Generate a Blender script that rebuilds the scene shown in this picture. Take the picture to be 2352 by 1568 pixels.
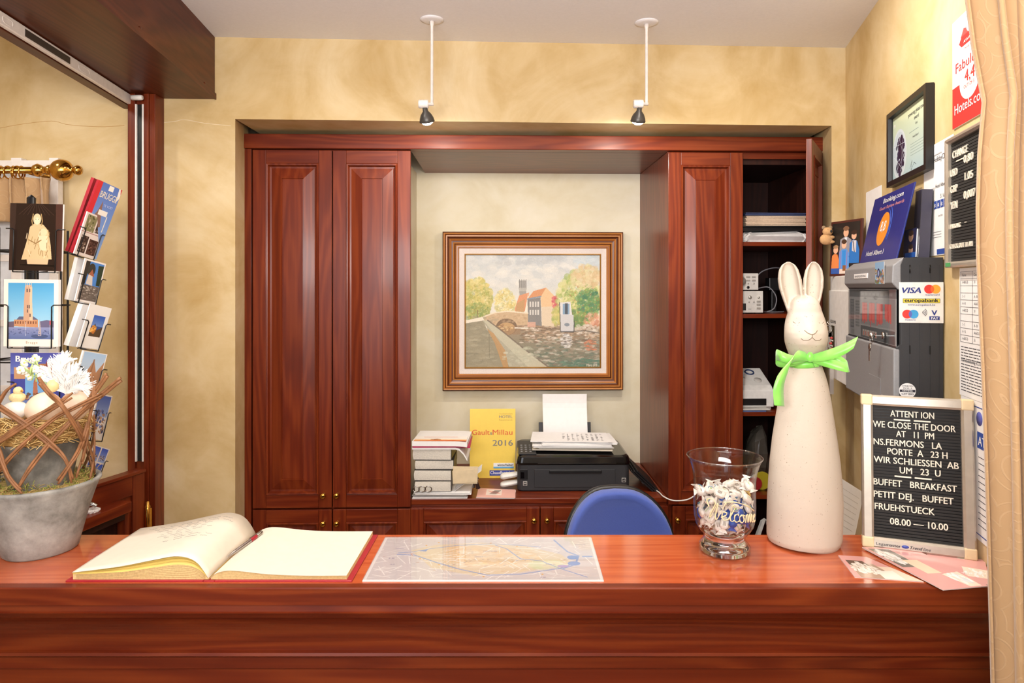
import bpy, math, random
import numpy as np
from mathutils import Vector, Matrix, noise as mnoise

for _o in list(bpy.data.objects):
    bpy.data.objects.remove(_o)
SC = bpy.context.scene
COL = SC.collection
random.seed(7)
PI = math.pi
F, CX, CY, EYE = 1561.0, 1190.0, 660.0, 1.67      # focal length in pixels, vanishing point, eye height (m)

# ---------------------------------------------------------------- camera, world, lights, exposure
cam_d = bpy.data.cameras.new('camera')
cam_d.sensor_width = 36.0
cam_d.lens = 36.0 * F / 2352.0
cam_d.shift_x = (1176 - CX) / 2352.0
cam_d.shift_y = (CY - 784) / 2352.0
cam_d.clip_start = 0.05
cam = bpy.data.objects.new('camera', cam_d)
COL.objects.link(cam)
cam.location = (0, 0, EYE)
cam.rotation_euler = (PI / 2, 0, 0)
SC.camera = cam
SC.view_settings.view_transform = 'Standard'
SC.view_settings.look = 'None'
SC.view_settings.gamma = 1.0
SC.view_settings.use_curve_mapping = False
SC.view_settings.exposure = -0.22
SC.cycles.max_bounces = 10
SC.cycles.transparent_max_bounces = 16
SC.cycles.sample_clamp_indirect = 4.0

world = bpy.data.worlds.new('lobby_light')
SC.world = world
world.use_nodes = True
bg = world.node_tree.nodes['Background']
bg.inputs[0].default_value = (1.0, 0.93, 0.86, 1)
bg.inputs[1].default_value = 0.72


def light(name, kind, loc, target, power, color, **kw):
    ld = bpy.data.lights.new(name, kind)
    ld.energy = power
    ld.color = color
    for k, v in kw.items():
        setattr(ld, k, v)
    o = bpy.data.objects.new(name, ld)
    COL.objects.link(o)
    o.location = loc
    d = Vector(target) - Vector(loc)
    o.rotation_euler = d.to_track_quat('-Z', 'Y').to_euler()
    return o


HALO = (1.0, 0.93, 0.83)
# lobby light behind and above the camera, plus an added fill for the ceiling
light('lobby_ceiling_light', 'AREA', (0.1, -0.7, 2.6), (0.1, 0.9, 0.6), 20, (1.0, 0.93, 0.85), size=2.4, size_y=1.4, shape='RECTANGLE')
light('added_ceiling_fill', 'AREA', (0.0, -0.2, 1.9), (0.0, 0.9, 2.66), 92, (1.0, 0.97, 0.95), size=2.0, size_y=0.5, shape='RECTANGLE')  # added fill, only there to brighten the ceiling
light('lobby_window_daylight', 'AREA', (-1.2, -2.4, 1.5), (0.2, 2.5, 1.3), 14, (0.80, 0.86, 1.0), size=1.0, size_y=1.5, shape='RECTANGLE')
# recessed downlights over the counter
light('downlight_over_pot', 'SPOT', (-1.02, 1.42, 2.62), (-1.10, 1.66, 1.2), 30, HALO, spot_size=1.25, spot_blend=0.6, shadow_soft_size=0.03)
light('downlight_over_book', 'SPOT', (-0.35, 1.15, 2.62), (-0.5, 1.60, 1.05), 7, HALO, spot_size=1.6, spot_blend=0.7, shadow_soft_size=0.03)
light('downlight_over_sweets', 'SPOT', (0.46, 1.50, 2.62), (0.62, 1.60, 1.05), 18, HALO, spot_size=1.5, spot_blend=0.6, shadow_soft_size=0.03)
light('downlight_behind_counter', 'SPOT', (0.50, 1.80, 2.62), (1.15, 2.1, 1.5), 50, HALO, spot_size=2.6, spot_blend=0.8, shadow_soft_size=0.05)
light('downlight_by_beam', 'SPOT', (-0.65, 1.95, 2.62), (-0.8, 2.4, 1.0), 13, HALO, spot_size=2.6, spot_blend=0.8, shadow_soft_size=0.05)
light('downlight_hatch_room', 'SPOT', (-1.85, 2.0, 2.6), (-1.65, 2.5, 1.2), 13, HALO, spot_size=2.2, spot_blend=0.8, shadow_soft_size=0.06)


# ---------------------------------------------------------------- helpers
def lin(c):
    if isinstance(c, str):
        c = c.lstrip('#')
        c = [int(c[i:i + 2], 16) / 255 for i in (0, 2, 4)]
    elif max(c) > 1.0:
        c = [x / 255 for x in c]
    return tuple(x / 12.92 if x <= 0.04045 else ((x + 0.055) / 1.055) ** 2.4 for x in c)


def P(px, py, d):
    return Vector(((px - CX) / F * d, d, EYE - (py - CY) / F * d))


def new_mat(name):
    m = bpy.data.materials.new(name)
    m.use_nodes = True
    nt = m.node_tree
    b = nt.nodes['Principled BSDF']
    return m, nt, b


def nd(nt, t, **kw):
    n = nt.nodes.new(t)
    for k, v in kw.items():
        if k.startswith('i_'):
            n.inputs[k[2:].replace('_', ' ')].default_value = v
        else:
            setattr(n, k, v)
    return n


def ramp(nt, stops):
    r = nt.nodes.new('ShaderNodeValToRGB')
    e = r.color_ramp.elements
    while len(e) > 1:
        e.remove(e[-1])
    e[0].position = stops[0][0]
    e[0].color = (*lin(stops[0][1]), 1)
    for p, c in stops[1:]:
        x = e.new(p)
        x.color = (*lin(c), 1)
    return r


def plain(name, col, rough=0.5, metal=0.0, bump=0.0, bscale=200, coat=0.0, var=0.06, spec=0.5, sheen=0.0):
    m, nt, b = new_mat(name)
    c = lin(col)
    tc = nd(nt, 'ShaderNodeTexCoord')
    n = nd(nt, 'ShaderNodeTexNoise', i_Scale=bscale * 0.25, i_Detail=4.0)
    nt.links.new(tc.outputs['Object'], n.inputs['Vector'])
    r = nt.nodes.new('ShaderNodeValToRGB')
    r.color_ramp.elements[0].position = 0.3
    r.color_ramp.elements[1].position = 0.7
    r.color_ramp.elements[0].color = (*[x * (1 - var) for x in c], 1)
    r.color_ramp.elements[1].color = (*[min(1, x * (1 + var)) for x in c], 1)
    nt.links.new(n.outputs['Fac'], r.inputs['Fac'])
    nt.links.new(r.outputs['Color'], b.inputs['Base Color'])
    b.inputs['Roughness'].default_value = rough
    b.inputs['Metallic'].default_value = metal
    b.inputs['Coat Weight'].default_value = coat
    b.inputs['Specular IOR Level'].default_value = spec
    b.inputs['Sheen Weight'].default_value = sheen
    if bump:
        n2 = nd(nt, 'ShaderNodeTexNoise', i_Scale=bscale, i_Detail=3.0)
        nt.links.new(tc.outputs['Object'], n2.inputs['Vector'])
        bp = nd(nt, 'ShaderNodeBump', i_Strength=bump, i_Distance=0.002)
        nt.links.new(n2.outputs['Fac'], bp.inputs['Height'])
        nt.links.new(bp.outputs['Normal'], b.inputs['Normal'])
    return m


def wood(name, axis, cols, rough=0.34, coat=0.10, scale=1.0, spec=0.3):
    """Stained wood with cathedral figure; grain runs along the given object axis."""
    m, nt, b = new_mat(name)
    tc = nd(nt, 'ShaderNodeTexCoord')
    oi = nd(nt, 'ShaderNodeObjectInfo')
    mul = nd(nt, 'ShaderNodeMath', operation='MULTIPLY')
    mul.inputs[1].default_value = 7.0
    nt.links.new(oi.outputs['Random'], mul.inputs[0])
    add = nd(nt, 'ShaderNodeVectorMath', operation='ADD')
    nt.links.new(tc.outputs['Object'], add.inputs[0])
    nt.links.new(mul.outputs[0], add.inputs[1])
    a = 'xyz'.index(axis)
    s1, s2 = [9 * scale] * 3, [90 * scale] * 3
    s1[a], s2[a] = 0.9 * scale, 2.4 * scale
    m1, m2 = nd(nt, 'ShaderNodeMapping'), nd(nt, 'ShaderNodeMapping')
    m1.inputs['Scale'].default_value = s1
    m2.inputs['Scale'].default_value = s2
    nt.links.new(add.outputs[0], m1.inputs['Vector'])
    nt.links.new(add.outputs[0], m2.inputs['Vector'])
    n1 = nd(nt, 'ShaderNodeTexNoise', i_Scale=0.8, i_Detail=3.0, i_Roughness=0.4, i_Distortion=0.15)
    nt.links.new(m1.outputs[0], n1.inputs['Vector'])
    rg = nd(nt, 'ShaderNodeMath', operation='MULTIPLY')
    rg.inputs[1].default_value = 75.0
    nt.links.new(n1.outputs['Fac'], rg.inputs[0])
    si = nd(nt, 'ShaderNodeMath', operation='SINE')
    nt.links.new(rg.outputs[0], si.inputs[0])
    fr = nd(nt, 'ShaderNodeMath', operation='MULTIPLY_ADD')
    fr.inputs[1].default_value = 0.5
    fr.inputs[2].default_value = 0.5
    nt.links.new(si.outputs[0], fr.inputs[0])
    n2 = nd(nt, 'ShaderNodeTexNoise', i_Scale=1.0, i_Detail=5.0, i_Roughness=0.6)
    nt.links.new(m2.outputs[0], n2.inputs['Vector'])
    mx = nd(nt, 'ShaderNodeMix', data_type='FLOAT')
    mx.inputs[0].default_value = 0.70
    nt.links.new(fr.outputs[0], mx.inputs[2])
    nt.links.new(n2.outputs['Fac'], mx.inputs[3])
    r = ramp(nt, [(0.12, cols[0]), (0.45, cols[1]), (0.72, cols[2])])
    nt.links.new(mx.outputs[0], r.inputs['Fac'])
    n3 = nd(nt, 'ShaderNodeTexNoise', i_Scale=2.5, i_Detail=2.0)
    nt.links.new(add.outputs[0], n3.inputs['Vector'])
    hs = nd(nt, 'ShaderNodeHueSaturation')
    mr = nd(nt, 'ShaderNodeMapRange')
    mr.inputs[3].default_value = 0.78
    mr.inputs[4].default_value = 1.22
    nt.links.new(n3.outputs['Fac'], mr.inputs[0])
    nt.links.new(mr.outputs[0], hs.inputs['Value'])
    nt.links.new(r.outputs['Color'], hs.inputs['Color'])
    nt.links.new(hs.outputs['Color'], b.inputs['Base Color'])
    b.inputs['Roughness'].default_value = rough
    b.inputs['Specular IOR Level'].default_value = spec
    b.inputs['Coat Weight'].default_value = coat
    b.inputs['Coat Roughness'].default_value = 0.12
    bp = nd(nt, 'ShaderNodeBump', i_Strength=0.06, i_Distance=0.001)
    nt.links.new(n2.outputs['Fac'], bp.inputs['Height'])
    nt.links.new(bp.outputs['Normal'], b.inputs['Normal'])
    return m


def plaster(name, lo, mid, hi, scale=1.0):
    """Trowelled ochre plaster: clouds of tone, a few swirls, faint relief."""
    m, nt, b = new_mat(name)
    tc = nd(nt, 'ShaderNodeTexCoord')
    n1 = nd(nt, 'ShaderNodeTexNoise', i_Scale=1.7 * scale, i_Detail=6.0, i_Roughness=0.62, i_Distortion=1.2)
    n2 = nd(nt, 'ShaderNodeTexNoise', i_Scale=6.0 * scale, i_Detail=8.0, i_Roughness=0.6, i_Distortion=0.7)
    for n in (n1, n2):
        nt.links.new(tc.outputs['Object'], n.inputs['Vector'])
    mx = nd(nt, 'ShaderNodeMix', data_type='FLOAT')
    mx.inputs[0].default_value = 0.30
    nt.links.new(n1.outputs['Fac'], mx.inputs[2])
    nt.links.new(n2.outputs['Fac'], mx.inputs[3])
    r = ramp(nt, [(0.34, lo), (0.5, mid), (0.64, hi)])
    nt.links.new(mx.outputs[0], r.inputs['Fac'])
    nt.links.new(r.outputs['Color'], b.inputs['Base Color'])
    b.inputs['Roughness'].default_value = 0.62
    b.inputs['Specular IOR Level'].default_value = 0.3
    bp = nd(nt, 'ShaderNodeBump', i_Strength=0.25, i_Distance=0.004)
    nt.links.new(n2.outputs['Fac'], bp.inputs['Height'])
    nt.links.new(bp.outputs['Normal'], b.inputs['Normal'])
    return m


def clear(name, tint=(1, 1, 1), gloss=0.0, ior=1.3):
    """Thin clear glass or acrylic: see-through with Fresnel reflections."""
    m = bpy.data.materials.new(name)
    m.use_nodes = True
    nt = m.node_tree
    nt.nodes.clear()
    out = nt.nodes.new('ShaderNodeOutputMaterial')
    tr = nd(nt, 'ShaderNodeBsdfTransparent')
    tr.inputs[0].default_value = (*tint, 1)
    gl = nd(nt, 'ShaderNodeBsdfGlossy')
    gl.inputs['Roughness'].default_value = 0.03
    f0 = ((ior - 1) / (ior + 1)) ** 2
    lw = nd(nt, 'ShaderNodeLayerWeight')
    lw.inputs['Blend'].default_value = 0.5
    pw = nd(nt, 'ShaderNodeMath', operation='POWER')
    pw.inputs[1].default_value = 5.0
    nt.links.new(lw.outputs['Facing'], pw.inputs[0])
    ad = nd(nt, 'ShaderNodeMath', operation='MULTIPLY_ADD', use_clamp=True)
    ad.inputs[1].default_value = 1 - f0
    ad.inputs[2].default_value = f0 + gloss
    nt.links.new(pw.outputs[0], ad.inputs[0])
    mx = nd(nt, 'ShaderNodeMixShader')
    nt.links.new(ad.outputs[0], mx.inputs[0])
    nt.links.new(tr.outputs[0], mx.inputs[1])
    nt.links.new(gl.outputs[0], mx.inputs[2])
    nt.links.new(mx.outputs[0], out.inputs[0])
    return m


def emit(name, col, s):
    m, nt, b = new_mat(name)
    b.inputs['Base Color'].default_value = (*lin(col), 1)
    b.inputs['Emission Color'].default_value = (*lin(col), 1)
    b.inputs['Emission Strength'].default_value = s
    return m


def print_mat(name, rough):
    m, nt, b = new_mat(name)
    a = nd(nt, 'ShaderNodeAttribute', attribute_name='print')
    nt.links.new(a.outputs['Color'], b.inputs['Base Color'])
    b.inputs['Roughness'].default_value = rough
    b.inputs['Specular IOR Level'].default_value = 0.3
    return m


_text_cache = {}


def text_geo(s, bold=0.0, ext=0.0, shear=0.0, space=1.0):
    k = (s, bold, ext, shear, space)
    if k not in _text_cache:
        c = bpy.data.curves.new('lettering', 'FONT')
        c.body = s
        c.size = 1.0
        c.resolution_u = 3
        c.offset = bold
        c.extrude = ext
        c.shear = shear
        c.space_character = space
        o = bpy.data.objects.new('lettering', c)
        me = bpy.data.meshes.new_from_object(o)
        v = [tuple(x.co) for x in me.vertices]
        f = [tuple(p.vertices) for p in me.polygons]
        bpy.data.objects.remove(o)
        bpy.data.meshes.remove(me)
        bpy.data.curves.remove(c)
        _text_cache[k] = (v, f)
    return _text_cache[k]


class MB:
    """Collects geometry for ONE mesh object."""

    def __init__(s):
        s.v, s.f, s.m, s.sm = [], [], [], []

    def add(s, verts, faces, mi=0, smooth=False, M=None):
        b = len(s.v)
        if M is not None:
            verts = [M @ Vector(v) for v in verts]
        s.v.extend([tuple(v) for v in verts])
        for f in faces:
            s.f.append(tuple(i + b for i in f))
            s.m.append(mi)
            s.sm.append(smooth)
        return s

    def box(s, x0, x1, y0, y1, z0, z1, mi=0, M=None):
        v = [(x0, y0, z0), (x1, y0, z0), (x1, y1, z0), (x0, y1, z0), (x0, y0, z1), (x1, y0, z1), (x1, y1, z1), (x0, y1, z1)]
        return s.add(v, [(0, 3, 2, 1), (4, 5, 6, 7), (0, 1, 5, 4), (1, 2, 6, 5), (2, 3, 7, 6), (3, 0, 4, 7)], mi, False, M)

    def hexa(s, pts, mi=0):
        """eight points: bottom ring of four, then top ring of four"""
        return s.add(pts, [(0, 3, 2, 1), (4, 5, 6, 7), (0, 1, 5, 4), (1, 2, 6, 5), (2, 3, 7, 6), (3, 0, 4, 7)], mi)

    def loft(s, rings, mi=0, smooth=True, cap=True, closed=False, M=None):
        n = len(rings[0])
        v = [p for r in rings for p in r]
        f = []
        k = len(rings)
        for i in range(k if closed else k - 1):
            a, b = i * n, ((i + 1) % k) * n
            for j in range(n):
                j2 = (j + 1) % n
                f.append((a + j, a + j2, b + j2, b + j))
        if cap and not closed:
            f.append(tuple(reversed(range(n))))
            f.append(tuple(range((k - 1) * n, k * n)))
        return s.add(v, f, mi, smooth, M)

    def lathe(s, prof, n=40, c=(0, 0, 0), mi=0, smooth=True, cap=True, M=None, wob=None):
        rings = []
        for r, z in prof:
            rings.append([(c[0] + (r + (wob(j / n, z) if wob else 0)) * math.cos(2 * PI * j / n),
                           c[1] + (r + (wob(j / n, z) if wob else 0)) * math.sin(2 * PI * j / n), c[2] + z) for j in range(n)])
        return s.loft(rings, mi, smooth, cap, M=M)

    def tube(s, pts, r, n=8, mi=0, closed=False, M=None, smooth=True):
        pts = [Vector(p) for p in pts]
        k = len(pts)
        rr = r if isinstance(r, (list, tuple)) else [r] * k
        rings = []
        up = None
        for i, p in enumerate(pts):
            if closed:
                t = pts[(i + 1) % k] - pts[i - 1]
            else:
                t = pts[min(i + 1, k - 1)] - pts[max(i - 1, 0)]
            if t.length < 1e-9:
                t = Vector((0, 0, 1))
            t.normalize()
            if up is None:
                up = Vector((0, 0, 1)) if abs(t.z) < 0.9 else Vector((1, 0, 0))
            a = t.cross(up)
            if a.length < 1e-6:
                a = t.cross(Vector((0, 1, 0.01)))
            a.normalize()
            up = a.cross(t).normalized()
            rings.append([p + (a * math.cos(2 * PI * j / n) + up * math.sin(2 * PI * j / n)) * rr[i] for j in range(n)])
        return s.loft(rings, mi, smooth, True, closed, M)

    def ball(s, c, r, n=16, mi=0, M=None, squash=None):
        rx, ry, rz = (r, r, r) if not isinstance(r, (tuple, list)) else r
        rings = []
        for i in range(1, n // 2):
            a = PI * i / (n // 2)
            rings.append([(c[0] + rx * math.sin(a) * math.cos(2 * PI * j / n), c[1] + ry * math.sin(a) * math.sin(2 * PI * j / n), c[2] - rz * math.cos(a)) for j in range(n)])
        return s.loft(rings, mi, True, True, M=M)

    def text(s, t, size, M, mi=0, align='L', bold=0.0, ext=0.0, shear=0.0, space=1.0, width=None):
        """writing in the local XZ plane facing -Y; M places its baseline start (or centre)"""
        v, f = text_geo(t, 0.0, ext / size, shear, space)
        if not v:
            return s
        xs = [p[0] for p in v]
        x0, x1 = min(xs), max(xs)
        sx = size if width is None else width / (x1 - x0)
        off = {'L': x0, 'C': (x0 + x1) / 2, 'R': x1}[align]
        for k in ((-.5, .5) if bold > .003 else (0,)):          # a heavier stroke is two close passes
            s.add([((p[0] - off + k * bold * 2.2) * sx, -p[2] * size - (.00003 if k > 0 else 0), p[1] * size) for p in v], f, mi, False, M)
        return s

    def strip(s, pts, wid, th=0.0012, mi=0, smooth=True):
        """a ribbon: path points with a width vector each"""
        pts = [Vector(p) for p in pts]
        wid = [Vector(w) for w in wid] if isinstance(wid, list) else [Vector(wid)] * len(pts)
        rings = []
        k = len(pts)
        for i, p in enumerate(pts):
            t = (pts[min(i + 1, k - 1)] - pts[max(i - 1, 0)]).normalized()
            w = wid[i]
            n = t.cross(w).normalized() * th * 0.5
            rings.append([p - w / 2 - n, p + w / 2 - n, p + w / 2 + n, p - w / 2 + n])
        return s.loft(rings, mi, smooth, True)

    def rings_panel(s, x0, x1, z0, z1, prof, mi=0, smooth=False):
        """concentric rectangles of a moulded panel; prof = (inset, y) list"""
        v, f = [], []
        for ins, y in prof:
            v += [(x0 + ins, y, z0 + ins), (x1 - ins, y, z0 + ins), (x1 - ins, y, z1 - ins), (x0 + ins, y, z1 - ins)]
        for i in range(len(prof) - 1):
            for j in range(4):
                f.append((i * 4 + j, i * 4 + (j + 1) % 4, i * 4 + 4 + (j + 1) % 4, i * 4 + 4 + j))
        k = (len(prof) - 1) * 4
        f.append((k, k + 1, k + 2, k + 3))
        return s.add(v, f, mi, smooth)

    def build(s, name, mats, parent=None, bev=0.0, seg=2, sub=0, loc=None, off=None):
        me = bpy.data.meshes.new(name)
        vs = s.v if off is None else [(a - off[0], b - off[1], c - off[2]) for a, b, c in s.v]
        me.from_pydata(vs, [], s.f)
        if not isinstance(mats, (list, tuple)):
            mats = [mats]
        for m in mats:
            me.materials.append(m)
        me.polygons.foreach_set('material_index', s.m)
        me.polygons.foreach_set('use_smooth', s.sm)
        me.update()
        o = bpy.data.objects.new(name, me)
        COL.objects.link(o)
        if parent is not None:
            o.parent = parent
        if loc is not None:
            o.location = loc
        if bev:
            b = o.modifiers.new('edge', 'BEVEL')
            b.width = bev
            b.segments = seg
            b.limit_method = 'ANGLE'
            b.angle_limit = math.radians(40)
        if sub:
            u = o.modifiers.new('smooth', 'SUBSURF')
            u.levels = u.render_levels = sub
        return o


def tag(o, label=None, cat=None, group=None, kind=None):
    if label:
        o['label'] = label
    if cat:
        o['category'] = cat
    if group:
        o['group'] = group
    if kind:
        o['kind'] = kind
    return o


def thing(name, label, cat, loc=(0, 0, 0), rz=0.0, group=None, rx=0.0, ry=0.0):
    o = bpy.data.objects.new(name, None)
    o.empty_display_size = 0.05
    COL.objects.link(o)
    o.location = loc
    o.rotation_euler = (rx, ry, rz)
    return tag(o, label, cat, group)


def struct(name, mb, m, parent=None, **kw):
    o = mb.build(name, m, parent, **kw)
    if parent is None:
        o['kind'] = 'structure'
    return o


def T(x=0, y=0, z=0):
    return Matrix.Translation((x, y, z))


def RX(a):
    return Matrix.Rotation(a, 4, 'X')


def RY(a):
    return Matrix.Rotation(a, 4, 'Y')


def RZ(a):
    return Matrix.Rotation(a, 4, 'Z')


def smoothpath(pts, n=8):
    """Catmull-Rom through the points"""
    pts = [Vector(p) for p in pts]
    out = []
    for i in range(len(pts) - 1):
        p0, p1, p2, p3 = pts[max(i - 1, 0)], pts[i], pts[i + 1], pts[min(i + 2, len(pts) - 1)]
        for k in range(n):
            t = k / n
            out.append(0.5 * ((2 * p1) + (p2 - p0) * t + (2 * p0 - 5 * p1 + 4 * p2 - p3) * t * t + (3 * p1 - p0 - 3 * p2 + p3) * t ** 3))
    out.append(pts[-1])
    return out


class Pic:
    """A printed or painted picture: drawn as colour cells, later one mesh with a colour attribute."""

    def __init__(s, x0, y0, x1, y1, res, bgc, seed=1):
        s.x0, s.y0, s.x1, s.y1 = x0, y0, x1, y1
        s.W, s.H = max(2, int((x1 - x0) * res)), max(2, int((y1 - y0) * res))
        s.a = np.zeros((s.H, s.W, 3)) + s.c(bgc)
        s.X = x0 + (np.arange(s.W) + 0.5) * (x1 - x0) / s.W
        s.Y = y0 + (np.arange(s.H) + 0.5) * (y1 - y0) / s.H
        s.XX, s.YY = np.meshgrid(s.X, s.Y)
        s.r = np.random.RandomState(seed)

    @staticmethod
    def c(c):
        if isinstance(c, str):
            c = c.lstrip('#')
            return np.array([int(c[i:i + 2], 16) / 255 for i in (0, 2, 4)])
        return np.array(c, float) / (255.0 if max(c) > 1 else 1.0)

    def put(s, mask, col, al=1.0):
        col = s.c(col)
        s.a[mask] = s.a[mask] * (1 - al) + col * al

    def rect(s, x0, y0, x1, y1, col, al=1.0):
        s.put((s.XX >= x0) & (s.XX < x1) & (s.YY >= y0) & (s.YY < y1), col, al)
        return s

    def ell(s, cx, cy, rx, ry, col, al=1.0):
        i0, i1 = np.searchsorted(s.X, [cx - rx, cx + rx])
        j0, j1 = np.searchsorted(s.Y, [cy - ry, cy + ry])
        if i1 <= i0 or j1 <= j0:
            return s
        sub = s.a[j0:j1, i0:i1]
        m = ((s.XX[j0:j1, i0:i1] - cx) / rx) ** 2 + ((s.YY[j0:j1, i0:i1] - cy) / ry) ** 2 <= 1
        sub[m] = sub[m] * (1 - al) + s.c(col) * al
        return s

    def poly(s, pts, col, al=1.0):
        m = np.zeros((s.H, s.W), bool)
        n = len(pts)
        for i in range(n):
            (xa, ya), (xb, yb) = pts[i], pts[(i + 1) % n]
            if ya == yb:
                continue
            cond = (ya > s.YY) != (yb > s.YY)
            xi = (xb - xa) * (s.YY - ya) / (yb - ya) + xa
            m ^= cond & (s.XX < xi)
        s.put(m, col, al)
        return s

    def line(s, pts, w, col, al=1.0):
        for (xa, ya), (xb, yb) in zip(pts[:-1], pts[1:]):
            dx, dy = xb - xa, yb - ya
            L2 = dx * dx + dy * dy + 1e-9
            t = np.clip(((s.XX - xa) * dx + (s.YY - ya) * dy) / L2, 0, 1)
            s.put((s.XX - xa - t * dx) ** 2 + (s.YY - ya - t * dy) ** 2 <= (w / 2) ** 2, col, al)
        return s

    def grad(s, x0, y0, x1, y1, ca, cb):
        m = (s.XX >= x0) & (s.XX < x1) & (s.YY >= y0) & (s.YY < y1)
        t = ((s.YY - y0) / (y1 - y0))[m][:, None]
        s.a[m] = s.c(ca) * (1 - t) + s.c(cb) * t
        return s

    def dabs(s, cx, cy, rx, ry, cols, n, sz, al=0.6, flat=1.0, sq=False):
        for _ in range(n):
            if sq:
                x, y = cx + rx * s.r.uniform(-1, 1), cy + ry * s.r.uniform(-1, 1)
            else:
                a, q = s.r.uniform(0, 2 * PI), math.sqrt(s.r.uniform(0, 1))
                x, y = cx + rx * q * math.cos(a), cy + ry * q * math.sin(a)
            c = s.c(cols[s.r.randint(len(cols))]) + s.r.uniform(-.05, .05)
            k = sz * s.r.uniform(0.5, 1.3)
            s.ell(x, y, k, k * flat, np.clip(c, 0, 1), al)
        return s

    def mesh(s, name, w, h, m, parent=None, M=None, loc=None):
        """grid in the local XZ plane, lower-left corner at the origin, facing -Y"""
        W, H = s.W, s.H
        xs = np.linspace(0, w, W + 1)
        zs = np.linspace(h, 0, H + 1)
        v = np.zeros((H + 1, W + 1, 3))
        v[..., 0] = xs[None, :]
        v[..., 2] = zs[:, None]
        v = v.reshape(-1, 3)
        if M is not None:
            A = np.array(M)
            v = v @ A[:3, :3].T + A[:3, 3]
        i = np.arange(H * W)
        r, c = i // W, i % W
        a = r * (W + 1) + c
        q = np.stack([a + W + 1, a + W + 2, a + 1, a], 1).ravel()
        me = bpy.data.meshes.new(name)
        me.vertices.add(len(v))
        me.vertices.foreach_set('co', v.ravel())
        me.loops.add(len(q))
        me.loops.foreach_set('vertex_index', q)
        me.polygons.add(H * W)
        me.polygons.foreach_set('loop_start', np.arange(H * W) * 4)
        me.update(calc_edges=True)
        at = me.color_attributes.new('print', 'FLOAT_COLOR', 'CORNER')
        x = np.clip(s.a, 0, 1).reshape(-1, 3)
        l = np.where(x <= 0.04045, x / 12.92, ((x + 0.055) / 1.055) ** 2.4)
        col = np.ones((H * W, 4))
        col[:, :3] = l
        at.data.foreach_set('color', np.repeat(col, 4, 0).ravel())
        me.materials.append(m)
        o = bpy.data.objects.new(name, me)
        COL.objects.link(o)
        if parent is not None:
            o.parent = parent
        if loc is not None:
            o.location = loc
        return o


# ---------------------------------------------------------------- materials
CHERRY = ['#54190a', '#68250f', '#793214']
WZ = wood('cherry_wood_upright', 'z', CHERRY)
WX = wood('cherry_wood_lengthwise', 'x', CHERRY)
WY = wood('cherry_wood_depth', 'y', CHERRY)
WTOP = wood('polished_lit_counter_wood', 'x', ['#a4482a', '#b8562f', '#c4653a'], rough=0.13, coat=0.6, spec=0.5)  # paler than the cabinets: warm light on the top is put into the colour
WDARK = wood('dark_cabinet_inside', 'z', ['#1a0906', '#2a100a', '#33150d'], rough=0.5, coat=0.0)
WBEAM = wood('brown_beam_wood', 'y', ['#381709', '#50220f', '#5c2b16'], rough=0.36, coat=0.0, spec=0.2)
PLAST = plaster('ochre_plaster', '#bd9e66', '#d2b98a', '#dfcba4')
PLASTN = plaster('pale_niche_plaster', '#d3c7a8', '#ddd4bb', '#e3dcc9')
CEILM = plain('ceiling_paint', '#efedf1', 0.8, bump=0.3, bscale=400, var=0.02)
FLOORM = plain('floor_tiles', '#a58a70', 0.5)
BRASS = plain('polished_brass', '#d8a650', 0.14, metal=1.0)
STEEL = plain('steel', '#b8b4ae', 0.22, metal=1.0)
WHITE = plain('white_lacquer', '#ece6e2', 0.35)
WHITEP = plain('white_plastic', '#e6e4e0', 0.4)
GREYP = plain('light_grey_plastic', '#c9c5bf', 0.45)
BLACK = plain('black_plastic', '#131214', 0.38)
BLACKG = plain('black_gloss', '#0b0b0d', 0.1)
CHARC = plain('charcoal_plastic', '#2b2b2e', 0.5, bump=0.1, bscale=900)
GREYM = plain('grey_enamel', '#8b8b8d', 0.42, bump=0.08, bscale=700)
WIRE = plain('black_wire', '#151517', 0.4)
PAPER = plain('white_paper', '#f1efee', 0.7, var=0.02)
CREAM = plain('cream_paper', '#e6dccb', 0.75, var=0.02)
PAGES = plain('page_edges', '#d9bd86', 0.8, var=0.15, bscale=900)
PAGESW = plain('pale_page_edges', '#d8d2c6', 0.8, var=0.12, bscale=900)
INK = plain('dark_ink', '#2c2a35', 0.8)
RED = plain('red_cover', '#a3202e', 0.4)
PRINT = print_mat('matte_print', 0.6)
GPRINT = print_mat('glossy_print', 0.15)
ALU = plain('brushed_aluminium', '#cfc6b8', 0.36, metal=0.75)
LETTER = plain('cream_letters', '#ece4d2', 0.5)
FELT = plain('black_letterboard', '#232120', 0.75)
STONE = None

# ---------------------------------------------------------------- the room
CEIL = 2.657
WSL = 0.0471                                   # the back wall runs very slightly askew


def wy(x):
    return 2.68 + WSL * (x + 1.198)


RDIR = 0.238                                   # the right wall opens outward with depth


def rwx(y):
    return 0.6826 + RDIR * y


CORN = (1.349, wy(1.349))
NL, NR, NT = -1.117, 1.290, 2.335              # niche opening

struct('floor', MB().box(-2.6, 2.2, -3.2, 3.8, -0.05, 0.0), FLOORM)
struct('ceiling', MB().box(-2.5, 1.6, -1.6, 3.75, CEIL, CEIL + 0.06), CEILM)

w = MB()


def wallbit(xa, xb, z0, z1, th=0.26):
    w.hexa([(xa, wy(xa), z0), (xb, wy(xb), z0), (xb, wy(xb) + th, z0), (xa, wy(xa) + th, z0),
            (xa, wy(xa), z1), (xb, wy(xb), z1), (xb, wy(xb) + th, z1), (xa, wy(xa) + th, z1)])


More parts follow.
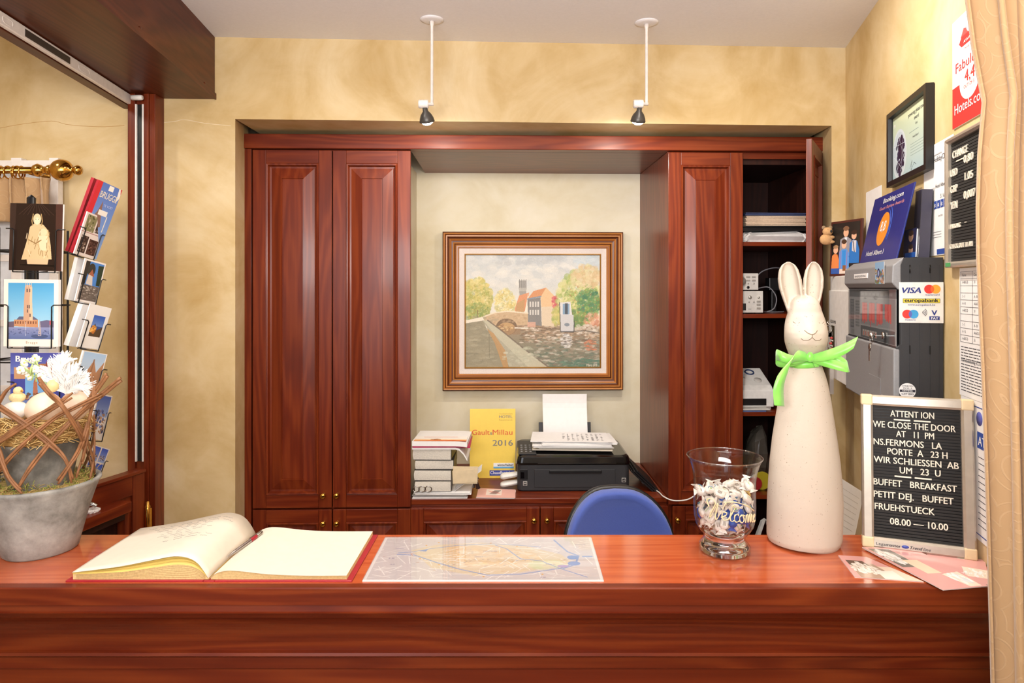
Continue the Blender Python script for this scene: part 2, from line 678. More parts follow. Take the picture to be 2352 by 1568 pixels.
# left of the niche with a flared reveal, above it, and the narrow strip on the right
def reveal(x0, x1, x1b, z0, z1, th=0.27):
    w.hexa([(x0, wy(x0), z0), (x1, wy(x1), z0), (x1b, wy(x1) + th, z0), (x0, wy(x0) + th, z0),
            (x0, wy(x0), z1), (x1, wy(x1), z1), (x1b, wy(x1) + th, z1), (x0, wy(x0) + th, z1)])


reveal(-2.5, NL, NL - 0.055, 0, CEIL)
wallbit(NL - 0.0, NR + 0.0, NT, CEIL)
w.hexa([(NR, wy(NR), 0), (CORN[0] + .1, wy(CORN[0] + .1), 0), (CORN[0] + .1, wy(NR) + .27, 0), (NR + .045, wy(NR) + .27, 0),
        (NR, wy(NR), CEIL), (CORN[0] + .1, wy(CORN[0] + .1), CEIL), (CORN[0] + .1, wy(NR) + .27, CEIL), (NR + .045, wy(NR) + .27, CEIL)])
wall_back = struct('wall_back', w, PLAST)
# hairline cracks, one brown and one pale, in the plaster on both sides of the window post
for pts, m_, r_ in (([(0, 294), (50, 285), (118, 278), (150, 285), (185, 289), (240, 291), (286, 288)], plain('crack_brown', '#b98d50', 0.9), 0.0009),
                    ([(360, 283), (400, 279), (425, 275), (470, 283), (530, 289)], plain('crack_light', '#e6d5b4', 0.8), 0.0014)):
    c = [P(px, py, wy((px - CX) / F * 2.65)) for px, py in pts]
    MB().tube([(p.x, wy(p.x) + .0004, p.z) for p in smoothpath(c, 4)], r_, 6).build('plaster_crack', m_, wall_back)

w = MB()
w.hexa([(rwx(-2.6), -2.6, 0), (CORN[0] + .1 * RDIR, CORN[1] + .1, 0), (CORN[0] + .2, CORN[1] + .1, 0), (rwx(-2.6) + .1, -2.6, 0),
        (rwx(-2.6), -2.6, CEIL), (CORN[0] + .1 * RDIR, CORN[1] + .1, CEIL), (CORN[0] + .2, CORN[1] + .1, CEIL), (rwx(-2.6) + .1, -2.6, CEIL)])
struct('wall_right', w, PLAST)
struct('wall_left', MB().box(-2.6, -2.5, -1.6, 3.0, 0, CEIL), PLAST)

# ---------------------------------------------------------------- fitted cabinets in the niche
C0 = Vector((-1.1557, 2.8865, 0))
CA = math.atan2(0.069, 2.477)
cs, sn = math.cos(CA), math.sin(CA)


def cu(px, y=0.0):
    k = (px - CX) / F
    # point (u, y) in the cabinet frame that projects to column px
    return (k * (C0.y + y * cs) - C0.x + y * sn) / (cs - k * sn)


def cz(px, py, y=0.0):
    u = cu(px, y)
    return EYE + (CY - py) / F * (C0.y + u * sn + y * cs)


def cab_thing(name, label, cat, u=0.0, y=0.0, z=0.0, group=None):
    return thing(name, label, cat, C0 + Vector((u * cs - y * sn, u * sn + y * cs, z)), CA, group)


ZTOP, ZDOOR, ZSPLIT, ZWORK = 2.256, 2.250, 0.735, 0.767
UT1 = cu(943)                                  # right edge of the left tower
UT2, UT3 = cu(1533), cu(1703)                  # right tower
UEND = 2.470
DEP = 0.55

# plastered back and left side of the niche
nb = MB()
ub0, ub1 = cu(957, .575), UT2 + .01
nb.box(ub0 - .05, ub1, .575, .62, 0, 2.40)
nb.box(ub0 - .05, ub0, .02, .575, 0, ZTOP - .002)
nb.box(-.13, -.07, .075, .64, 0, 2.50)  # from here on, unseen slabs added around the cabinets to keep stray light out
nb.box(UEND + .07, UEND + .13, .075, .64, 0, 2.50)
nb.box(-.10, UEND + .10, .58, .64, 0, 2.50)
nb.box(-.10, UEND + .10, .045, .64, 2.401, 2.50)
nbo = struct('wall_niche', nb, PLASTN)
nbo.location = C0
nbo.rotation_euler = (0, 0, CA)


def door_mesh(parent, u, z, wd, h, knob=None, stile=0.055, name='door', bev=0.0015):
    """a framed door with a raised panel; front face at y = -0.022"""
    th = 0.022
    d = MB()
    d.box(0, stile, -th, 0, 0, h, 0)
    d.box(wd - stile, wd, -th, 0, 0, h, 0)
    d.box(stile + .0004, wd - stile - .0004, -th, 0, 0, stile, 1)
    d.box(stile + .0004, wd - stile - .0004, -th, 0, h - stile, h, 1)
    o = d.build(name, [WZ, WX], parent, bev=bev, loc=(u, 0, z))
    slope = min(0.05, (min(wd, h) - 2 * stile) * 0.2)
    p = MB().rings_panel(stile, wd - stile, stile, h - stile,
                         [(0, -th), (.003, -th - .004), (.008, -th - .003), (.013, -.010), (.020, -.009), (.020 + slope * .1, -.010), (.020 + slope, -.0185), (.0215 + slope, -.0150), (.024 + slope, -.0155)])
    p.build('raised_panel', WZ if h > wd else WX, o)
    if knob:
        ku, kz = knob
        k = MB().lathe([(.0001, .0), (.009, 0), (.0085, .002), (.005, .004), (.005, .008), (.009, .011), (.0125, .016), (.0125, .021), (.009, .0255), (.004, .0275), (.0001, .0278)], 24, M=RX(PI / 2))
        k.build('knob', BRASS, o, loc=(ku, -th, kz))
    return o


def up_knob(wd, side):
    return (wd - .028 if side == 'r' else .028, None)


# left tower: two tall doors over two low doors
t = cab_thing('tall_cabinet', 'tall cherry wood cabinet with two closed panel doors left of the painting', 'cabinet')
b = MB()
ua = cu(581)
b.box(0, ua - .001, -.018, DEP, 0, ZTOP - .001)      # filler strip
b.box(ua, UT1, .001, .018, 0, ZTOP - .001)
b.box(ua, cu(957, .575) - .052, .018, DEP, 0, ZTOP - .001)
b.build('carcass', WZ, t, bev=.001)
for (pa, pb, side) in ((581, 762, 'r'), (765, 943, 'l')):
    u0, u1 = cu(pa, -.02), cu(pb, -.02)
    wd = u1 - u0
    kx = wd - .033 if side == 'r' else .018
    door_mesh(t, u0, ZSPLIT + .004, wd, ZDOOR - ZSPLIT - .004, (kx, .055))
    door_mesh(t, u0, .10, wd, ZSPLIT - .100 - .004, (kx, ZSPLIT - .104 - .055))

# desk unit between the towers
t = cab_thing('desk_cabinet', 'low cherry wood cabinet with worktop under the painting', 'cabinet')
b = MB().box(UT1 + .002, UT2 - .002, -.004, .574, ZWORK - .026, ZWORK)
b.build('worktop', WX, t, bev=.004)
MB().box(UT1 + .002, UT2 - .002, .004, .55, .10, ZWORK - .027).build('carcass', WX, t)
for (pa, pb, side) in ((940, 1239, 'r'), (1242, 1540, 'l')):
    u0, u1 = max(cu(pa, -.02), UT1 + .003), min(cu(pb, -.02), UT2 - .003)
    wd = u1 - u0
    door_mesh(t, u0, .10, wd, ZSPLIT - .100 - .004, (wd - .024 if side == 'r' else .026, ZSPLIT - .104 - .05))

# right tower: closed door, open shelves, one door swung open
t = cab_thing('tall_cabinet', 'tall cherry wood cabinet with open door showing shelves of equipment', 'cabinet')
sp = .018
c = MB()
c.box(UT2, UT2 + sp, .001, .574, 0, ZTOP - .001)                     # side towards the painting
c.box(UT3 - .02, UT3 - .001, .001, DEP, 0, ZTOP - .001)              # divider
c.box(UT2 + sp, UT3 - .02, DEP - .02, DEP, 0, ZTOP - .001)
c.box(UT2 + sp, UT3 - .02, .001, DEP, ZTOP - .02, ZTOP - .001)
c.build('carcass', WZ, t, bev=.001)
c = MB()
c.box(UEND - sp, UEND, .001, DEP, 0, ZTOP - .001)
c.box(UT3, UEND - sp, DEP - .02, DEP, 0, ZTOP - .001)
c.box(UT3, UEND - sp, .02, DEP, ZTOP - .05, ZTOP - .001)
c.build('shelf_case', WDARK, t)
MB().box(UT3, UEND - sp, .001, .02, ZTOP - .028, ZTOP - .001).build('rail', WX, t)
SHELF = []
for py in (555, 721, 946, 1137):
    z = cz(1760, py)
    SHELF.append(z)
    s_ = MB().box(UT3 + .001, UEND - sp - .001, .004, DEP - .022, z - .018, z)
    s_.build('shelf', WX, t, bev=.001)
SHELF.append(.46)
MB().box(UT3, UEND - sp, .004, DEP - .02, .442, .46).build('shelf', WX, t)
MB().box(UT3, UEND - sp, .004, DEP - .02, .10, .12).build('shelf', WX, t)
u0 = cu(1535, -.02)
wd = UT3 - u0 - .001
door_mesh(t, u0, ZSPLIT + .004, wd, ZDOOR - ZSPLIT - .004, None)
u0b = cu(1545, -.02)
door_mesh(t, u0b, .10, UT3 - u0b - .001, ZSPLIT - .104, (.018, ZSPLIT - .104 - .055))
dw = .345
od = door_mesh(t, 0, .0, dw, ZDOOR - ZSPLIT - .004, None)
ang = math.radians(57.5)
hx = UEND - .012
od.location = (hx - dw * math.cos(ang), -.004 - dw * math.sin(ang), ZSPLIT + .004)
od.rotation_euler = (0, 0, ang)

# cornice board and soffit
t = cab_thing('cabinet_cornice', 'cherry wood cornice board running over both tall cabinets', 'cornice')
MB().box(0, UEND + .004, -.030, .03, ZTOP, ZTOP + .061).build('fascia', WX, t, bev=.003)
MB().box(UT1 - .0, UT2 + sp, .03, .574, ZTOP, ZTOP + .02).build('soffit_panel', WX, t)

# ---------------------------------------------------------------- the counter
CT = 1.053                                     # counter top height
CYF, CYB = 1.396, 1.696
CXL = -1.372
t = thing('reception_counter', 'long polished cherry wood reception counter across the whole foreground', 'counter', (0, 1.5, 0))


def xprof(prof, x0f, m, name, z=0):
    """a profile in (y, z) run along x, ending flush with the slanted right wall"""
    v, f = [], []
    n = len(prof)
    for y, zz in prof:
        v.append((x0f, y, zz))
    for y, zz in prof:
        v.append((rwx(y) - .004, y, zz))
    for i in range(n):
        j = (i + 1) % n
        f.append((i, j, n + j, n + i))
    f.append(tuple(range(n - 1, -1, -1)))
    f.append(tuple(range(n, 2 * n)))
    mb = MB()
    mb.add(v, f, 0, False)
    return mb.build(name, m, t, off=(0, 1.5, 0))


def zf(py, d):
    return EYE + (CY - py) / F * d


top = xprof([(CYF + .022, CT), (CYB, CT), (CYB, CT - .036), (CYF + .022, CT - .036)][::-1], CXL, WTOP, 'top')
xprof([(CYF + .0025, CT), (CYF + .0218, CT), (CYF + .0218, CT - .036), (CYF + .0, CT - .036), (CYF, CT - .0025)][::-1], CXL, WX, 'shaded_front_lipping')  # lipping in the darker cabinet stain, which also carries the edge's shade
# moulded edge, cove, bead and panelled front below
cove = [(CYF + .006, CT - .0365), (CYF + .004, zf(1404, 1.4)), (CYF + .0, zf(1406, 1.4)), (CYF + .012, zf(1417, 1.41))]
d0, z0_, z1_ = CYF + .012, zf(1417, 1.41), zf(1490, 1.46)
for i in range(1, 13):
    a = i / 12
    cove.append((d0 + .048 * (math.sin(a * PI / 2) ** 1.2) - .0, z0_ + (z1_ - z0_) * (1 - math.cos(a * PI / 2) * (1 - .25 * a) if i < 12 else 1)))
cove += [(CYF + .052, z1_ - .002), (CYF + .050, z1_ - .008), (CYF + .056, z1_ - .013), (CYF + .075, z1_ - .014), (CYF + .20, z1_ - .014), (CYF + .20, CT - .0365)]
xprof(cove, CXL, WX, 'cornice_moulding')
za = z1_ - .0145
zb = zf(1533, 1.47)
xprof([(CYF + .072, za), (CYF + .072, zb), (CYF + .074, zb - .003), (CYF + .2, zb - .003), (CYF + .2, za)], CXL, WX, 'frieze_rail')
xprof([(CYF + .079, zb - .0035), (CYF + .079, .06), (CYF + .2, .06), (CYF + .2, zb - .0035)], CXL, wood('counter_front_panel', 'x', CHERRY, scale=.6), 'front_panel')
xprof([(CYF + .10, .0596), (CYF + .10, 0), (CYF + .2, 0), (CYF + .2, .0596)], CXL, WX, 'plinth')
xprof([(CYF + .201, CT - .0365), (CYF + .201, .62), (CYB - .02, .62), (CYB - .02, CT - .0365)], CXL, WX, 'rear_carcass')

# ---------------------------------------------------------------- service hatch on the left
# post against the back wall with the shutter channel
post = MB()
yp = 2.60
X = lambda px: (px - CX) / F * yp
ZB = zf(228, 2.68)
post.box(X(293), X(309.5), yp, wy(X(293)) + .0, 0, ZB)
post.box(X(330), X(341), yp, wy(X(330)) + .001, 0, ZB)
post.box(X(341) + .001, X(355), yp + .004, wy(X(341)) + .001, 0, ZB)
post.box(X(309.5), X(330), yp + .012, wy(X(309.5)), 0, ZB)
jamb = struct('trim_1', post, WZ, bev=.0015)
for a_, b_, m_, nm, y_ in ((309.8, 313.2, WHITE, 'white_seal', yp + .001), (325.6, 329.6, WHITE, 'white_seal', yp + .001), (313.6, 325.2, BLACK, 'black_channel', yp + .007)):
    MB().box(X(a_), X(b_), y_, yp + .0115, zf(1060, yp), ZB - .04).build(nm, m_, jamb)

# boxed beam under the ceiling
zb_ = EYE + .7417
bd = Vector((-.112, 1.0, 0))
bR = Vector((-1.1955, wy(-1.1955) - .001, 0))
e = 2.6 / 1.0


def beam_pts(off0, off1, z0, z1, s0=0.0, s1=2.6):
    out = []
    for z in (z0, z1):
        for (o_, s_) in ((off0, s1), (off1, s1), (off1, s0), (off0, s0)):
            p = bR + Vector((o_, 0, 0)) - bd * s_
            if s_ == s0 == 0.0:
                p.y = wy(p.x) - .001
            out.append((p.x, p.y, z))
    return out


bm_ = MB().hexa(beam_pts(-.315, 0, zb_, CEIL - .001))
beam = struct('beam', bm_, WBEAM)
MB().hexa(beam_pts(.0005, .006, zb_ - .002, zb_ + .022)).build('edge_strip', WBEAM, beam)
for px, py in ((325, 65), (473, 192)):
    d = 2.68 if px > 400 else 2.13
    # small wooden screw plugs on the beam face
    k = (px - CX) / F
    s_ = (bR.x + .006 - k * bR.y) / (bd.x - k * bd.y)
    p = bR + Vector((.006, 0, 0)) - bd * s_
    MB().lathe([(.0001, 0), (.006, 0), (.006, .003), (.0001, .0035)], 14, M=T(p.x - .0055, p.y, EYE + (CY - py) / F * p.y) @ RY(PI / 2)).build('screw_plug', WBEAM, beam)

# hatch header, the shutter's white bottom bar above it
hd = Vector((-.132, 1.0, 0))
hJ = Vector((-1.520, 2.66, 0))
zh = EYE + .6987


def hatch_pts(o0, o1, z0, z1, s0, s1, base=hJ, d=hd):
    out = []
    for z in (z0, z1):
        for (o_, s_) in ((o0, s1), (o1, s1), (o1, s0), (o0, s0)):
            p = base + Vector((o_, 0, 0)) - d * s_
            out.append((p.x, p.y, z))
    return out


struct('trim_2', MB().hexa(hatch_pts(-.022, .014, zh, zh + .012, 0.0, 1.5)).hexa(hatch_pts(-.022, .012, zh + .0125, zb_ - .003, 0.0, 1.5)), WBEAM)
t = thing('shutter_bar', 'white bottom bar of rolled-up shutter under the brown beam', 'shutter', hJ + Vector((0, 0, zh)))
o_ = hJ + Vector((0, 0, zh))
zb0, zb1 = EYE + .7105, EYE + .742 - .004
MB().hexa(hatch_pts(.016, .030, zb0 - .009, zb1, .004, 1.5)).build('bar', WHITE, t, bev=.003, off=o_)


def on_bar(px, py):
    k = (px - CX) / F
    b0 = hJ + Vector((.030, 0, 0))
    s_ = (b0.x - k * b0.y) / (hd.x - k * hd.y)
    p = b0 - hd * s_
    return p


ra = math.atan2(-1, .132)                       # local x along the bar, towards the camera
zc = (zb0 - .009 + zb1) / 2
pa, pb = on_bar(161, 120), on_bar(57, 60)
L_ = (pb - pa).length
M_ = T(pa.x, pa.y, zc) @ RZ(ra)
lp = MB().box(0, L_, -.003, .001, -.011, .011, 0, M_)
MB_l = lp.build('lock_plate', plain('lock_plate_steel', '#6a6661', 0.35, metal=.7), t, bev=.001, off=o_)
hl = MB()
for q in (.06, .3, .5, .7, .94):
    r_ = .0045 if .1 < q < .9 else .003
    hl.lathe([(.0001, 0), (r_, 0), (r_, .0008), (.0001, .0008)], 14, M=M_ @ T(L_ * q, -.003, 0) @ RX(PI / 2))
hl.build('screw_hole', BLACK, MB_l, off=(0, 0, 0) if False else o_)
for qa in (205, 30):
    p1 = on_bar(qa, 0)
    p2 = on_bar(qa - 24, 0)
    gl_ = (p2 - p1).length
    g = MB()
    M2 = T(p1.x, p1.y, zc) @ RZ(ra)
    ring = [(gl_ / 2 + gl_ / 2 * math.copysign(abs(math.cos(a)) ** .5, math.cos(a)), -.001, .009 * math.copysign(abs(math.sin(a)) ** .7, math.sin(a))) for a in [2 * PI * i / 24 for i in range(24)]]
    g.tube(ring, .0018, 6, closed=True, M=M2)
    g.build('finger_grip', WHITE, t, off=o_)
p = P(303, 224, 2.582)
MB().lathe([(.0001, 0), (.010, 0), (.010, .034), (.0085, .040), (.007, .041), (.0001, .040)], 20, M=T(p.x, p.y, p.z) @ RY(PI / 2)).build('stop_buffer', WHITEP, t, off=o_)

# half door below the hatch
hb = Vector((-1.447, 2.585, 0))
dd = Vector((.30, 1.0, 0)).normalized()
a_ = math.atan2(-dd.y, -dd.x)
door = thing('door_1', None, None, hb, a_)      # local x: away from the hinge towards the camera; front at local -y... see below
door['kind'] = 'structure'
hw, hh = 1.0, .983
fr = MB()
fr.box(0, .055, 0, .034, 0, hh - .012)
fr.box(hw - .055, hw, 0, .034, 0, hh - .012)
fr.box(.0555, hw - .0555, 0, .034, hh - .085, hh - .012, 1)
fr.box(.0555, hw - .0555, 0, .034, 0, .1, 1)
fr.box(-.001, hw, -.006, .040, hh - .0115, hh, 1)
fr.build('door_frame', [WZ, WX], door, bev=.002)
MB().box(.0555, hw - .0555, .010, .024, .101, hh - .0855).build('panel', WZ, door)
hg = MB()
hz = hh - .14
hg.lathe([(.0001, -.145), (.006, -.145), (.006, -.130), (.010, -.127), (.010, .0), (.007, .003), (.006, .016), (.0001, .018)], 18)
hg.box(-.012, .008, .004, .008, -.12, -.01)
hg.build('hinge', BRASS, door, loc=(-.004, .043, hz))

# shelf desk in front of the half door
da = math.atan2(-1, -.218)
dk = Vector((-1.394, 2.453, 0))
t = thing('side_desk', 'small cherry wood shelf desk in the corner behind the grey pot', 'desk', dk, da)
ztop = .90
tp = MB()
q = .30
ya = .23
tp.add([(0, 0, ztop - .038), (q * 1.5, 0, ztop - .038), (q * 1.5, -.14, ztop - .038), (0, -.052, ztop - .038),
        (0, 0, ztop), (q * 1.5, 0, ztop), (q * 1.5, -.14, ztop), (0, -.052, ztop)], [(0, 1, 2, 3), (7, 6, 5, 4), (4, 5, 1, 0), (5, 6, 2, 1), (6, 7, 3, 2), (7, 4, 0, 3)])
tp.build('desk_top', WX, t, bev=.003)
dl = MB()
dl.box(.0, .018, -.048, -.012, 0, ztop - .0385)
dl.box(.0185, .44, -.048, -.012, .0, ztop - .30)
dl.box(.0185, .44, -.048, -.012, ztop - .062, ztop - .0385, 1)
dl.box(.0185, .44, -.048, -.044, ztop - .30, ztop - .0625, 1)
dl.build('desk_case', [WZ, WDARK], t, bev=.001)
for i in range(3):
    th_ = thing('paper_sheet', ['loose white sheet lying in the side desk pigeonhole, lowest', 'loose grey sheet in the side desk pigeonhole', 'loose white sheet topmost in the side desk pigeonhole'][i], 'paper',
                dk + Matrix.Rotation(da, 3, 'Z') @ Vector((.10, -.028, ztop - .30 + .001 + .004 * i)), da + .03 * i, 'papers in the side desk')
    MB().box(-.06, .06, -.013, .013, 0, .0025).build('sheet', PAPER if i != 1 else GREYP, th_)

# ---------------------------------------------------------------- two ceiling spots on rods
def ceiling_spot(px, py, d, label, tilt):
    x = (px - CX) / F * d
    t = thing('ceiling_spotlight', label, 'spotlight', (x, d, CEIL), group='rod spotlights over the niche')
    k = d / F
    MB().lathe([(.0001, -.006), (.030, -.006), (27 * k, -.003), (27 * k, 0), (.0001, 0)], 40).build('ceiling_plate', CEILM, t)
    rod_l = (242 - py) * k
    r = MB().lathe([(.0001, -.007), (.009, -.007), (.007, -.022), (.0055, -.024), (.0055, -rod_l), (.0001, -rod_l - .002)], 16)
    r.build('rod', WHITE, t)
    jn = MB()
    zj = -(240 - py) * k
    jn.lathe([(.0001, 0), (.006, 0), (.006, .018), (.0145, .019), (.0155, .021), (.0155, .034), (.0148, .035), (.0148, .036), (.0155, .037), (.0155, .052), (.013, .055), (.0001, .055)], 28, M=T(.006, 0, zj) @ RY(-PI / 2) @ T(0, 0, 0))
    jn.build('swivel_joint', WHITE, t)
    M_ = T(-.026, 0, zj - .012) @ RY(tilt) @ RX(.42)
    hs = MB().lathe([(.0001, 0), (.009, 0), (.010, -.014), (.020, -.026), (.026, -.040), (.0285, -.052), (.0275, -.054), (.024, -.052), (.018, -.034), (.0001, -.026)], 32, M=M_)
    hs.build('lamp_head', plain('dark_grey_reflector', '#4a4744', 0.35, metal=.3), t)
    MB().lathe([(.0001, -.066), (.010, -.0645), (.018, -.060), (.0235, -.0525), (.0235, -.0505), (.0001, -.046)], 24, M=M_).build('bulb_glass', emit('halogen_glow', '#fff4e2', 25), t)
    loc = Vector((x, d, CEIL)) + (M_ @ Vector((0, 0, -.070)))
    light('halogen_beam', 'SPOT', loc, loc + Vector((.0, .55, -1.0)), 18, HALO, spot_size=3.05, spot_blend=0.6, shadow_soft_size=0.022)
    return t


ceiling_spot(992, 46, 2.505, 'white rod spotlight hanging left, above the tall doors beside the painting', -.12)
ceiling_spot(1485, 53, 2.533, 'white rod spotlight hanging right, nearer the open cabinet', .05)

# ---------------------------------------------------------------- the canal painting
NB = .575                                      # niche back, in the cabinet frame


def world_cab(u, y, z):
    return C0 + Vector((u * cs - y * sn, u * sn + y * cs, z))


uL, uR = cu(1016, NB - .055), cu(1432, NB - .055)
zT, zBt = cz(1220, 532, NB - .055), cz(1220, 897, NB - .055)
PW, PH = uR - uL, zT - zBt
t = cab_thing('framed_painting', 'framed painting of a canal, stone bridge and old gabled houses', 'painting', uL, NB, zBt)
FRW = wood('gilt_brown_frame', 'x', ['#6b3410', '#9c5a1e', '#c1792c'], rough=.25, coat=.4, scale=1.5)
mpx = PW / 416
prof = [(0, -.002), (.0005, -.050), (.006, -.056), (.012, -.054), (.015, -.050), (.019, -.055), (.025, -.055), (.027, -.044), (.031, -.040), (.036, -.038), (.040, -.034), (.046, -.031), (.054, -.030),
        (.060, -.033), (.067, -.037), (.072, -.040), (.080, -.040), (.084, -.034), (.086, -.028)]
prof = [(a * 38 * mpx / .086, b) for a, b in prof]


def frame_rings(mb, x0, x1, z0, z1, prof, mi=0, smooth=False, mis=None):
    v, f = [], []
    for ins, y in prof:
        v += [(x0 + ins, y, z0 + ins), (x1 - ins, y, z0 + ins), (x1 - ins, y, z1 - ins), (x0 + ins, y, z1 - ins)]
    for i in range(len(prof) - 1):
        for j in range(4):
            f.append((i * 4 + j, i * 4 + (j + 1) % 4, i * 4 + 4 + (j + 1) % 4, i * 4 + 4 + j))
    mb.add(v, f, mi, smooth)
    if mis:
        n_ = len(prof) - 1
        for i in range(n_):
            for j in range(4):
                mb.m[-n_ * 4 + i * 4 + j] = mis[i]
    return mb


frame_rings(MB(), 0, PW, 0, PH, prof, mis=[1, 1, 0, 2, 1, 0, 2, 1, 1, 0, 2, 1, 0, 1, 0, 2, 0, 0]).build('frame', [plain('frame_gold', '#b8783a', .3, var=.1, bscale=40), plain('frame_brown', '#5b2d14', .35, var=.1), plain('frame_amber', '#955420', .3, var=.1, bscale=40)], t)  # gilt rings alternate with dark ones, so colour adds depth to the profile
il = 38 * mpx
fr = MB()
frame_rings(fr, il, PW - il, il * 1.0, PH - il * 1.0, [(-.002, -.029), (12 * mpx, -.026), (12.2 * mpx, -.026)])
fr.build('linen_liner', plain('linen_mat', '#ddd2cc', .8, bump=.3, bscale=900), t)
i2 = il + 12 * mpx
frame_rings(MB(), i2, PW - i2, i2, PH - i2, [(0, -.026), (0, -.030), (.003, -.031), (.006, -.026), (.006, -.018)]).build('gold_slip', plain('gold_slip', '#b98a4a', .3, metal=.6), t)
pa = Pic(1067, 588, 1380, 846, 1.8, '#cfd2cf', 3)
pa.grad(1067, 588, 1380, 760, '#b9bfc2', '#eee3cf')
pa.dabs(1200, 625, 150, 36, ['#e8e2d6', '#d9d8d4', '#c6c8c8', '#f2e9da'], 260, 12, .22, .55, True)
pa.dabs(1215, 600, 80, 12, ['#a9adb0', '#b5b7b8'], 80, 10, .22, .5, True)
pa.dabs(1350, 610, 30, 20, ['#b7c9d3', '#c4d2d8'], 60, 9, .25, .5, True)
# water
pa.grad(1120, 745, 1380, 846, '#9b7f63', '#5f6a56')
pa.dabs(1290, 770, 95, 20, ['#8a6647', '#e3d2bd', '#7d5c42', '#c9a27d', '#5c4936', '#f0dfce'], 420, 5.0, .5, .3, True)
pa.dabs(1310, 812, 80, 32, ['#6e5a48', '#54664f', '#8d7a64', '#b59f88', '#47594a', '#d9cdbc'], 420, 6.0, .45, .28, True)
pa.dabs(1358, 795, 16, 12, ['#c9663c', '#b9603f', '#d98358'], 40, 4, .55, .4)
pa.dabs(1335, 835, 45, 10, ['#3f6a53', '#4d7a5e', '#2f5544'], 70, 6, .45, .3)
# far trees and town
pa.dabs(1095, 690, 34, 48, ['#c5b659', '#9fa24a', '#d6bf6b', '#b2a84f', '#e0cf8a'], 420, 5, .55)
pa.dabs(1097, 722, 30, 22, ['#7c9147', '#a4a04a', '#66833f'], 160, 4, .5)
pa.dabs(1160, 698, 24, 30, ['#e3cf83', '#d9c06c', '#ecdca4', '#bdb87a'], 240, 4, .5)
pa.line([(1097, 715), (1097, 742)], 2, '#6b5238', .8)
# tower
pa.poly([(1191, 648), (1209, 648), (1208, 690), (1193, 690)], '#8f8a83', .9)
for x in (1193, 1198, 1203, 1208):
    pa.line([(x, 646), (x, 668)], 1.6, '#6f6b66', .8)
pa.poly([(1190, 665), (1210, 665), (1208, 672), (1192, 672)], '#b7b1a6', .7)
# houses
pa.poly([(1182, 712), (1192, 682), (1215, 675), (1213, 718), (1182, 718)], '#d3875a')
pa.poly([(1205, 718), (1213, 676), (1216, 720)], '#ece0cc')
pa.poly([(1186, 700), (1205, 690), (1203, 722), (1184, 722)], '#b48a55', .8)
pa.poly([(1211, 690), (1225, 672), (1255, 664), (1243, 684)], '#cf8552')
pa.poly([(1241, 686), (1254, 664), (1276, 686), (1276, 710), (1243, 710)], '#e3b784')
pa.poly([(1211, 691), (1241, 686), (1244, 752), (1212, 744)], '#77736f')
for yy in (696, 714):
    for xx in (1216, 1222, 1228, 1234):
        pa.rect(xx, yy, xx + 3.6, yy + 12, '#dcd6cd', .9)
pa.line([(1211, 690), (1242, 684)], 2.5, '#6c7f93', .9)
pa.poly([(1243, 708), (1276, 706), (1272, 752), (1244, 750)], '#d9c2a2')
pa.dabs(1275, 698, 9, 15, ['#c65152', '#d3686a', '#b84248'], 60, 3, .7)
# right tree
pa.dabs(1330, 690, 50, 62, ['#c9c46b', '#a9b454', '#d9cf8f', '#8fa548', '#e2d8a2'], 620, 6, .5)
pa.dabs(1345, 640, 34, 26, ['#d8b98a', '#dcc79e', '#c9a873', '#d5ce94'], 220, 5, .5)
pa.dabs(1352, 700, 27, 34, ['#56843e', '#3f7345', '#7d9e46', '#2f6b4c'], 240, 5, .5)
pa.dabs(1318, 735, 26, 20, ['#6c8f42', '#8fa04c', '#55743a'], 130, 5, .5)
pa.dabs(1280, 728, 12, 22, ['#b6b257', '#8b9c4b', '#c9b860'], 90, 4, .5)
pa.dabs(1360, 738, 18, 16, ['#d98f6b', '#c47a58', '#e2b492'], 60, 4, .5)
pa.dabs(1345, 757, 34, 9, ['#d9cfbf', '#cfc0ab', '#b39d84'], 90, 4, .6, .6)
pa.dabs(1335, 700, 44, 46, ['#6f8a3c', '#4c7038', '#e8dba0', '#b8552f', '#93a84a'], 420, 1.7, .30)
pa.dabs(1096, 700, 32, 44, ['#7f8a3a', '#e9dca0', '#95803a', '#b79a44'], 340, 1.6, .30)
pa.dabs(1160, 700, 22, 28, ['#c9a84a', '#f3e6bb', '#a39a5c'], 180, 1.5, .30)
# bridge
pa.poly([(1108, 738), (1114, 726), (1160, 717), (1212, 722), (1212, 748), (1150, 752), (1125, 752)], '#c2a179')
pa.line([(1110, 730), (1135, 721), (1165, 717.5), (1212, 722)], 3, '#e6d6b8', .9)
pa.ell(1163, 753, 24, 19, '#6f543b')
pa.ell(1163, 757, 20, 14, '#b98f5b')
pa.rect(1135, 752, 1195, 770, '#8c6a49', .7)
pa.dabs(1160, 756, 22, 8, ['#c79c61', '#8a623f', '#e3c48c'], 50, 3, .6, .5)
pa.dabs(1165, 734, 44, 10, ['#b08d66', '#d3b58d', '#9f7d5a'], 90, 3, .35, .6, True)
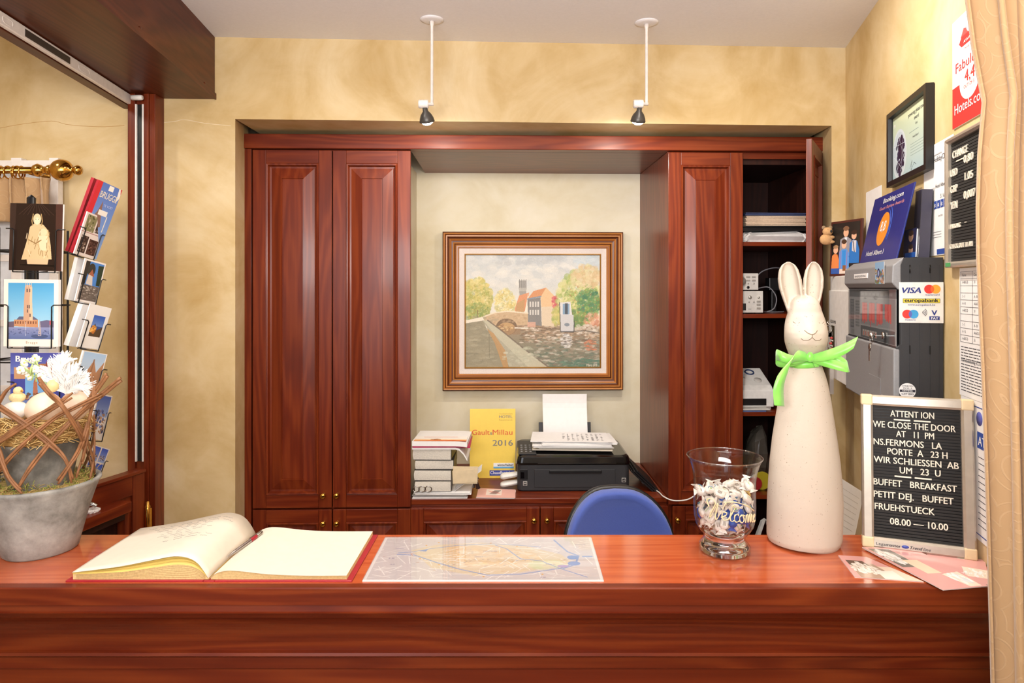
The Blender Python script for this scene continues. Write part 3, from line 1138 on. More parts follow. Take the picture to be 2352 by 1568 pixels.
# pavilion by the water
pa.poly([(1286, 698), (1310, 696), (1318, 760), (1288, 762)], '#d9d6d3')
pa.poly([(1286, 725), (1317, 726), (1318, 764), (1288, 764)], '#c9c6c5')
pa.rect(1292, 701, 1308, 725, '#6c8fae', .9)
pa.rect(1297, 700, 1304, 724, '#33383f', .9)
pa.ell(1302, 748, 6, 4, '#77808a')
pa.line([(1288, 764), (1318, 764), (1319, 740)], 2.4, '#3a3836', .8)
pa.line([(1285, 698), (1287, 764)], 2.2, '#4b443f', .8)
pa.dabs(1300, 785, 12, 16, ['#cfcac4', '#8b8680', '#e4ded6', '#5a544d'], 120, 3.5, .6, .4)
pa.line([(1215, 752), (1260, 757), (1286, 758)], 2, '#5a4433', .8)
pa.line([(1318, 763), (1345, 762), (1380, 768)], 2.4, '#4f463c', .8)
pa.rect(1211, 742, 1230, 753, '#d99f86', .8)
pa.line([(1182, 755), (1212, 756)], 2.5, '#efe6d5', .9)
# quay and its coping stones
pa.poly([(1067, 745), (1110, 738), (1118, 760), (1170, 846), (1067, 846)], '#8b8166')
pa.dabs(1100, 790, 40, 60, ['#8a8268', '#7b745c', '#9d9378', '#a79a7c'], 240, 7, .35, .35, True)
pa.poly([(1067, 745), (1067, 739), (1108, 730), (1112, 738)], '#e9dcc6')
pa.poly([(1108, 738), (1116, 740), (1190, 800), (1258, 846), (1170, 846), (1150, 800), (1122, 760)], '#a39c84')
pa.poly([(1110, 738), (1120, 738), (1262, 846), (1215, 846), (1140, 775)], '#b9b296')
pa.poly([(1118, 756), (1134, 768), (1160, 806), (1168, 846), (1156, 846), (1136, 790)], '#b3854f', .9)
pa.line([(1120, 738), (1150, 760), (1200, 800), (1262, 846)], 3, '#57463a', .7)
pa.dabs(1195, 820, 40, 24, ['#c9c3a8', '#a7a58b', '#b7b79b'], 80, 5, .4, .5)
pa.line([(1123, 770), (1124, 822)], 2, '#6d6650', .5)
s_ = pa.r.normal(0, .022, pa.a.shape[:2])[..., None]
pa.a = np.clip((pa.a + s_) * .82 + .15, 0, 1)
# paint the quay over the water edge only inside the canvas
cw, ch = PW - 2 * i2, PH - 2 * i2
cv = pa.mesh('canvas', cw, ch, PRINT, t, T(i2, -.019, i2))
sg = MB()
sg.text('Marc Urb . .', .018, T(cw - .075, -.0008, .008) @ RY(-.02), shear=.3, width=.07)
sg.build('signature', LETTER, cv, loc=(i2, -.019, i2))
cv['label'] = 'canvas with the canal scene'
MB().box(.02, PW - .02, -.017, -.0005, .02, PH - .02).build('backing', plain('backing_board', '#7d5b3a', .8), t)

# ---------------------------------------------------------------- printer and what lies on it
ZW = ZWORK
pc = P(1318, 1131, 3.0)
pr = thing('inkjet_printer', 'black multifunction printer on the desk with loose paper on its lid', 'printer', (pc.x, 3.01, ZW), .012)
pw, pd, ph = .498, .34, .165
b = MB()
hwp = pw / 2
def rrect(x0, x1, y0, y1, r, z, n=5):
    pts = []
    for (cx_, cy_, a0) in ((x1 - r, y0 + r, -PI / 2), (x1 - r, y1 - r, 0), (x0 + r, y1 - r, PI / 2), (x0 + r, y0 + r, PI)):
        for i in range(n + 1):
            a = a0 + PI / 2 * i / n
            pts.append((cx_ + r * math.cos(a), cy_ + r * math.sin(a), z))
    return pts
b.loft([rrect(-hwp + .008, hwp - .008, .006, pd, .02, 0), rrect(-hwp, hwp, 0, pd, .022, .006), rrect(-hwp, hwp, 0, pd, .022, .115), rrect(-hwp + .003, hwp - .003, .003, pd, .022, .118)], 0, False)
b.build('body', CHARC, pr, bev=.001)
b = MB()
b.loft([rrect(-hwp - .002, hwp + .002, -.004, pd, .024, .1185), rrect(-hwp - .003, hwp + .003, -.006, pd, .026, .128), rrect(-hwp + .001, hwp - .001, -.001, pd - .002, .026, .152), rrect(-hwp + .012, hwp - .012, .014, pd - .01, .026, .158)], 0, False)
b.build('lid', BLACKG, pr, bev=.002)
MB().box(-hwp + .005, -hwp + .085, .02, pd - .06, .158, .163).build('control_panel', CHARC, pr, bev=.002)
for i in range(4):
    for j in range(3):
        MB().lathe([(.0001, 0), (.006, 0), (.005, .002), (.0001, .002)], 12, c=(-hwp + .02 + .02 * j, .06 + .04 * i, .163)).build('button', GREYM, pr)
MB().box(-hwp + .09, hwp - .06, -.0075, -.0045, .124, .1262).build('chrome_line', STEEL, pr)
b = MB().box(-hwp + .075, hwp - .065, -.004, .001, .020, .098)
b.build('paper_flap', CHARC, pr, bev=.001)
MB().box(-hwp + .14, hwp - .125, -.010, -.0045, .082, .096).build('flap_grip', BLACK, pr, bev=.003)
b = MB().box(-hwp + .010, -hwp + .045, -.003, .0005, .055, .098)
MB().box(-hwp + .015, -hwp + .030, -.0045, -.003, .060, .088).build('card_slot', BLACKG, b.build('slot_cover', BLACK, pr, bev=.001))
for x_, n_ in ((-hwp + .034, 'memory_badge'), (hwp - .027, 'energy_badge')):
    b = MB().box(x_ - .009, x_ + .009, -.0045, -.0005, .028 + (.014 if x_ > 0 else 0), .046 + (.014 if x_ > 0 else 0))
    o = b.build(n_, GREYP, pr)
    zz = .030 + (.014 if x_ > 0 else 0)
    b = MB().box(x_ - .007, x_ + .007, -.0049, -.0045, zz, zz + .014)
    q = b.build('badge_print', BLACK, o)
    b = MB()
    if x_ > 0:
        b.text('~', .016, T(x_, -.0052, zz + .001), align='C', bold=.03)
        b.text('*', .012, T(x_ + .002, -.0052, zz + .002), align='C')
    else:
        b.text('W', .012, T(x_, -.0052, zz + .003), align='C', bold=.03)
    b.build('badge_mark', GREYP, o)
# rear paper support with a white sheet
b = MB()
b.box(-.105, .105, 0, .004, 0, .20)
b.box(-.128, -.108, -.004, .008, .0, .085)
b.box(.108, .128, -.004, .008, .0, .085)
sup = b.build('paper_support', CHARC, pr, bev=.001)
sup.location = (-.012, pd - .012, .155)
sup.rotation_euler = (-.16, 0, 0)
th_ = thing('paper_sheet', 'blank white sheet standing upright in the printer feeder', 'paper', (pc.x - .019, 3.01 + pd - .037, ZW + .159), .012, rx=-.16)
sh = MB()
n_ = 10
for i in range(n_):
    pass
sh.loft([[(-.103 - .004 * (i / n_), .0 - .020 * max(0, i / n_ - .75) ** 1.2 * 4, .222 * i / n_), (.113 - .003 * (i / n_), -.020 * max(0, i / n_ - .75) ** 1.2 * 4, .222 * i / n_), (.113 - .003 * (i / n_), .0008 - .020 * max(0, i / n_ - .75) ** 1.2 * 4, .222 * i / n_), (-.103 - .004 * (i / n_), .0008 - .020 * max(0, i / n_ - .75) ** 1.2 * 4, .222 * i / n_)] for i in range(n_ + 1)], 0, False)
sh.build('sheet', PAPER, th_)

# heap of papers on the lid, each sheet bundle a thing
random.seed(11)
zz = ZW + .1665
heap = [('cream', CREAM, -.01, .0, .36, .20, .006, -.05), ('pale', PAGESW, .005, .01, .34, .205, .008, .03), ('white', PAPER, -.012, .0, .355, .21, .010, -.02), ('white', PAPER, .018, .005, .34, .21, .008, .05), ('white', PAPER, -.02, .012, .35, .20, .005, -.07)]
for i, (nm, m_, dx, dy, wd, dp, hgt, rz) in enumerate(heap):
    t = thing('paper_bundle', ['cream paper bundle lowest in the heap on the printer lid', 'grey-edged paper bundle second lowest on the printer lid', 'thick white paper bundle in the middle of the printer lid heap', 'white paper bundle second from top on the printer lid', 'white paper sheets under the printed list on the printer'][i],
              'paper', (pc.x + .012 + dx, 3.01 + .155 + dy, zz), rz, 'paper heap on the printer')
    b = MB()
    nl = max(2, int(hgt / .002))
    for j in range(nl):
        ox, oy = random.uniform(-.004, .004), random.uniform(-.004, .004)
        b.box(-wd / 2 + ox, wd / 2 + ox, -dp / 2 + oy, dp / 2 + oy, hgt * j / nl, hgt * (j + .9) / nl)
    b.build('sheets', m_, t)
    zz += hgt + .0006
t = thing('printed_list', 'printed list lying on top of the paper heap, text running sideways', 'paper', (pc.x + .02, 3.01 + .15, zz), -.04)
b = MB()
b.add([(-.175, -.09, 0), (.165, -.10, 0), (.150, .10, .001), (-.15, .105, .001), (-.175, -.09, .0008), (.165, -.10, .0008), (.150, .10, .0018), (-.15, .105, .0018)], [(0, 3, 2, 1), (4, 5, 6, 7), (0, 1, 5, 4), (1, 2, 6, 5), (2, 3, 7, 6), (3, 0, 4, 7)])
o = b.build('sheet', PAPER, t)
b = MB()
for c_ in range(9):
    for r_ in range(12):
        if random.random() < .8:
            b.box(-.06 + c_ * .022, -.06 + c_ * .022 + random.uniform(.004, .012), -.07 + r_ * .012, -.067 + r_ * .012, .0019, .0021)
b.build('print', INK, o)

# ---------------------------------------------------------------- yellow placard
a0, a1 = P(1078, 1099, 3.20), P(1184, 1099, 3.20)
pl = thing('award_placard', 'yellow placard with red and grey lettering standing beside the printer', 'placard', (a0.x, 3.22, ZW), .02, rx=-.09)
wpl, hpl = a1.x - a0.x, (1099 - 942) / F * 3.22
MB().box(0, wpl, 0, .004, 0, hpl).build('board', plain('yellow_board', '#efce55', .45, var=.02), pl, bev=.0008)
YR, YG = plain('placard_red', '#d8542e', .5), plain('placard_grey', '#7d7a76', .5)
kx, kz = wpl / 106, hpl / 157


def ptext(s, px, py, size, m, align, nm, width=None, bold=0.01, **kw):
    b = MB()
    b.text(s, size * kz, T((px - 1078) * kx, -.0006, (1099 - py) * kz), align=align, bold=bold, width=width and width * kx, **kw)
    return b.build(nm, m, pl)


ptext('Gault', 1083, 1001, 16.5, YR, 'L', 'lettering', 41, .004)
ptext('&', 1125, 1001, 9, YG, 'L', 'lettering')
ptext('Millau', 1131, 1001, 16.5, YR, 'L', 'lettering', 46, .004)
ptext('2016', 1131, 1026, 19, YG, 'L', 'lettering', 47, .012)
ptext('Aanbevolen', 1177, 955, 6, plain('placard_tan', '#c9a84e', .6), 'R', 'lettering', 31, 0)
ptext('HOTEL', 1177, 963, 9, YG, 'R', 'lettering', 31)
ptext('Recommand\u00e9', 1177, 969, 6, plain('placard_tan', '#c9a84e', .6), 'R', 'lettering', 31, 0)
b = MB().box((1133 - 1078) * kx, (1180 - 1078) * kx, -.0012, -.0002, (1099 - 1077) * kz, (1099 - 1065) * kz)
o = b.build('sponsor_patch', PAPER, pl)
b = MB().text('winterhalter', 8 * kz, T((1142 - 1078) * kx, -.0018, (1099 - 1072) * kz), bold=.02, width=36 * kx)
b.build('lettering', INK, o)
MB().box((1133 - 1078) * kx, (1180 - 1078) * kx, -.0016, -.0011, (1099 - 1077) * kz, (1099 - 1073.5) * kz).build('blue_line', plain('sky_blue_print', '#5aa7d8', .5), o)
b = MB().box((1124 - 1078) * kx, (1182 - 1078) * kx, -.0012, -.0002, (1099 - 1093.5) * kz, (1099 - 1081.5) * kz)
o = b.build('sponsor_patch', plain('royal_blue_print', '#3446a0', .5), pl)
MB().text('Chaudfontaine', 10 * kz, T((1126 - 1078) * kx, -.0018, (1099 - 1090) * kz), bold=.01, width=54 * kx).build('lettering', PAPER, o)

# two white rounded handsets in front of the placard
for i, (px, py, lab) in enumerate(((1172, 1077, 'upper of two white rounded handsets leaning on the printer side'), (1172, 1094, 'lower of two white rounded handsets beside the printer'))):
    d = 3.06
    q = P(px, py, d)
    t = thing('white_handset', lab, 'handset', (q.x, d, ZW + (.006 + .030 if i == 0 else .0)), group='white handsets by the printer')
    b = MB()
    rings = []
    for k in range(11):
        s_ = k / 10
        wdt = .020 * (1 - .25 * s_) * (.55 if k in (0, 10) else (.85 if k in (1, 9) else 1))
        rings.append([(-.046 + .090 * s_ + .0, wdt * math.cos(a) * 1.3, .0155 + .014 * s_ + wdt * .75 * math.sin(a)) for a in [2 * PI * j / 18 for j in range(18)]])
    b.loft(rings, 0, True)
    o = b.build('shell', WHITEP, t, sub=1)
    MB().tube([(-.04, -.0245, .0165), (.0, -.0262, .0225), (.036, -.0205, .029)], .0012, 6).build('seam', GREYP, t)

# pink booklet on the desk
q = P(1141, 1126, 2.95)
bk = thing('pink_booklet', 'pink booklet with a pale label lying on the desk', 'booklet', (q.x, 2.965, ZW), -.05)
PINK = plain('pink_paper', '#e3b0a6', .6, var=.03)
b = MB().box(-.085, .08, -.055, .055, 0, .0035)
b.build('pages', PAPER, bk)
b = MB()
b.add([(-.088, .058, .0036), (-.085, -.057, .0036), (.084, -.057, .0036), (.078, .058, .0036), (-.088, .058, .010), (-.082, -.057, .0052), (.084, -.057, .0045), (.078, .058, .006)], [(0, 3, 2, 1)[::-1], (4, 5, 6, 7), (0, 1, 5, 4), (1, 2, 6, 5), (2, 3, 7, 6), (3, 0, 4, 7)])
b.build('cover', PINK, bk)
b = MB().add([(-.046, -.03, .0068), (.022, -.03, .0062), (.02, .045, .0078), (-.048, .045, .0092)], [(0, 1, 2, 3)])
o = b.build('label', plain('pale_label', '#ead9d0', .6), bk)
b = MB()
for i in range(5):
    b.box(-.03 + .004 * i, -.03 + .004 * i + .03, -.018 + .011 * i, -.015 + .011 * i, .0095, .0098)
b.build('print', INK, o)

# black trays leaning at the right of the printer
q = P(1451, 1110, 2.98)
t = thing('document_tray', 'stack of black trays leaning between the printer and right cabinet', 'tray', (q.x - .002, 2.975, ZW))
b = MB()
for i in range(3):
    M_ = T(.004 + .013 * i, .05, .092) @ RY(math.radians(43))
    b.box(0, .135, -.02, .22, -.004, .003, 0, M_)
b.build('tray_panels', BLACK, t, bev=.001)

# white cable along the desk
cp = [P(1528, 1134, 3.0), P(1500, 1112, 3.1), P(1480, 1100, 3.2)]
t = thing('white_cable', 'white cable running across the desk behind the blue chair', 'cable', (P(1540, 1131, 2.93).x, 2.93, ZW))
c = smoothpath([(P(1478, 1110, 3.1).x, 3.14, ZW + .003), (P(1505, 1110, 3.05).x, 3.0, ZW + .004), (P(1523, 1129, 2.93).x, 2.915, ZW + .006), (P(1550, 1135, 2.86).x, 2.885, ZW - .001), (P(1580, 1133, 2.86).x, 2.885, ZW + .002), (P(1600, 1122, 2.86).x, 2.885, ZW + .02)], 8)
MB().tube(c, .0028, 8).build('flex', WHITEP, t, off=t.location)

# ---------------------------------------------------------------- stack of books and papers on the desk, left
sx = P(1012, 1100, 2.93).x
SY = 2.90
zz = ZW
random.seed(5)


def px2z(py, d):
    return EYE + (CY - py) / F * d


labels = ['glossy magazine lowest in the desk stack', 'second magazine from the bottom of the desk stack', 'white paper pad third from the bottom of the desk stack']
for i, (wd, dp, hg_, m_, dx, rz) in enumerate(((.235, .21, .007, PAPER, -.005, .02), (.225, .20, .010, plain('magazine_colour', '#b8b3b0', .4), .0, -.03), (.24, .21, .012, PAPER, .012, .02))):
    t = thing('magazine', labels[i], 'magazine', (sx + dx, SY + .11, zz), rz, 'papers and books stacked on the desk')
    b = MB()
    n_ = max(2, int(hg_ / .0025))
    for j in range(n_):
        o_ = random.uniform(-.006, .006)
        b.box(-wd / 2 + o_, wd / 2 + o_, -dp / 2 + random.uniform(-.006, .006), dp / 2, hg_ * j / n_, hg_ * (j + .85) / n_)
    b.build('pages', m_, t)
    zz += hg_ + .0005
def thick_book(label, wd, dp, hg_, dx, rz, dy=0):
    global zz
    t = thing('thick_book', label, 'book', (sx + dx, SY + .105 + dy, zz), rz, 'papers and books stacked on the desk')
    b = MB()
    b.box(-wd / 2, wd / 2, -dp / 2, dp / 2, 0, .002)
    b.box(-wd / 2, wd / 2, -dp / 2, dp / 2, hg_ - .002, hg_)
    b.box(wd / 2 - .002, wd / 2, -dp / 2, dp / 2, .002, hg_ - .002)
    b.build('cover', plain('dark_cover', '#3a3634', .4), t)
    b = MB()
    n_ = 8
    ring = []
    for j in range(n_ + 1):
        s_ = j / n_
        bul = .004 * math.sin(s_ * PI)
        ring.append([(-wd / 2 - .001 + .012 * (s_ - .5) ** 2, -dp / 2 - .001 - bul * .3, .0022 + (hg_ - .0044) * s_), (wd / 2 - .0025, -dp / 2 - .001 - bul * .3, .0022 + (hg_ - .0044) * s_), (wd / 2 - .0025, dp / 2 - .002, .0022 + (hg_ - .0044) * s_), (-wd / 2 - .001, dp / 2 - .002, .0022 + (hg_ - .0044) * s_)])
    b.loft(ring, 0, False)
    b.build('page_block', PAGESW, t)
    zz += hg_ + .0006
thick_book('thick dictionary, lowest of four in the desk stack', .155, .20, .046, -.032, .03)
thick_book('thick dictionary second from bottom, envelope tucked above', .160, .20, .046, -.028, -.02)
envz = zz
thick_book('smaller thick book third of four in the desk stack', .165, .19, .041, -.025, .015)
thick_book('thick book topmost of four, under curling papers', .165, .20, .047, -.03, -.03)
t = thing('brown_envelope', 'beige envelope sticking out of the right side of the stack', 'envelope', (sx + .085, SY + .01, envz - .046), .08, ry=-.0)
b = MB().box(-.03, .075, -.008, -.0072, -.012, .062, 0, RY(.03)).box(-.03, .075, -.0095, -.0087, -.010, .045, 0, RY(-.05))
b.build('envelope_paper', plain('manila_paper', '#dcc8a4', .7), t)
t = thing('folded_paper', 'folded white letter leaning out beside the lower books', 'paper', (sx + .10, SY + .03, ZW + .031), .1)
b = MB()
b.add([(-.04, -.02, .0), (.075, -.02, .085), (.082, .06, .092), (-.03, .06, .01), (-.04, -.02, .001), (.075, -.02, .086), (.082, .06, .093), (-.03, .06, .011)], [(0, 3, 2, 1), (4, 5, 6, 7), (0, 1, 5, 4), (1, 2, 6, 5), (2, 3, 7, 6), (3, 0, 4, 7)])
b.build('paper_fold', PAPER, t)
t = thing('key_ring', 'ring of small steel keys hanging off the stack beside placard', 'keys', (sx + .135, SY + .05, ZW))
b = MB()
b.tube([(.018 * math.cos(a), .018 * math.sin(a), .078) for a in [2 * PI * i / 20 for i in range(20)]], .0012, 6, closed=True)
o = b.build('ring', STEEL, t)
for i in range(3):
    a = -.8 + .7 * i
    b = MB().box(-.006, .006, -.001, .001, -.05, -.012, 0, T(.018 * math.cos(a), .018 * math.sin(a), .08) @ RY(.3 * (i - 1.3)))
    b.lathe([(.0001, -.001), (.011, -.001), (.011, .001), (.0001, .001)], 14, M=T(.018 * math.cos(a), .018 * math.sin(a), .074) @ RX(PI / 2))
    b.build('key', STEEL, t)
t = thing('metal_clasp', 'coiled silver chain lying at the left foot of the stack', 'chain', (sx - .07, SY - .005, ZW + .030))
b = MB()
for i in range(3):
    b.tube([(-.03 + .026 * i + .014 * math.cos(a), -.004, .004 + .012 + .012 * math.sin(a)) for a in [2 * PI * k / 16 for k in range(16)]], .0022, 6, closed=True)
b.build('chain_link', STEEL, t)
# top: curling papers, magenta folder, white magazine
def curl(name, label, wd, dp, m_, hg_, droop, dx, rz, grp=True):
    global zz
    t = thing(name, label, 'paper', (sx + dx, SY + .10, zz), rz, 'papers and books stacked on the desk')
    n_ = 14
    prof_ = []
    for i in range(n_ + 1):
        s_ = i / n_
        prof_.append((-wd / 2 + wd * s_, -droop * max(0, (s_ - .79) / .21) ** 2))
    b = MB()
    rr = []
    for x_, z_ in prof_:
        rr.append([(x_, -dp / 2, z_), (x_, dp / 2, z_), (x_, dp / 2, z_ + hg_), (x_, -dp / 2, z_ + hg_)])
    b.loft(rr, 0, False)
    o = b.build('sheets', m_, t)
    zz += hg_ + .0005
    return t
curl('curled_papers', 'white papers curling over the right end of the stack', .235, .21, PAPER, .008, .05, .0, .0)
curl('magenta_folder', 'magenta folder near the top of the desk stack', .245, .21, plain('magenta_card', '#b01a52', .45), .006, .003, .005, .02)
t = curl('leaflet_pile', 'white leaflet with orange sunset print on top of stack', .235, .22, PAPER, .020, .004, .002, -.02)
lf = Pic(0, 0, 120, 60, 1.5, '#f4efe9', 2)
lf.grad(0, 34, 120, 60, '#f6e6d2', '#e88a35')
lf.poly([(0, 60), (40, 50), (90, 46), (120, 52), (120, 60)], '#d5622c')
lf.dabs(48, 40, 12, 5, ['#a8653a', '#b87a4a'], 24, 3, .8)
lf.line([(20, 14), (95, 12)], 4, '#c33a3a', .5)
lf.line([(20, 22), (100, 20)], 1.5, '#8c8c90', .5)
lf.mesh('front_print', .225, .10, PRINT, t, T(-.112, -.105, .0206) @ RX(-PI / 2 + .0) @ Matrix.Scale(1, 4))

FLAT = RX(-PI / 2)
# ---------------------------------------------------------------- blue office chair behind the counter
q = P(1424, 1113, 2.42)
ch = thing('office_chair', 'blue upholstered office chair with black shell behind the counter', 'chair', (q.x, 2.30, 0), .10)
BLUE = plain('blue_upholstery', '#4a5fae', .9, bump=.5, bscale=1400, var=.05, sheen=.3)
zt = q.z - .022
hwc = .196


def back_ring(y, grow, dz):
    pts = []
    n_ = 48
    for i in range(n_):
        a = 2 * PI * i / n_
        c_, s_ = math.cos(a), math.sin(a)
        ex = .62
        x_ = (hwc + grow) * math.copysign(abs(c_) ** ex, c_)
        taper = 1 - .17 * max(0, s_) ** 2
        z_ = (.235 + grow) * math.copysign(abs(s_) ** (.74), s_)
        pts.append((x_ * taper, y - .05 * (abs(x_) / hwc) ** 2 * 1.0 + .03 * (z_ / .235) ** 2 * (z_ > 0), zt - .235 + z_ + dz))
    return pts


b = MB()
b.loft([back_ring(.10, -.03, 0), back_ring(.085, -.012, 0), back_ring(.095, -.004, 0), back_ring(.12, .0, 0), back_ring(.135, -.003, 0)], 0, True)
b.build('backrest', BLUE, ch)
b = MB()
b.loft([back_ring(.128, .0, 0), back_ring(.134, .008, 0), back_ring(.150, .006, 0), back_ring(.162, -.02, 0)], 0, True)
b.build('back_shell', BLACK, ch)
b = MB()
b.loft([rrect(-.22, .22, -.33, .10, .08, .44), rrect(-.235, .235, -.345, .11, .09, .465), rrect(-.225, .225, -.335, .10, .09, .50), rrect(-.15, .15, -.26, .05, .06, .512)], 0, True)
b.build('seat', BLUE, ch)
MB().tube(smoothpath([(0, .02, .43), (0, .17, .44), (0, .19, .55), (0, .165, zt - .28)], 6), .018, 10).build('back_bracket', BLACK, ch)
MB().lathe([(.0001, .09), (.04, .09), (.03, .14), (.024, .15), (.024, .30), (.016, .30), (.016, .43), (.06, .435), (.0001, .44)], 24, c=(0, -.11, 0)).build('gas_column', BLACK, ch)
for i in range(5):
    a = 2 * PI * i / 5 + .3
    b = MB().tube([(0, -.11, .11), (.15 * math.cos(a), -.11 + .15 * math.sin(a), .10), (.27 * math.cos(a), -.11 + .27 * math.sin(a), .075)], [.025, .02, .014], 10)
    o = b.build('base_arm', BLACK, ch)
    MB().lathe([(.0001, -.018), (.025, -.018), (.027, -.01), (.027, .01), (.025, .018), (.0001, .018)], 18, M=T(.27 * math.cos(a), -.11 + .27 * math.sin(a), .027) @ RZ(a + PI / 2) @ RY(PI / 2)).build('castor', BLACK, o)

# ---------------------------------------------------------------- guest book and pen
bx, by = -.648, 1.425
bdep = .262
bk = thing('guest_book', 'open red hardback guest book with written left page on the counter', 'book', (bx, by, CT))
b = MB()
b.box(-.300, -.012, -.002, bdep + .002, 0, .0035)
b.box(.012, .300, -.002, bdep + .002, 0, .0035)
b.box(-.0118, .0118, -.002, bdep + .002, .0002, .0030)
b.build('cover', RED, bk, bev=.0012)
import bisect


def interp(tab, x):
    xs = [p[0] for p in tab]
    i = min(max(bisect.bisect(xs, x) - 1, 0), len(tab) - 2)
    (xa, za), (xb, zb2) = tab[i], tab[i + 1]
    t_ = (x - xa) / (xb - xa)
    t_ = t_ * t_ * (3 - 2 * t_) if False else t_
    return za + (zb2 - za) * t_


LT = [(p.x, p.z) for p in smoothpath([(-.288, 0, .020), (-.24, 0, .027), (-.18, 0, .037), (-.12, 0, .050), (-.075, 0, .0585), (-.045, 0, .055), (-.025, 0, .043), (-.010, 0, .022), (-.002, 0, .007)], 6)]
LB = [(p.x, p.z) for p in smoothpath([(-.288, 0, .018), (-.24, 0, .019), (-.18, 0, .0235), (-.12, 0, .0335), (-.075, 0, .041), (-.045, 0, .0395), (-.025, 0, .031), (-.010, 0, .016), (-.002, 0, .005)], 6)]
RT = [(p.x, p.z) for p in smoothpath([(.002, 0, .007), (.012, 0, .016), (.035, 0, .0225), (.065, 0, .0215), (.12, 0, .0155), (.19, 0, .0125), (.288, 0, .0125)], 6)]


def page_loft(mb, tab_t, tab_b, xs, y0, y1, mi=0):
    rr = []
    for x_ in xs:
        zt_ = interp(tab_t, x_)
        zb3 = tab_b if isinstance(tab_b, float) else (interp(tab_b, x_) if not callable(tab_b) else tab_b(x_))
        rr.append([(x_, y0, zb3), (x_, y1, zb3), (x_, y1, zt_), (x_, y0, zt_)])
    mb.loft(rr, mi, False)


LB = [(x_, .0036 + (z_ - .0036) * .84) for x_, z_ in LB]
xsL = [-.288 + .286 * i / 40 for i in range(41)]
xsR = [.002 + .286 * i / 40 for i in range(41)]
b = MB()
page_loft(b, LB, .0036, xsL, .004, bdep - .004)
b.build('left_pages', PAGES, bk)
b = MB()
page_loft(b, RT, .0036, xsR, .004, bdep - .004)
b.build('right_pages', PAGES, bk)
# lines of single leaves on the front edges
b, b2 = MB(), MB()
for k in range(7):
    f_ = (k + 1) / 8
    for (xa, xb) in zip(xsL[1:-2], xsL[2:-1]):
        za_, zb4 = .0036 + (interp(LB, xa) - .0036) * f_, .0036 + (interp(LB, xb) - .0036) * f_
        b.add([(xa, .0035, za_), (xb, .0035, zb4), (xb, .0035, zb4 + .0006), (xa, .0035, za_ + .0006)], [(0, 1, 2, 3)])
    for (xa, xb) in zip(xsR[2:-1], xsR[3:]):
        za_, zb4 = .0036 + (interp(RT, xa) - .0036) * f_, .0036 + (interp(RT, xb) - .0036) * f_
        b2.add([(xa, .0035, za_), (xb, .0035, zb4), (xb, .0035, zb4 + .0004), (xa, .0035, za_ + .0004)], [(0, 1, 2, 3)])
LEB = plain('leaf_edge_brown', '#a98148', .8)
b.build('leaf_edges', LEB, bk)
b2.build('leaf_edges', LEB, bk)
GILT = plain('yellowed_leaf', '#e8cf74', .7, var=.08, bscale=60)
b = MB()
for k in range(3):
    zoff = .25 + .2 * k
    rr = []
    for x_ in xsL:
        za_ = interp(LB, x_) + (interp(LT, x_) - interp(LB, x_)) * zoff
        rr.append([(x_, .003, za_), (x_, .10, za_), (x_, .10, za_ + .0005), (x_, .003, za_ + .0005)])
    b.loft(rr, 0, False)
n_ = len(xsL)
b.add([(x_, .0025, interp(LB, x_)) for x_ in xsL] + [(x_, .016, interp(LB, x_) + (interp(LT, x_) - interp(LB, x_)) * .80) for x_ in xsL], [(i, i + 1, n_ + i + 1, n_ + i) for i in range(n_ - 1)], 0, True)
b.build('loose_leaves', GILT, bk)
b = MB()


def ltop(x_, y_):
    f_ = min(1, max(0, (y_ - .002) / .03))
    lift = .75 + .25 * f_
    return interp(LB, x_) + (interp(LT, x_) - interp(LB, x_)) * lift + .0006


ys = [.001, .02, .06, .12, .19, bdep - .003]
nx_ = len(xsL)
b.add([(x_, y_, ltop(x_, y_)) for y_ in ys for x_ in xsL], [(j * nx_ + i, j * nx_ + i + 1, (j + 1) * nx_ + i + 1, (j + 1) * nx_ + i) for j in range(len(ys) - 1) for i in range(nx_ - 1)], 0, True)
lp_ = b.build('left_page', CREAM, bk)
sd = lp_.modifiers.new('paper', 'SOLIDIFY')
sd.thickness = .0005
b = MB()
page_loft(b, [(x_, z_ + .0007) for x_, z_ in RT], lambda x_: interp(RT, x_) + .0002, xsR, .001, bdep - .003)
b.build('right_page', CREAM, bk)
# handwriting on the left page
random.seed(21)
b = MB()
rows = [(bdep - .03 - .0155 * i) for i in range(9)]
for i, y_ in enumerate(rows):
    x0_ = random.choice([-.25, -.24, -.22]) + .012 * i
    x1_ = -.04 if i < 2 else random.uniform(-.12, -.05)
    x_ = x0_
    while x_ < x1_:
        wl = random.uniform(.010, .030)
        pts = []
        n_ = int(wl / .0016)
        for j in range(n_):
            xx = x_ + wl * j / n_
            yy = y_ + random.uniform(-.0028, .0028) - .02 * (xx - x0_)
            pts.append((xx, yy, ltop(min(xx, -.004), yy) + .0006))
        if len(pts) > 2:
            b.tube(pts, .00028, 4)
        x_ += wl + random.uniform(.005, .012)
b.build('handwriting', plain('pencil_ink', '#94908c', .8), lp_)
p0, p1 = P(519, 1296, 1.495), P(579, 1241, 1.63)
xg = .024
pn = thing('ballpoint_pen', 'silver ballpoint pen with red grip lying in the guest book', 'pen', (bx + .006, by + .075, CT + .0225), math.radians(75))
pl_ = .142
SILV = plain('pen_silver', '#b9b4b2', .25, metal=.9)
MP = RY(PI / 2)
pn.rotation_euler = (0, math.radians(-2), math.radians(80))
b = MB().lathe([(.0001, 0), (.0009, .001), (.0013, .006), (.0035, .018), (.0042, .03), (.0046, .09), (.0046, .115), (.0040, .118), (.0001, .118)], 18, M=MP)
b.build('barrel', SILV, pn)
MB().lathe([(.0047, .09), (.0049, .091), (.0049, .114), (.0047, .115)], 18, M=MP, cap=False).build('red_band', RED, pn)
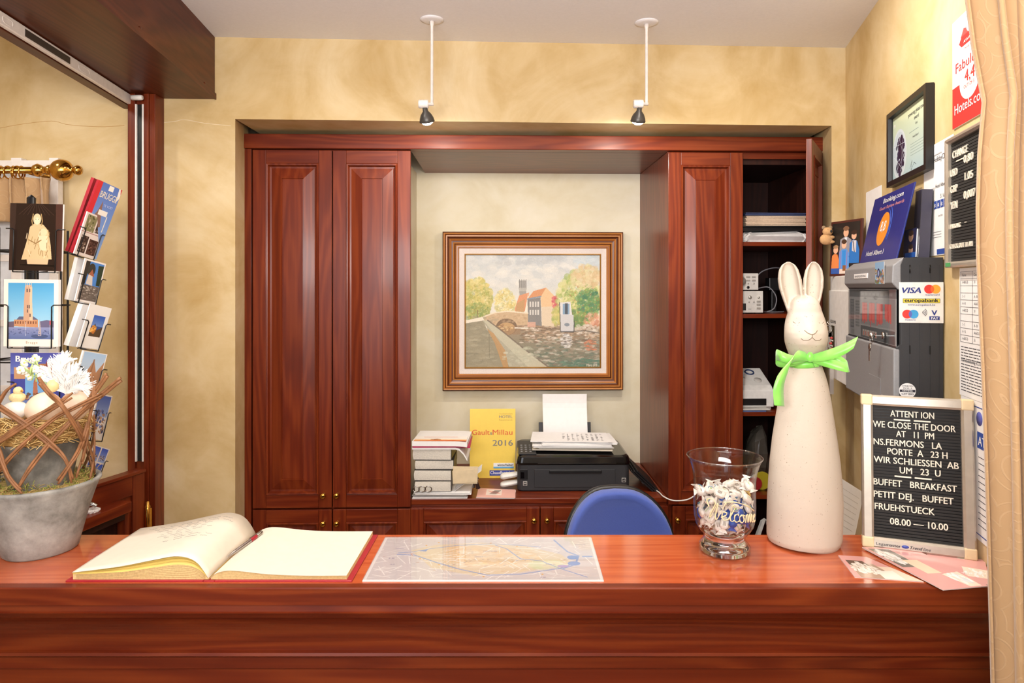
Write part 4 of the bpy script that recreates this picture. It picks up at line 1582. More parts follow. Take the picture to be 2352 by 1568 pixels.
MB().lathe([(.0001, .118), (.0042, .118), (.0044, .135), (.0032, .141), (.0001, .142)], 18, M=MP).build('cap', STEEL, pn)
MB().box(.085, .138, -.0012, .0012, .0055, .0068).box(.134, .139, -.0012, .0012, .002, .0068).build('clip', STEEL, pn, bev=.0004)

# ---------------------------------------------------------------- town map under glass
mx0, mx1, my0, my1 = -.327, .180, 1.4265, 1.675
mp = thing('town_map', 'pale town map under clear plate let into the counter top', 'map', (mx0, my0, CT))
mw, md = mx1 - mx0, my1 - my0
m_ = Pic(0, 0, 640, 300, 1.0, '#dcd6d8', 9)
r_ = m_.r
m_.poly([(95, 100), (160, 60), (300, 40), (430, 62), (540, 130), (570, 190), (520, 215), (420, 250), (300, 275), (170, 220)], '#e6d8bf')
m_.poly([(200, 70), (330, 60), (420, 95), (450, 160), (380, 215), (280, 215), (200, 160)], '#e8cfac')
m_.dabs(330, 150, 150, 60, ['#efd7b4', '#f5ead8', '#f0d0a0', '#e9dcc8'], 160, 12, .5, .6)
m_.dabs(500, 200, 60, 30, ['#dce7c2', '#e9e8c4'], 30, 16, .5, .6)
for _ in range(170):
    x_, y_ = r_.uniform(0, 640), r_.uniform(0, 300)
    a = r_.choice([.2, .5, 1.3, 2.2, 2.9]) + r_.uniform(-.3, .3)
    l_ = r_.uniform(20, 90)
    m_.line([(x_, y_), (x_ + l_ * math.cos(a), y_ + l_ * math.sin(a) * .7)], r_.choice([1.5, 2, 3]), '#fdfbf8', .9)
for _ in range(150):
    x_, y_ = r_.normal(310, 90), r_.normal(150, 40)
    m_.rect(x_, y_, x_ + r_.uniform(3, 9), y_ + r_.uniform(1, 3), r_.choice(['#c9a58a', '#b98f7b', '#8c8fae', '#a4806c', '#d9b58a']), .7)
W1, W2 = '#8ea9da', '#7fa0d8'
m_.line([(60, 118), (100, 112), (150, 88), (230, 62), (330, 50), (420, 62), (480, 75)], 4, W1, .9)
m_.line([(60, 130), (110, 134), (180, 185), (250, 230), (330, 268), (420, 262), (530, 225), (575, 190)], 5, W1, .9)
m_.line([(525, 20), (540, 60), (560, 110), (590, 140), (575, 200), (540, 225)], 6, W1, .9)
m_.line([(345, 60), (380, 90), (420, 160), (480, 175), (530, 225), (600, 280)], 4, W1, .9)
m_.ell(572, 150, 16, 14, W2)
m_.ell(572, 192, 18, 14, W2)
m_.ell(540, 210, 16, 8, '#b7a7d6')
m_.poly([(120, 105), (145, 90), (140, 108)], W2)
m_.line([(105, 118), (98, 126), (106, 138)], 2, '#d9826a', .9)
m_.rect(600, 140, 630, 148, W1, .9)
for px, py in ((135, 62), (170, 40), (330, 45), (410, 70), (130, 160), (190, 200), (320, 278), (480, 262)):
    m_.ell(px, py, 3, 3, '#eab24a')
m_.rect(0, 0, 640, 5, '#f7f5f5')
m_.rect(0, 295, 640, 300, '#f7f5f5')
m_.rect(0, 0, 6, 300, '#f7f5f5')
m_.rect(634, 0, 640, 300, '#f7f5f5')
MB().box(0, mw, 0, md, .0001, .0014).build('paper', PAPER, mp)
pm = m_.mesh('map_print', mw - .004, md - .004, PRINT, mp, T(.002, .002, .0016) @ FLAT)
b = MB()
for s_, px, py, sz in (('CENTRUM', 330, 110, .007), ('STATION', 600, 60, .006), ('HAVEN', 60, 90, .006), ('PARK', 500, 200, .006), ('N 9', 60, 200, .006), ('R 30', 50, 160, .007), ('MARKT', 300, 150, .006), ('R 30', 480, 282, .006)):
    b.text(s_, sz, T(mw * px / 640, md * (1 - py / 300), .0018) @ FLAT, align='C', bold=.01)
b.build('lettering', plain('map_ink', '#6f6fa0', .6), pm)
MB().box(0, mw, 0, md, .0022, .0042).build('clear_plate', clear('map_plate', (.97, .97, .97), .05, 1.45), mp)

# ---------------------------------------------------------------- glass vase of sweets
vx, vy = P(1664, 1290, 1.588).x, 1.588
va = thing('glass_vase', 'clear footed glass vase lettered Welcome, filled with wrapped sweets', 'vase', (vx, vy, CT))
GL = clear('vase_glass', (.985, .985, .985), .0, 1.42)
outer = [(.056, .002), (.0585, .006), (.0575, .018), (.050, .027), (.0465, .034), (.0475, .042), (.057, .052), (.0655, .066), (.0695, .085), (.0705, .11), (.0700, .15), (.0705, .172), (.0735, .192), (.080, .212), (.0855, .2225)]
inner = [(.0840, .2235), (.0785, .2125), (.0715, .192), (.0682, .172), (.0678, .15), (.0682, .11), (.0670, .086), (.0625, .070), (.053, .058), (.035, .050), (.0001, .048)]
b = MB()
b.lathe([(.0001, .010), (.035, .008), (.053, .001)] + outer + inner, 72, cap=False)
b.build('bowl', GL, va)
b = MB()
b.tube([(.0850 * math.cos(a), .0850 * math.sin(a), .2232) for a in [2 * PI * i / 72 for i in range(72)]], .0013, 8, closed=True)
b.build('rim', clear('vase_rim_glass', (.96, .96, .96), .16, 1.5), va)
# solid glass foot
fg, nt_, bs = new_mat('solid_foot_glass')
bs.inputs['Base Color'].default_value = (1, 1, 1, 1)
bs.inputs['Transmission Weight'].default_value = 1.0
bs.inputs['Roughness'].default_value = 0.02
bs.inputs['IOR'].default_value = 1.45
MB().lathe([(.0001, .011), (.034, .009), (.0525, .003), (.055, .006), (.0545, .016), (.047, .026), (.0435, .034), (.044, .042), (.046, .0465), (.030, .0462), (.0001, .0455)], 64).build('foot', fg, va)
# Welcome in script, following the glass
strokes = {
    'W': [[(-.50, .62), (-.58, .95), (-.40, 1.12), (-.30, .9), (-.46, .25), (-.44, .1), (-.22, .98), (-.30, .2), (-.24, .1), (-.02, .98), (.02, 1.02)]],
    'e': [[(-.13, .22), (.02, .42), (.03, .55), (-.06, .55), (-.10, .3), (-.04, .12), (.08, .2)]],
    'l': [[(.08, .2), (.26, .8), (.27, 1.0), (.20, .95), (.14, .35), (.18, .12), (.26, .2)]],
    'c': [[(.40, .5), (.36, .58), (.28, .45), (.28, .2), (.34, .12), (.42, .2)]],
    'o': [[(.52, .55), (.44, .42), (.45, .18), (.53, .12), (.59, .3), (.54, .55), (.62, .5)]],
    'm': [[(.64, .12), (.68, .55), (.69, .5), (.73, .58), (.74, .15), (.80, .55), (.83, .55), (.84, .15), (.90, .55), (.93, .5), (.93, .18), (.98, .15)]],
    'e2': [[(1.0, .22), (1.09, .42), (1.09, .55), (1.02, .5), (1.01, .22), (1.06, .12), (1.14, .22)]],
    'swash': [[(-.05, 1.1), (.3, 1.22), (.72, 1.05), (1.05, .75)]],
}
b = MB()
zc0, hgt = .092, .040
for nm, sts in strokes.items():
    for st in sts:
        pts = []
        for p in smoothpath([(x_, 0, z_) for x_, z_ in st], 6):
            a = -PI / 2 + (p.x - .32) * 1.02 + .06
            zz_ = zc0 + p.z * hgt - .010 * (p.x)
            pts.append((.0716 * math.cos(a), .0716 * math.sin(a), zz_))
        n_ = len(pts)
        b.tube(pts, [.0006 + .0011 * abs(math.sin(3.2 * i / n_ * PI + len(nm))) for i in range(n_)], 6)
b.build('welcome_lettering', plain('cream_paint', '#e6d3a8', .5), va)

# wrapped sweets
SW = plain('sweet_wrapper', '#d6cec5', .35, var=.05)
SB = plain('blue_wrapper', '#2b4c9c', .25)
SG = plain('wrapper_green', '#7fb04a', .4)
SBL = plain('wrapper_blue_mark', '#1f78a8', .4)
SY_ = plain('yellow_wrapper', '#e6c06a', .35)
SR = plain('wrapper_brown_mark', '#6b5a4a', .5)


def sweet_mesh(kind, m0):
    rs = random.Random(kind * 13 + 3)
    b = MB()
    L_, W_, H_ = .0140, .0092, .0066
    rings = []
    prof_ = [(-1.75, 1.15, .06), (-1.45, .8, .12), (-1.15, .38, .3), (-.95, .75, .7), (-.6, 1.0, 1.0), (0, 1.05, 1.08), (.6, 1.0, 1.0), (.95, .75, .7), (1.15, .38, .3), (1.45, .85, .12), (1.75, 1.2, .06)]
    for s_, wy_, hz_ in prof_:
        ring = []
        for j in range(12):
            a = 2 * PI * j / 12
            k_ = 1 + rs.uniform(-.06, .06)
            ring.append((s_ * L_ * .82 + (rs.uniform(-.001, .001) if abs(s_) > 1.2 else 0), W_ * wy_ * math.copysign(abs(math.cos(a)) ** .75, math.cos(a)) * k_, H_ * hz_ * math.copysign(abs(math.sin(a)) ** .75, math.sin(a)) * k_ + (rs.uniform(-.0012, .0012) if abs(s_) > 1.2 else 0)))
        rings.append(ring)
    b.loft(rings, 0, False)
    zt_ = H_ * 1.12 + .0004
    for sg_ in (1, -1):
        z_ = zt_ * sg_
        if kind == 0:
            arc = [(.0062 * math.cos(a), .006 * math.sin(a) - .002, z_) for a in [PI * .05 + PI * .9 * i / 10 for i in range(11)]]
            b.tube(arc, .0007, 4, 1)
            b.lathe([(.0001, 0), (.0019, 0), (.0019, .0003), (.0001, .0003)], 10, c=(0, -.001, z_ - .0001), mi=2)
        elif kind == 1:
            b.text('Europa', .004, T(0, -.001, z_) @ FLAT if sg_ > 0 else T(0, 0, z_) @ RX(PI / 2), 2, 'C', bold=.02)
        elif kind == 2:
            for q_ in range(3):
                b.box(-.005, .005, -.003 + .0025 * q_, -.002 + .0025 * q_, z_ - .0002, z_ + .0001, 1)
    return b


kinds = [('white wrapped sweet with blue arc mark in the glass vase', [SW, SBL, SG], 0), ('white wrapped sweet with green print in the glass vase', [SW, SR, SG], 1), ('white wrapped sweet with small brown print in the glass vase', [SW, SR, SG], 2), ('blue wrapped sweet in the glass vase', [SB, SBL, SG], 3), ('yellow wrapped sweet in the glass vase', [SY_, SR, SG], 4)]
protos = []
random.seed(99)
pos = []
tries = 0
while len(pos) < 96 and tries < 60000:
    tries += 1
    z_ = random.uniform(.058, .166)
    R_ = .0570 if z_ > .085 else .0570 - (.085 - z_) * .75
    a, q_ = random.uniform(0, 2 * PI), math.sqrt(random.uniform(.0, 1))
    p = Vector((R_ * q_ * math.cos(a), R_ * q_ * math.sin(a), z_))
    if z_ > .150 + .012 * math.sin(a * 2 + 1) or (tries < 52000 and q_ < .45 and z_ < .14):
        continue
    if all((p - o_).length > .0172 for o_ in pos):
        pos.append(p)
pos.sort(key=lambda v: v.z)
for i, p in enumerate(pos):
    f_ = p.z
    rr_ = random.random()
    k = 3 if (rr_ < .5 and .085 < f_ < .128) or rr_ < .03 else (4 if rr_ > .96 else random.choice([0, 1, 2, 2]))
    lab, mats, kd = kinds[k]
    ex = [o for o in protos if o[0] == k]
    if ex:
        o = ex[0][1].copy()
        COL.objects.link(o)
    else:
        o = sweet_mesh(kd, mats[0]).build('wrapped_sweet', mats)
        tag(o, lab, 'sweet', 'wrapped sweets in the vase')
        protos.append((k, o))
    o.location = Vector((vx, vy, CT)) + p
    rad = math.atan2(p.y, p.x)
    # labels mostly face outwards
    o.rotation_euler = (random.uniform(-.5, .5), 0, 0)
    out = Vector((math.cos(rad), math.sin(rad), random.uniform(-.3, .8))).normalized()
    if p.z > .14:
        out = Vector((random.uniform(-.4, .4), random.uniform(-.9, .1), 1)).normalized()
    o.rotation_euler = (out.to_track_quat('Z', 'Y').to_matrix() @ Matrix.Rotation(random.uniform(0, 2 * PI), 3, 'Z')).to_euler()

# ---------------------------------------------------------------- plaster rabbit
k_ = 1.643 / F
rx0, ry0 = P(1847, 1246, 1.643).x, 1.643
rb = thing('rabbit_figure', 'tall cream stone rabbit figure with upright ears on the counter', 'figurine', (rx0, ry0, CT))
stm, nt_, bs = new_mat('pitted_cream_stone')
tc = nd(nt_, 'ShaderNodeTexCoord')
vo = nd(nt_, 'ShaderNodeTexVoronoi', i_Scale=120.0)
nt_.links.new(tc.outputs['Object'], vo.inputs['Vector'])
nz = nd(nt_, 'ShaderNodeTexNoise', i_Scale=38.0, i_Detail=4.0)
nt_.links.new(tc.outputs['Object'], nz.inputs['Vector'])
mth = nd(nt_, 'ShaderNodeMath', operation='MULTIPLY_ADD')
mth.inputs[1].default_value = .30
nt_.links.new(nz.outputs['Fac'], mth.inputs[0])
nt_.links.new(vo.outputs['Distance'], mth.inputs[2])
rmp = ramp(nt_, [(.195, '#7d6a55'), (.235, '#bdb0a0'), (.32, '#c9bdae')])
nt_.links.new(mth.outputs[0], rmp.inputs['Fac'])
nt_.links.new(rmp.outputs['Color'], bs.inputs['Base Color'])
bs.inputs['Roughness'].default_value = .75
bp_ = nd(nt_, 'ShaderNodeBump', i_Strength=.35, i_Distance=.003)
nt_.links.new(nz.outputs['Fac'], bp_.inputs['Height'])
nt_.links.new(bp_.outputs['Normal'], bs.inputs['Normal'])
STONE = stm
prof_ = [(0, .076), (.004, .082), (.015, .086), (.05, .0865), (.10, .0865), (.15, .084), (.20, .080), (.25, .0742), (.30, .0668), (.35, .0590), (.385, .0520), (.405, .0465), (.422, .0405), (.436, .0350), (.446, .0330)]
b = MB()
rings = []
for z_, r_ in prof_:
    cx_ = (.002 * z_ / .44)
    rings.append([(cx_ + r_ * math.cos(2 * PI * j / 48) * (1 + .012 * math.sin(3 * 2 * PI * j / 48 + z_ * 20)), r_ * .92 * math.sin(2 * PI * j / 48), z_ + (.004 * math.sin(2 * PI * j / 48 * 2) if z_ == 0 else 0)) for j in range(48)])
b.loft(rings, 0, True)
HT = -.19
hp = [(.438, .030, .030, .0), (.448, .034, .034, -.001), (.458, .0385, .039, -.003), (.469, .0425, .046, -.006), (.484, .0474, .053, -.009), (.497, .0486, .056, -.010), (.509, .0486, .055, -.010), (.523, .0475, .051, -.007), (.536, .0453, .047, -.004), (.548, .0418, .0425, -.002), (.558, .0385, .0385, .0), (.568, .0362, .036, .001), (.580, .0325, .031, .002), (.591, .025, .023, .003), (.598, .014, .013, .004)]


def hsurf(x_, z_):
    # front of the head at (x, z), before it is turned
    for (za_, axa, aya, ca_), (zb_2, axb, ayb, cb_) in zip(hp[:-1], hp[1:]):
        if za_ <= z_ <= zb_2:
            q_ = (z_ - za_) / (zb_2 - za_)
            ax, ay, cy_ = axa + (axb - axa) * q_, aya + (ayb - aya) * q_, ca_ + (cb_ - ca_) * q_
            return cy_ - ay * math.sqrt(max(0, 1 - (x_ / ax) ** 2)) - head_bump(x_, z_)
    return 0


def head_bump(x_, z_):
    ck = math.exp(-((z_ - .486) / .020) ** 2) * (math.exp(-((x_ - .018) / .016) ** 2) + math.exp(-((x_ + .018) / .016) ** 2)) * .006
    ns = math.exp(-((z_ - .512) / .022) ** 2) * math.exp(-(x_ / .013) ** 2) * .008
    ey = -math.exp(-((z_ - .533) / .010) ** 2) * (math.exp(-((x_ - .027) / .009) ** 2) + math.exp(-((x_ + .027) / .009) ** 2)) * .003
    return ck + ns + ey


rings = []
for z_, ax, ay, cy_ in hp:
    ring = []
    for j in range(48):
        a = 2 * PI * j / 48
        c_, s_ = math.cos(a), math.sin(a)
        x_, y_ = ax * c_, ay * s_ + cy_
        if s_ < 0:                                         # soft cheeks and muzzle
            y_ -= head_bump(x_, z_)
        ct_, st_ = math.cos(HT), math.sin(HT)
        ring.append((x_ * ct_ - y_ * st_ + .002, x_ * st_ + y_ * ct_, z_))
    rings.append(ring)
b.loft(rings, 0, True)


def ear(cl, tw):
    rings = []
    for (px, py, hw_, th_) in cl:
        cx_, z_ = (px - 1847) * k_, (1246 - py) * k_
        hw_ *= k_
        th_ *= k_ * 1.25
        ring = []
        N_ = 14
        for i in range(N_ + 1):
            u_ = -1 + 2 * i / N_
            ring.append((u_ * hw_, th_ * math.sqrt(max(0, 1 - u_ * u_)) + .001))
        for i in range(1, N_):
            u_ = 1 - 2 * i / N_
            g_ = max(0, 1 - (abs(u_) / .72) ** 4)
            ring.append((u_ * hw_, -th_ * .55 * max(0, 1 - u_ ** 6) ** .5 + th_ * 1.25 * g_ * (1 if hw_ > .012 else .3)))
        ct, st = math.cos(tw), math.sin(tw)
        rings.append([(cx_ + x_ * ct - y_ * st, .004 + x_ * st + y_ * ct, z_) for x_, y_ in ring])
    b.loft(rings, 0, True)


ear([(1832, 735, 14, 10), (1830, 720, 18, 12), (1826, 700, 21, 13), (1822, 680, 24, 14), (1818, 660, 26.5, 14), (1815, 640, 26, 13), (1813, 620, 22, 11), (1812.5, 608, 15, 8), (1812, 600.6, 4, 4)], -.38)
ear([(1864, 735, 12, 10), (1865, 720, 16, 12), (1866, 700, 17, 13), (1868, 680, 20, 14), (1869.5, 660, 22.5, 14), (1870.5, 640, 22.5, 13), (1871, 620, 19, 11), (1871, 608, 12, 8), (1871, 600, 4, 4)], -.22)
o = b.build('body', STONE, rb)
rm = o.modifiers.new('fuse', 'REMESH')
rm.mode = 'VOXEL'
rm.voxel_size = .0026
rm.use_smooth_shade = True
sm_ = o.modifiers.new('soften', 'SMOOTH')
sm_.factor = .5
sm_.iterations = 2
GRV = plain('stone_groove', '#7d6a55', .8)
def on_face(pts):
    out = []
    for p in smoothpath([(x_, 0, z_) for x_, z_ in pts], 4):
        out.append((p.x, hsurf(p.x, p.z) + .0004, p.z))
    return out


for sx_ in (-1, 1):
    o = MB().tube(on_face([(.021 * sx_, .5345), (.025 * sx_, .5318), (.030 * sx_, .5325), (.034 * sx_, .5355)]), .0009, 6).build('closed_eye', GRV, rb)
    o.rotation_euler = (0, 0, HT)
    o.location = (.002, 0, 0)
MB().tube(on_face([(-.014, .517), (-.008, .511), (0, .5085), (.008, .511), (.014, .517)]), .0009, 6).build('nose_line', GRV, rb, loc=(.002, 0, 0)).rotation_euler = (0, 0, HT)
MB().tube(on_face([(0, .508), (0, .502), (-.007, .4955), (-.017, .4945), (-.022, .498)]), .0008, 6).tube(on_face([(0, .502), (.007, .4955), (.017, .4945), (.022, .498)]), .0008, 6).build('mouth_line', GRV, rb, loc=(.002, 0, 0)).rotation_euler = (0, 0, HT)

# green satin bow tied round its neck
GRN, nt_, bs = new_mat('green_satin')
tc = nd(nt_, 'ShaderNodeTexCoord')
nz = nd(nt_, 'ShaderNodeTexNoise', i_Scale=30.0)
nt_.links.new(tc.outputs['Object'], nz.inputs['Vector'])
rmp = ramp(nt_, [(.3, '#78d24e'), (.7, '#93e266')])
nt_.links.new(nz.outputs['Fac'], rmp.inputs['Fac'])
nt_.links.new(rmp.outputs['Color'], bs.inputs['Base Color'])
bs.inputs['Roughness'].default_value = .32
bs.inputs['Sheen Weight'].default_value = .4
zn = .435
rib = thing('ribbon_bow', 'bright green satin ribbon bow tied round the rabbit neck', 'ribbon', (rx0, ry0, CT + zn))
b = MB()
pts, wd_ = [], []
for i in range(33):
    a = 2 * PI * i / 32
    pts.append((.001 + .0375 * math.cos(a), .0365 * math.sin(a), .003 * math.cos(a)))
b.strip(pts, (0, 0, .017), .0014)
b.build('neck_band', GRN, rib)


def rp(px, py, y):
    d_ = 1.643 + y
    return Vector(((px - CX) / F * d_ - rx0, y, EYE - (py - CY) / F * d_ - CT - zn))


def rp(px, py, y):
    d_ = 1.643 + y
    return Vector(((px - CX) / F * d_ - rx0, y, EYE - (py - CY) / F * d_ - CT - zn))


b = MB().ball((.0120, -.0430, .006), (.0085, .0065, .0125), 16)
b.build('knot', GRN, rib)


kn_ = rp(1861, 820, -.048)
MB().ball(tuple(kn_), (.0085, .0065, .0125), 16).build('knot', GRN, rib)


def rstrip(name, pts, wid, th=.0010):
    p_ = smoothpath([rp(*q_) for q_ in pts], 8)
    n_ = len(p_) - 1
    w_ = []
    for i in range(n_ + 1):
        f_ = i / n_ * (len(wid) - 1)
        j = min(int(f_), len(wid) - 2)
        v = Vector(wid[j]).lerp(Vector(wid[j + 1]), f_ - j)
        w_.append(v)
    MB().strip(p_, w_, th).build(name, GRN, rib)


rstrip('tail', [(1856, 820, -.044), (1832, 817, -.060), (1812, 832, -.075), (1797, 860, -.085), (1788, 893, -.088), (1790, 932, -.086)], [(0, .006, .020), (.004, .006, .024), (.020, .004, .018), (.0255, .004, .008), (.026, .006, .004), (.026, .008, -.004)])
rstrip('loop', [(1856, 822, -.043), (1822, 826, -.056), (1795, 818, -.050), (1784, 815, -.030), (1783, 826, -.022), (1797, 832, -.035), (1825, 830, -.048), (1856, 822, -.042)], [(0, .002, .012), (0, .004, .020), (0, .004, .024), (0, .0, .026), (0, 0, .026), (0, 0, .024), (0, 0, .020), (0, 0, .012)])
rstrip('tail', [(1862, 822, -.044), (1885, 819, -.062), (1915, 811, -.080), (1942, 800, -.092), (1966, 786, -.100)], [(0, .002, .014), (.002, .004, .022), (.004, .006, .025), (.006, .006, .026), (.012, .004, .026)])
rstrip('loop', [(1862, 823, -.043), (1890, 830, -.060), (1920, 838, -.075), (1944, 843, -.080), (1946, 838, -.066), (1920, 824, -.052), (1890, 820, -.040), (1862, 821, -.041)], [(0, .002, .014), (0, .005, .022), (0, .010, .022), (0, .012, .022), (0, .012, .022), (0, .004, .025), (0, .0, .020), (0, 0, .014)])

# ---------------------------------------------------------------- letter board standing on the counter
BL_, BR_ = P(1980, 1250, .617 * F / (1250 - CY)), P(2240, 1283, .617 * F / (1283 - CY))
bw = (BR_ - BL_).length
ba = math.atan2(BR_.y - BL_.y, BR_.x - BL_.x)
tilt = -.10
bh = .357
lb = thing('letter_board', 'black letter board in silver frame standing on counter beside the rabbit', 'sign', (BL_.x, BL_.y, CT + .001), ba, rx=tilt)
lb.rotation_mode = 'XYZ'
lb.rotation_euler = Matrix(Matrix.Rotation(ba, 3, 'Z') @ Matrix.Rotation(tilt, 3, 'X')).to_euler()
fw = .0245
def letter_frame(t, w_, h_, fw, th=.02, corners=True):
    prof_ = [(0, .004), (0, -th + .004), (.004, -th), (fw - .005, -th), (fw, -th + .005), (fw, -.002)]
    frame_rings(MB(), 0, w_, 0, h_, prof_).build('frame', ALU, t)
    MB().box(.004, w_ - .004, -.001, .004, .004, h_ - .004).build('back_board', BLACK, t)
    if corners:
        for cx_, cz_ in ((0, 0), (w_, 0), (0, h_), (w_, h_)):
            sx_, sz_ = (1 if cx_ == 0 else -1), (1 if cz_ == 0 else -1)
            b = MB()
            xa, xb = sorted((cx_ - sx_ * .0012, cx_ + sx_ * fw * 1.02))
            za_, zb5 = sorted((cz_ - sz_ * .0012, cz_ + sz_ * fw * 1.02))
            b.box(xa, xb, -th - .0014, .005, za_, zb5)
            b.build('corner_cap', plain('beige_corner', '#e2cba2', .45), t, bev=.004, seg=3)


letter_frame(lb, bw, bh, fw)
b = MB()
iw0, iw1, ih0, ih1 = fw, bw - fw, fw, bh - fw
nr = 44
for i in range(nr):
    z_ = ih0 + (ih1 - ih0) * i / nr
    b.box(iw0, iw1, -.0065, -.0012, z_ + .0006, z_ + (ih1 - ih0) / nr - .0012)
b.build('grooved_panel', FELT, lb)
iw, ih = iw1 - iw0, ih1 - ih0
rows = [('ATTENT ION', .46, .055, .50), ('WE CLOSE THE DOOR', .475, .143, .94), ('AT   11  PM', .49, .208, .43), ('NS.FERMONS   LA', .40, .278, .78), ('PORTE  A   23 H', .51, .345, .68), ('WIR SCHLIESSEN  AB', .49, .414, .96), ('UM   23  U', .54, .482, .46), ('BUFFET   BREAKFAST', .475, .585, .94), ('PETIT DEJ.   BUFFET', .455, .678, .90), ('FRUEHSTUECK', .355, .770, .68), ('08.00 \u2014 10.00', .515, .872, .65)]
lh = .0155
for s_, cx_, cy_, wf in rows:
    b = MB()
    b.text(s_, lh / .73, T(iw0 + iw * cx_, -.0080, ih1 - ih * cy_ - lh / 2), align='C', width=iw * wf, bold=.012, ext=.0012)
    b.build('text_line', LETTER, lb)
for cy_ in (.103, .533):
    for cx_ in (.345, .575):
        MB().box(iw0 + iw * (cx_ - .095), iw0 + iw * (cx_ + .095), -.0092, -.0066, ih1 - ih * cy_ - .0016, ih1 - ih * cy_ + .0016).build('dash', LETTER, lb)
b = MB()
b.text('Lega', .0095, T(fw + .004, -.0206, .0075), bold=0, width=.019)
b.text('master', .0095, T(fw + .024, -.0206, .0075), bold=.02, width=.031)
b.text('Trend', .0100, T(fw + .074, -.0206, .0070), bold=.02, shear=.3, width=.025)
b.text('line', .0100, T(fw + .100, -.0206, .0070), shear=.3, width=.016)
o = b.build('maker_name', INK, lb)
b = MB().lathe([(.0001, 0), (.0075, 0), (.0075, .0004), (.0001, .0004)], 24, M=T(fw + .064, -.0206, .0105) @ Matrix.Diagonal((1, 1, .5, 1)) @ RX(PI / 2))
b.build('maker_badge', plain('badge_blue', '#3d4fa2', .4), o)
for x_ in (.02, bw - .02):
    MB().box(x_ - .018, x_ + .018, -.019, .003, -.0008, -.0001).build('foot', CREAM, lb)

# ---------------------------------------------------------------- pink brochures lying by the board
def brochure(label, corners, z0, seed, n_):
    """corners: far-left, far-right, near-right, near-left pixels on the counter"""
    pts = [P(px, py, (EYE - CT - z0) * F / (py - CY)) for px, py in corners]
    o_ = Vector(pts[3])
    t = thing('pink_brochure', label, 'brochure', o_, 0, 'brochures beside the letter board')
    b = MB()
    q_ = [p - o_ for p in pts]
    lo = [Vector((p.x, p.y, 0)) for p in q_]
    hi = [Vector((p.x, p.y, .0022 if i < 2 else .0012)) for i, p in enumerate(q_)]
    v = lo + hi
    b.add(v, [(0, 1, 2, 3), (7, 6, 5, 4), (0, 4, 5, 1), (1, 5, 6, 2), (2, 6, 7, 3), (3, 7, 4, 0)])
    b.build('leaves', plain('brochure_edge', '#d9c9c4', .5), t)
    pic = Pic(0, 0, 200, 90, 1.0, '#e2a9a3', seed)
    if n_ == 0:
        pic.rect(20, 30, 140, 90, '#b59a86')
        pic.rect(20, 20, 110, 40, '#6f5a4c')
        pic.dabs(70, 50, 55, 22, ['#f6efe6', '#e9dfd2', '#f9f5ef'], 90, 6, .9, .7)
        pic.rect(140, 40, 200, 90, '#efd9c4')
        pic.poly([(100, 60), (170, 55), (150, 90), (90, 90)], '#f3e9dd')
    elif n_ == 1:
        pic.rect(10, 4, 90, 46, '#7f776f')
        pic.dabs(40, 24, 30, 16, ['#f4efe9', '#ddd3c8', '#ffffff'], 80, 5, .9, .7)
        pic.rect(60, 30, 120, 60, '#ead6bb')
        pic.poly([(110, 62), (190, 58), (180, 88), (130, 88)], '#f1e4d2')
        pic.dabs(150, 72, 30, 10, ['#ffffff', '#dfe4e8'], 40, 5, .8, .7)
    else:
        pic.rect(110, 40, 200, 70, '#f0e1cf')
        pic.dabs(150, 55, 40, 12, ['#ffffff', '#e9dccb'], 40, 5, .8, .7)
    gm = pic.mesh('print', 1, 1, GPRINT, t)
    A_, B_, C_, D_ = hi[3], hi[2], hi[1], hi[0]
    for vv in gm.data.vertices:
        u_, w_ = vv.co.x, vv.co.z
        vv.co = (A_ * (1 - u_) * (1 - w_) + B_ * u_ * (1 - w_) + C_ * u_ * w_ + D_ * (1 - u_) * w_) + Vector((0, 0, .0004))
    if n_ == 2:
        d_ = (B_ - A_)
        sc_ = MB().text('Swans', .02, T(A_.x + d_.x * .25, A_.y + d_.y * .25 + .04, .003) @ RZ(-.3) @ FLAT, shear=.4)
        sc_.build('script', PAPER, gm)


brochure('pink brochure with brown swan photo, leftmost beside the rabbit', [(1925, 1277), (1990, 1281), (2122, 1337), (1963, 1326)], .0, 4, 0)
brochure('pink brochure with large blank cover nearest the curtain', [(2120, 1262), (2262, 1288), (2275, 1345), (2165, 1330)], .0, 5, 2)
brochure('pink brochure with swan photo, overlapping the other two at the counter edge', [(1980, 1258), (2100, 1262), (2270, 1347), (2166, 1356)], .0030, 6, 1)

# ---------------------------------------------------------------- grey pot with nest arrangement on the counter
pcx, pcy = P(93, 1200, 1.6).x, 1.6
CONC, nt_, bs = new_mat('weathered_concrete')
tc = nd(nt_, 'ShaderNodeTexCoord')
n1 = nd(nt_, 'ShaderNodeTexNoise', i_Scale=14.0, i_Detail=8.0, i_Roughness=.65)
nt_.links.new(tc.outputs['Object'], n1.inputs['Vector'])
rmp = ramp(nt_, [(.32, '#6f6d68'), (.5, '#95938e'), (.68, '#aeaca7')])
nt_.links.new(n1.outputs['Fac'], rmp.inputs['Fac'])
nt_.links.new(rmp.outputs['Color'], bs.inputs['Base Color'])
bs.inputs['Roughness'].default_value = .85
bp_ = nd(nt_, 'ShaderNodeBump', i_Strength=.4, i_Distance=.004)
nt_.links.new(n1.outputs['Fac'], bp_.inputs['Height'])
nt_.links.new(bp_.outputs['Normal'], bs.inputs['Normal'])
ZINC = CONC.copy()
ZINC.name = 'dark_weathered_zinc'
for n_ in ZINC.node_tree.nodes:
    if n_.type == 'VALTORGB':
        for e_, c_ in zip(n_.color_ramp.elements, ('#4c4a46', '#6b6862', '#8f8b84')):
            e_.color = (*lin(c_), 1)
wob = lambda f, z: .0012 * math.sin(2 * PI * f * 3 + z * 40)
pt = thing('concrete_pot', 'large grey concrete pot on the counter at the left edge', 'pot', (pcx, pcy, CT))
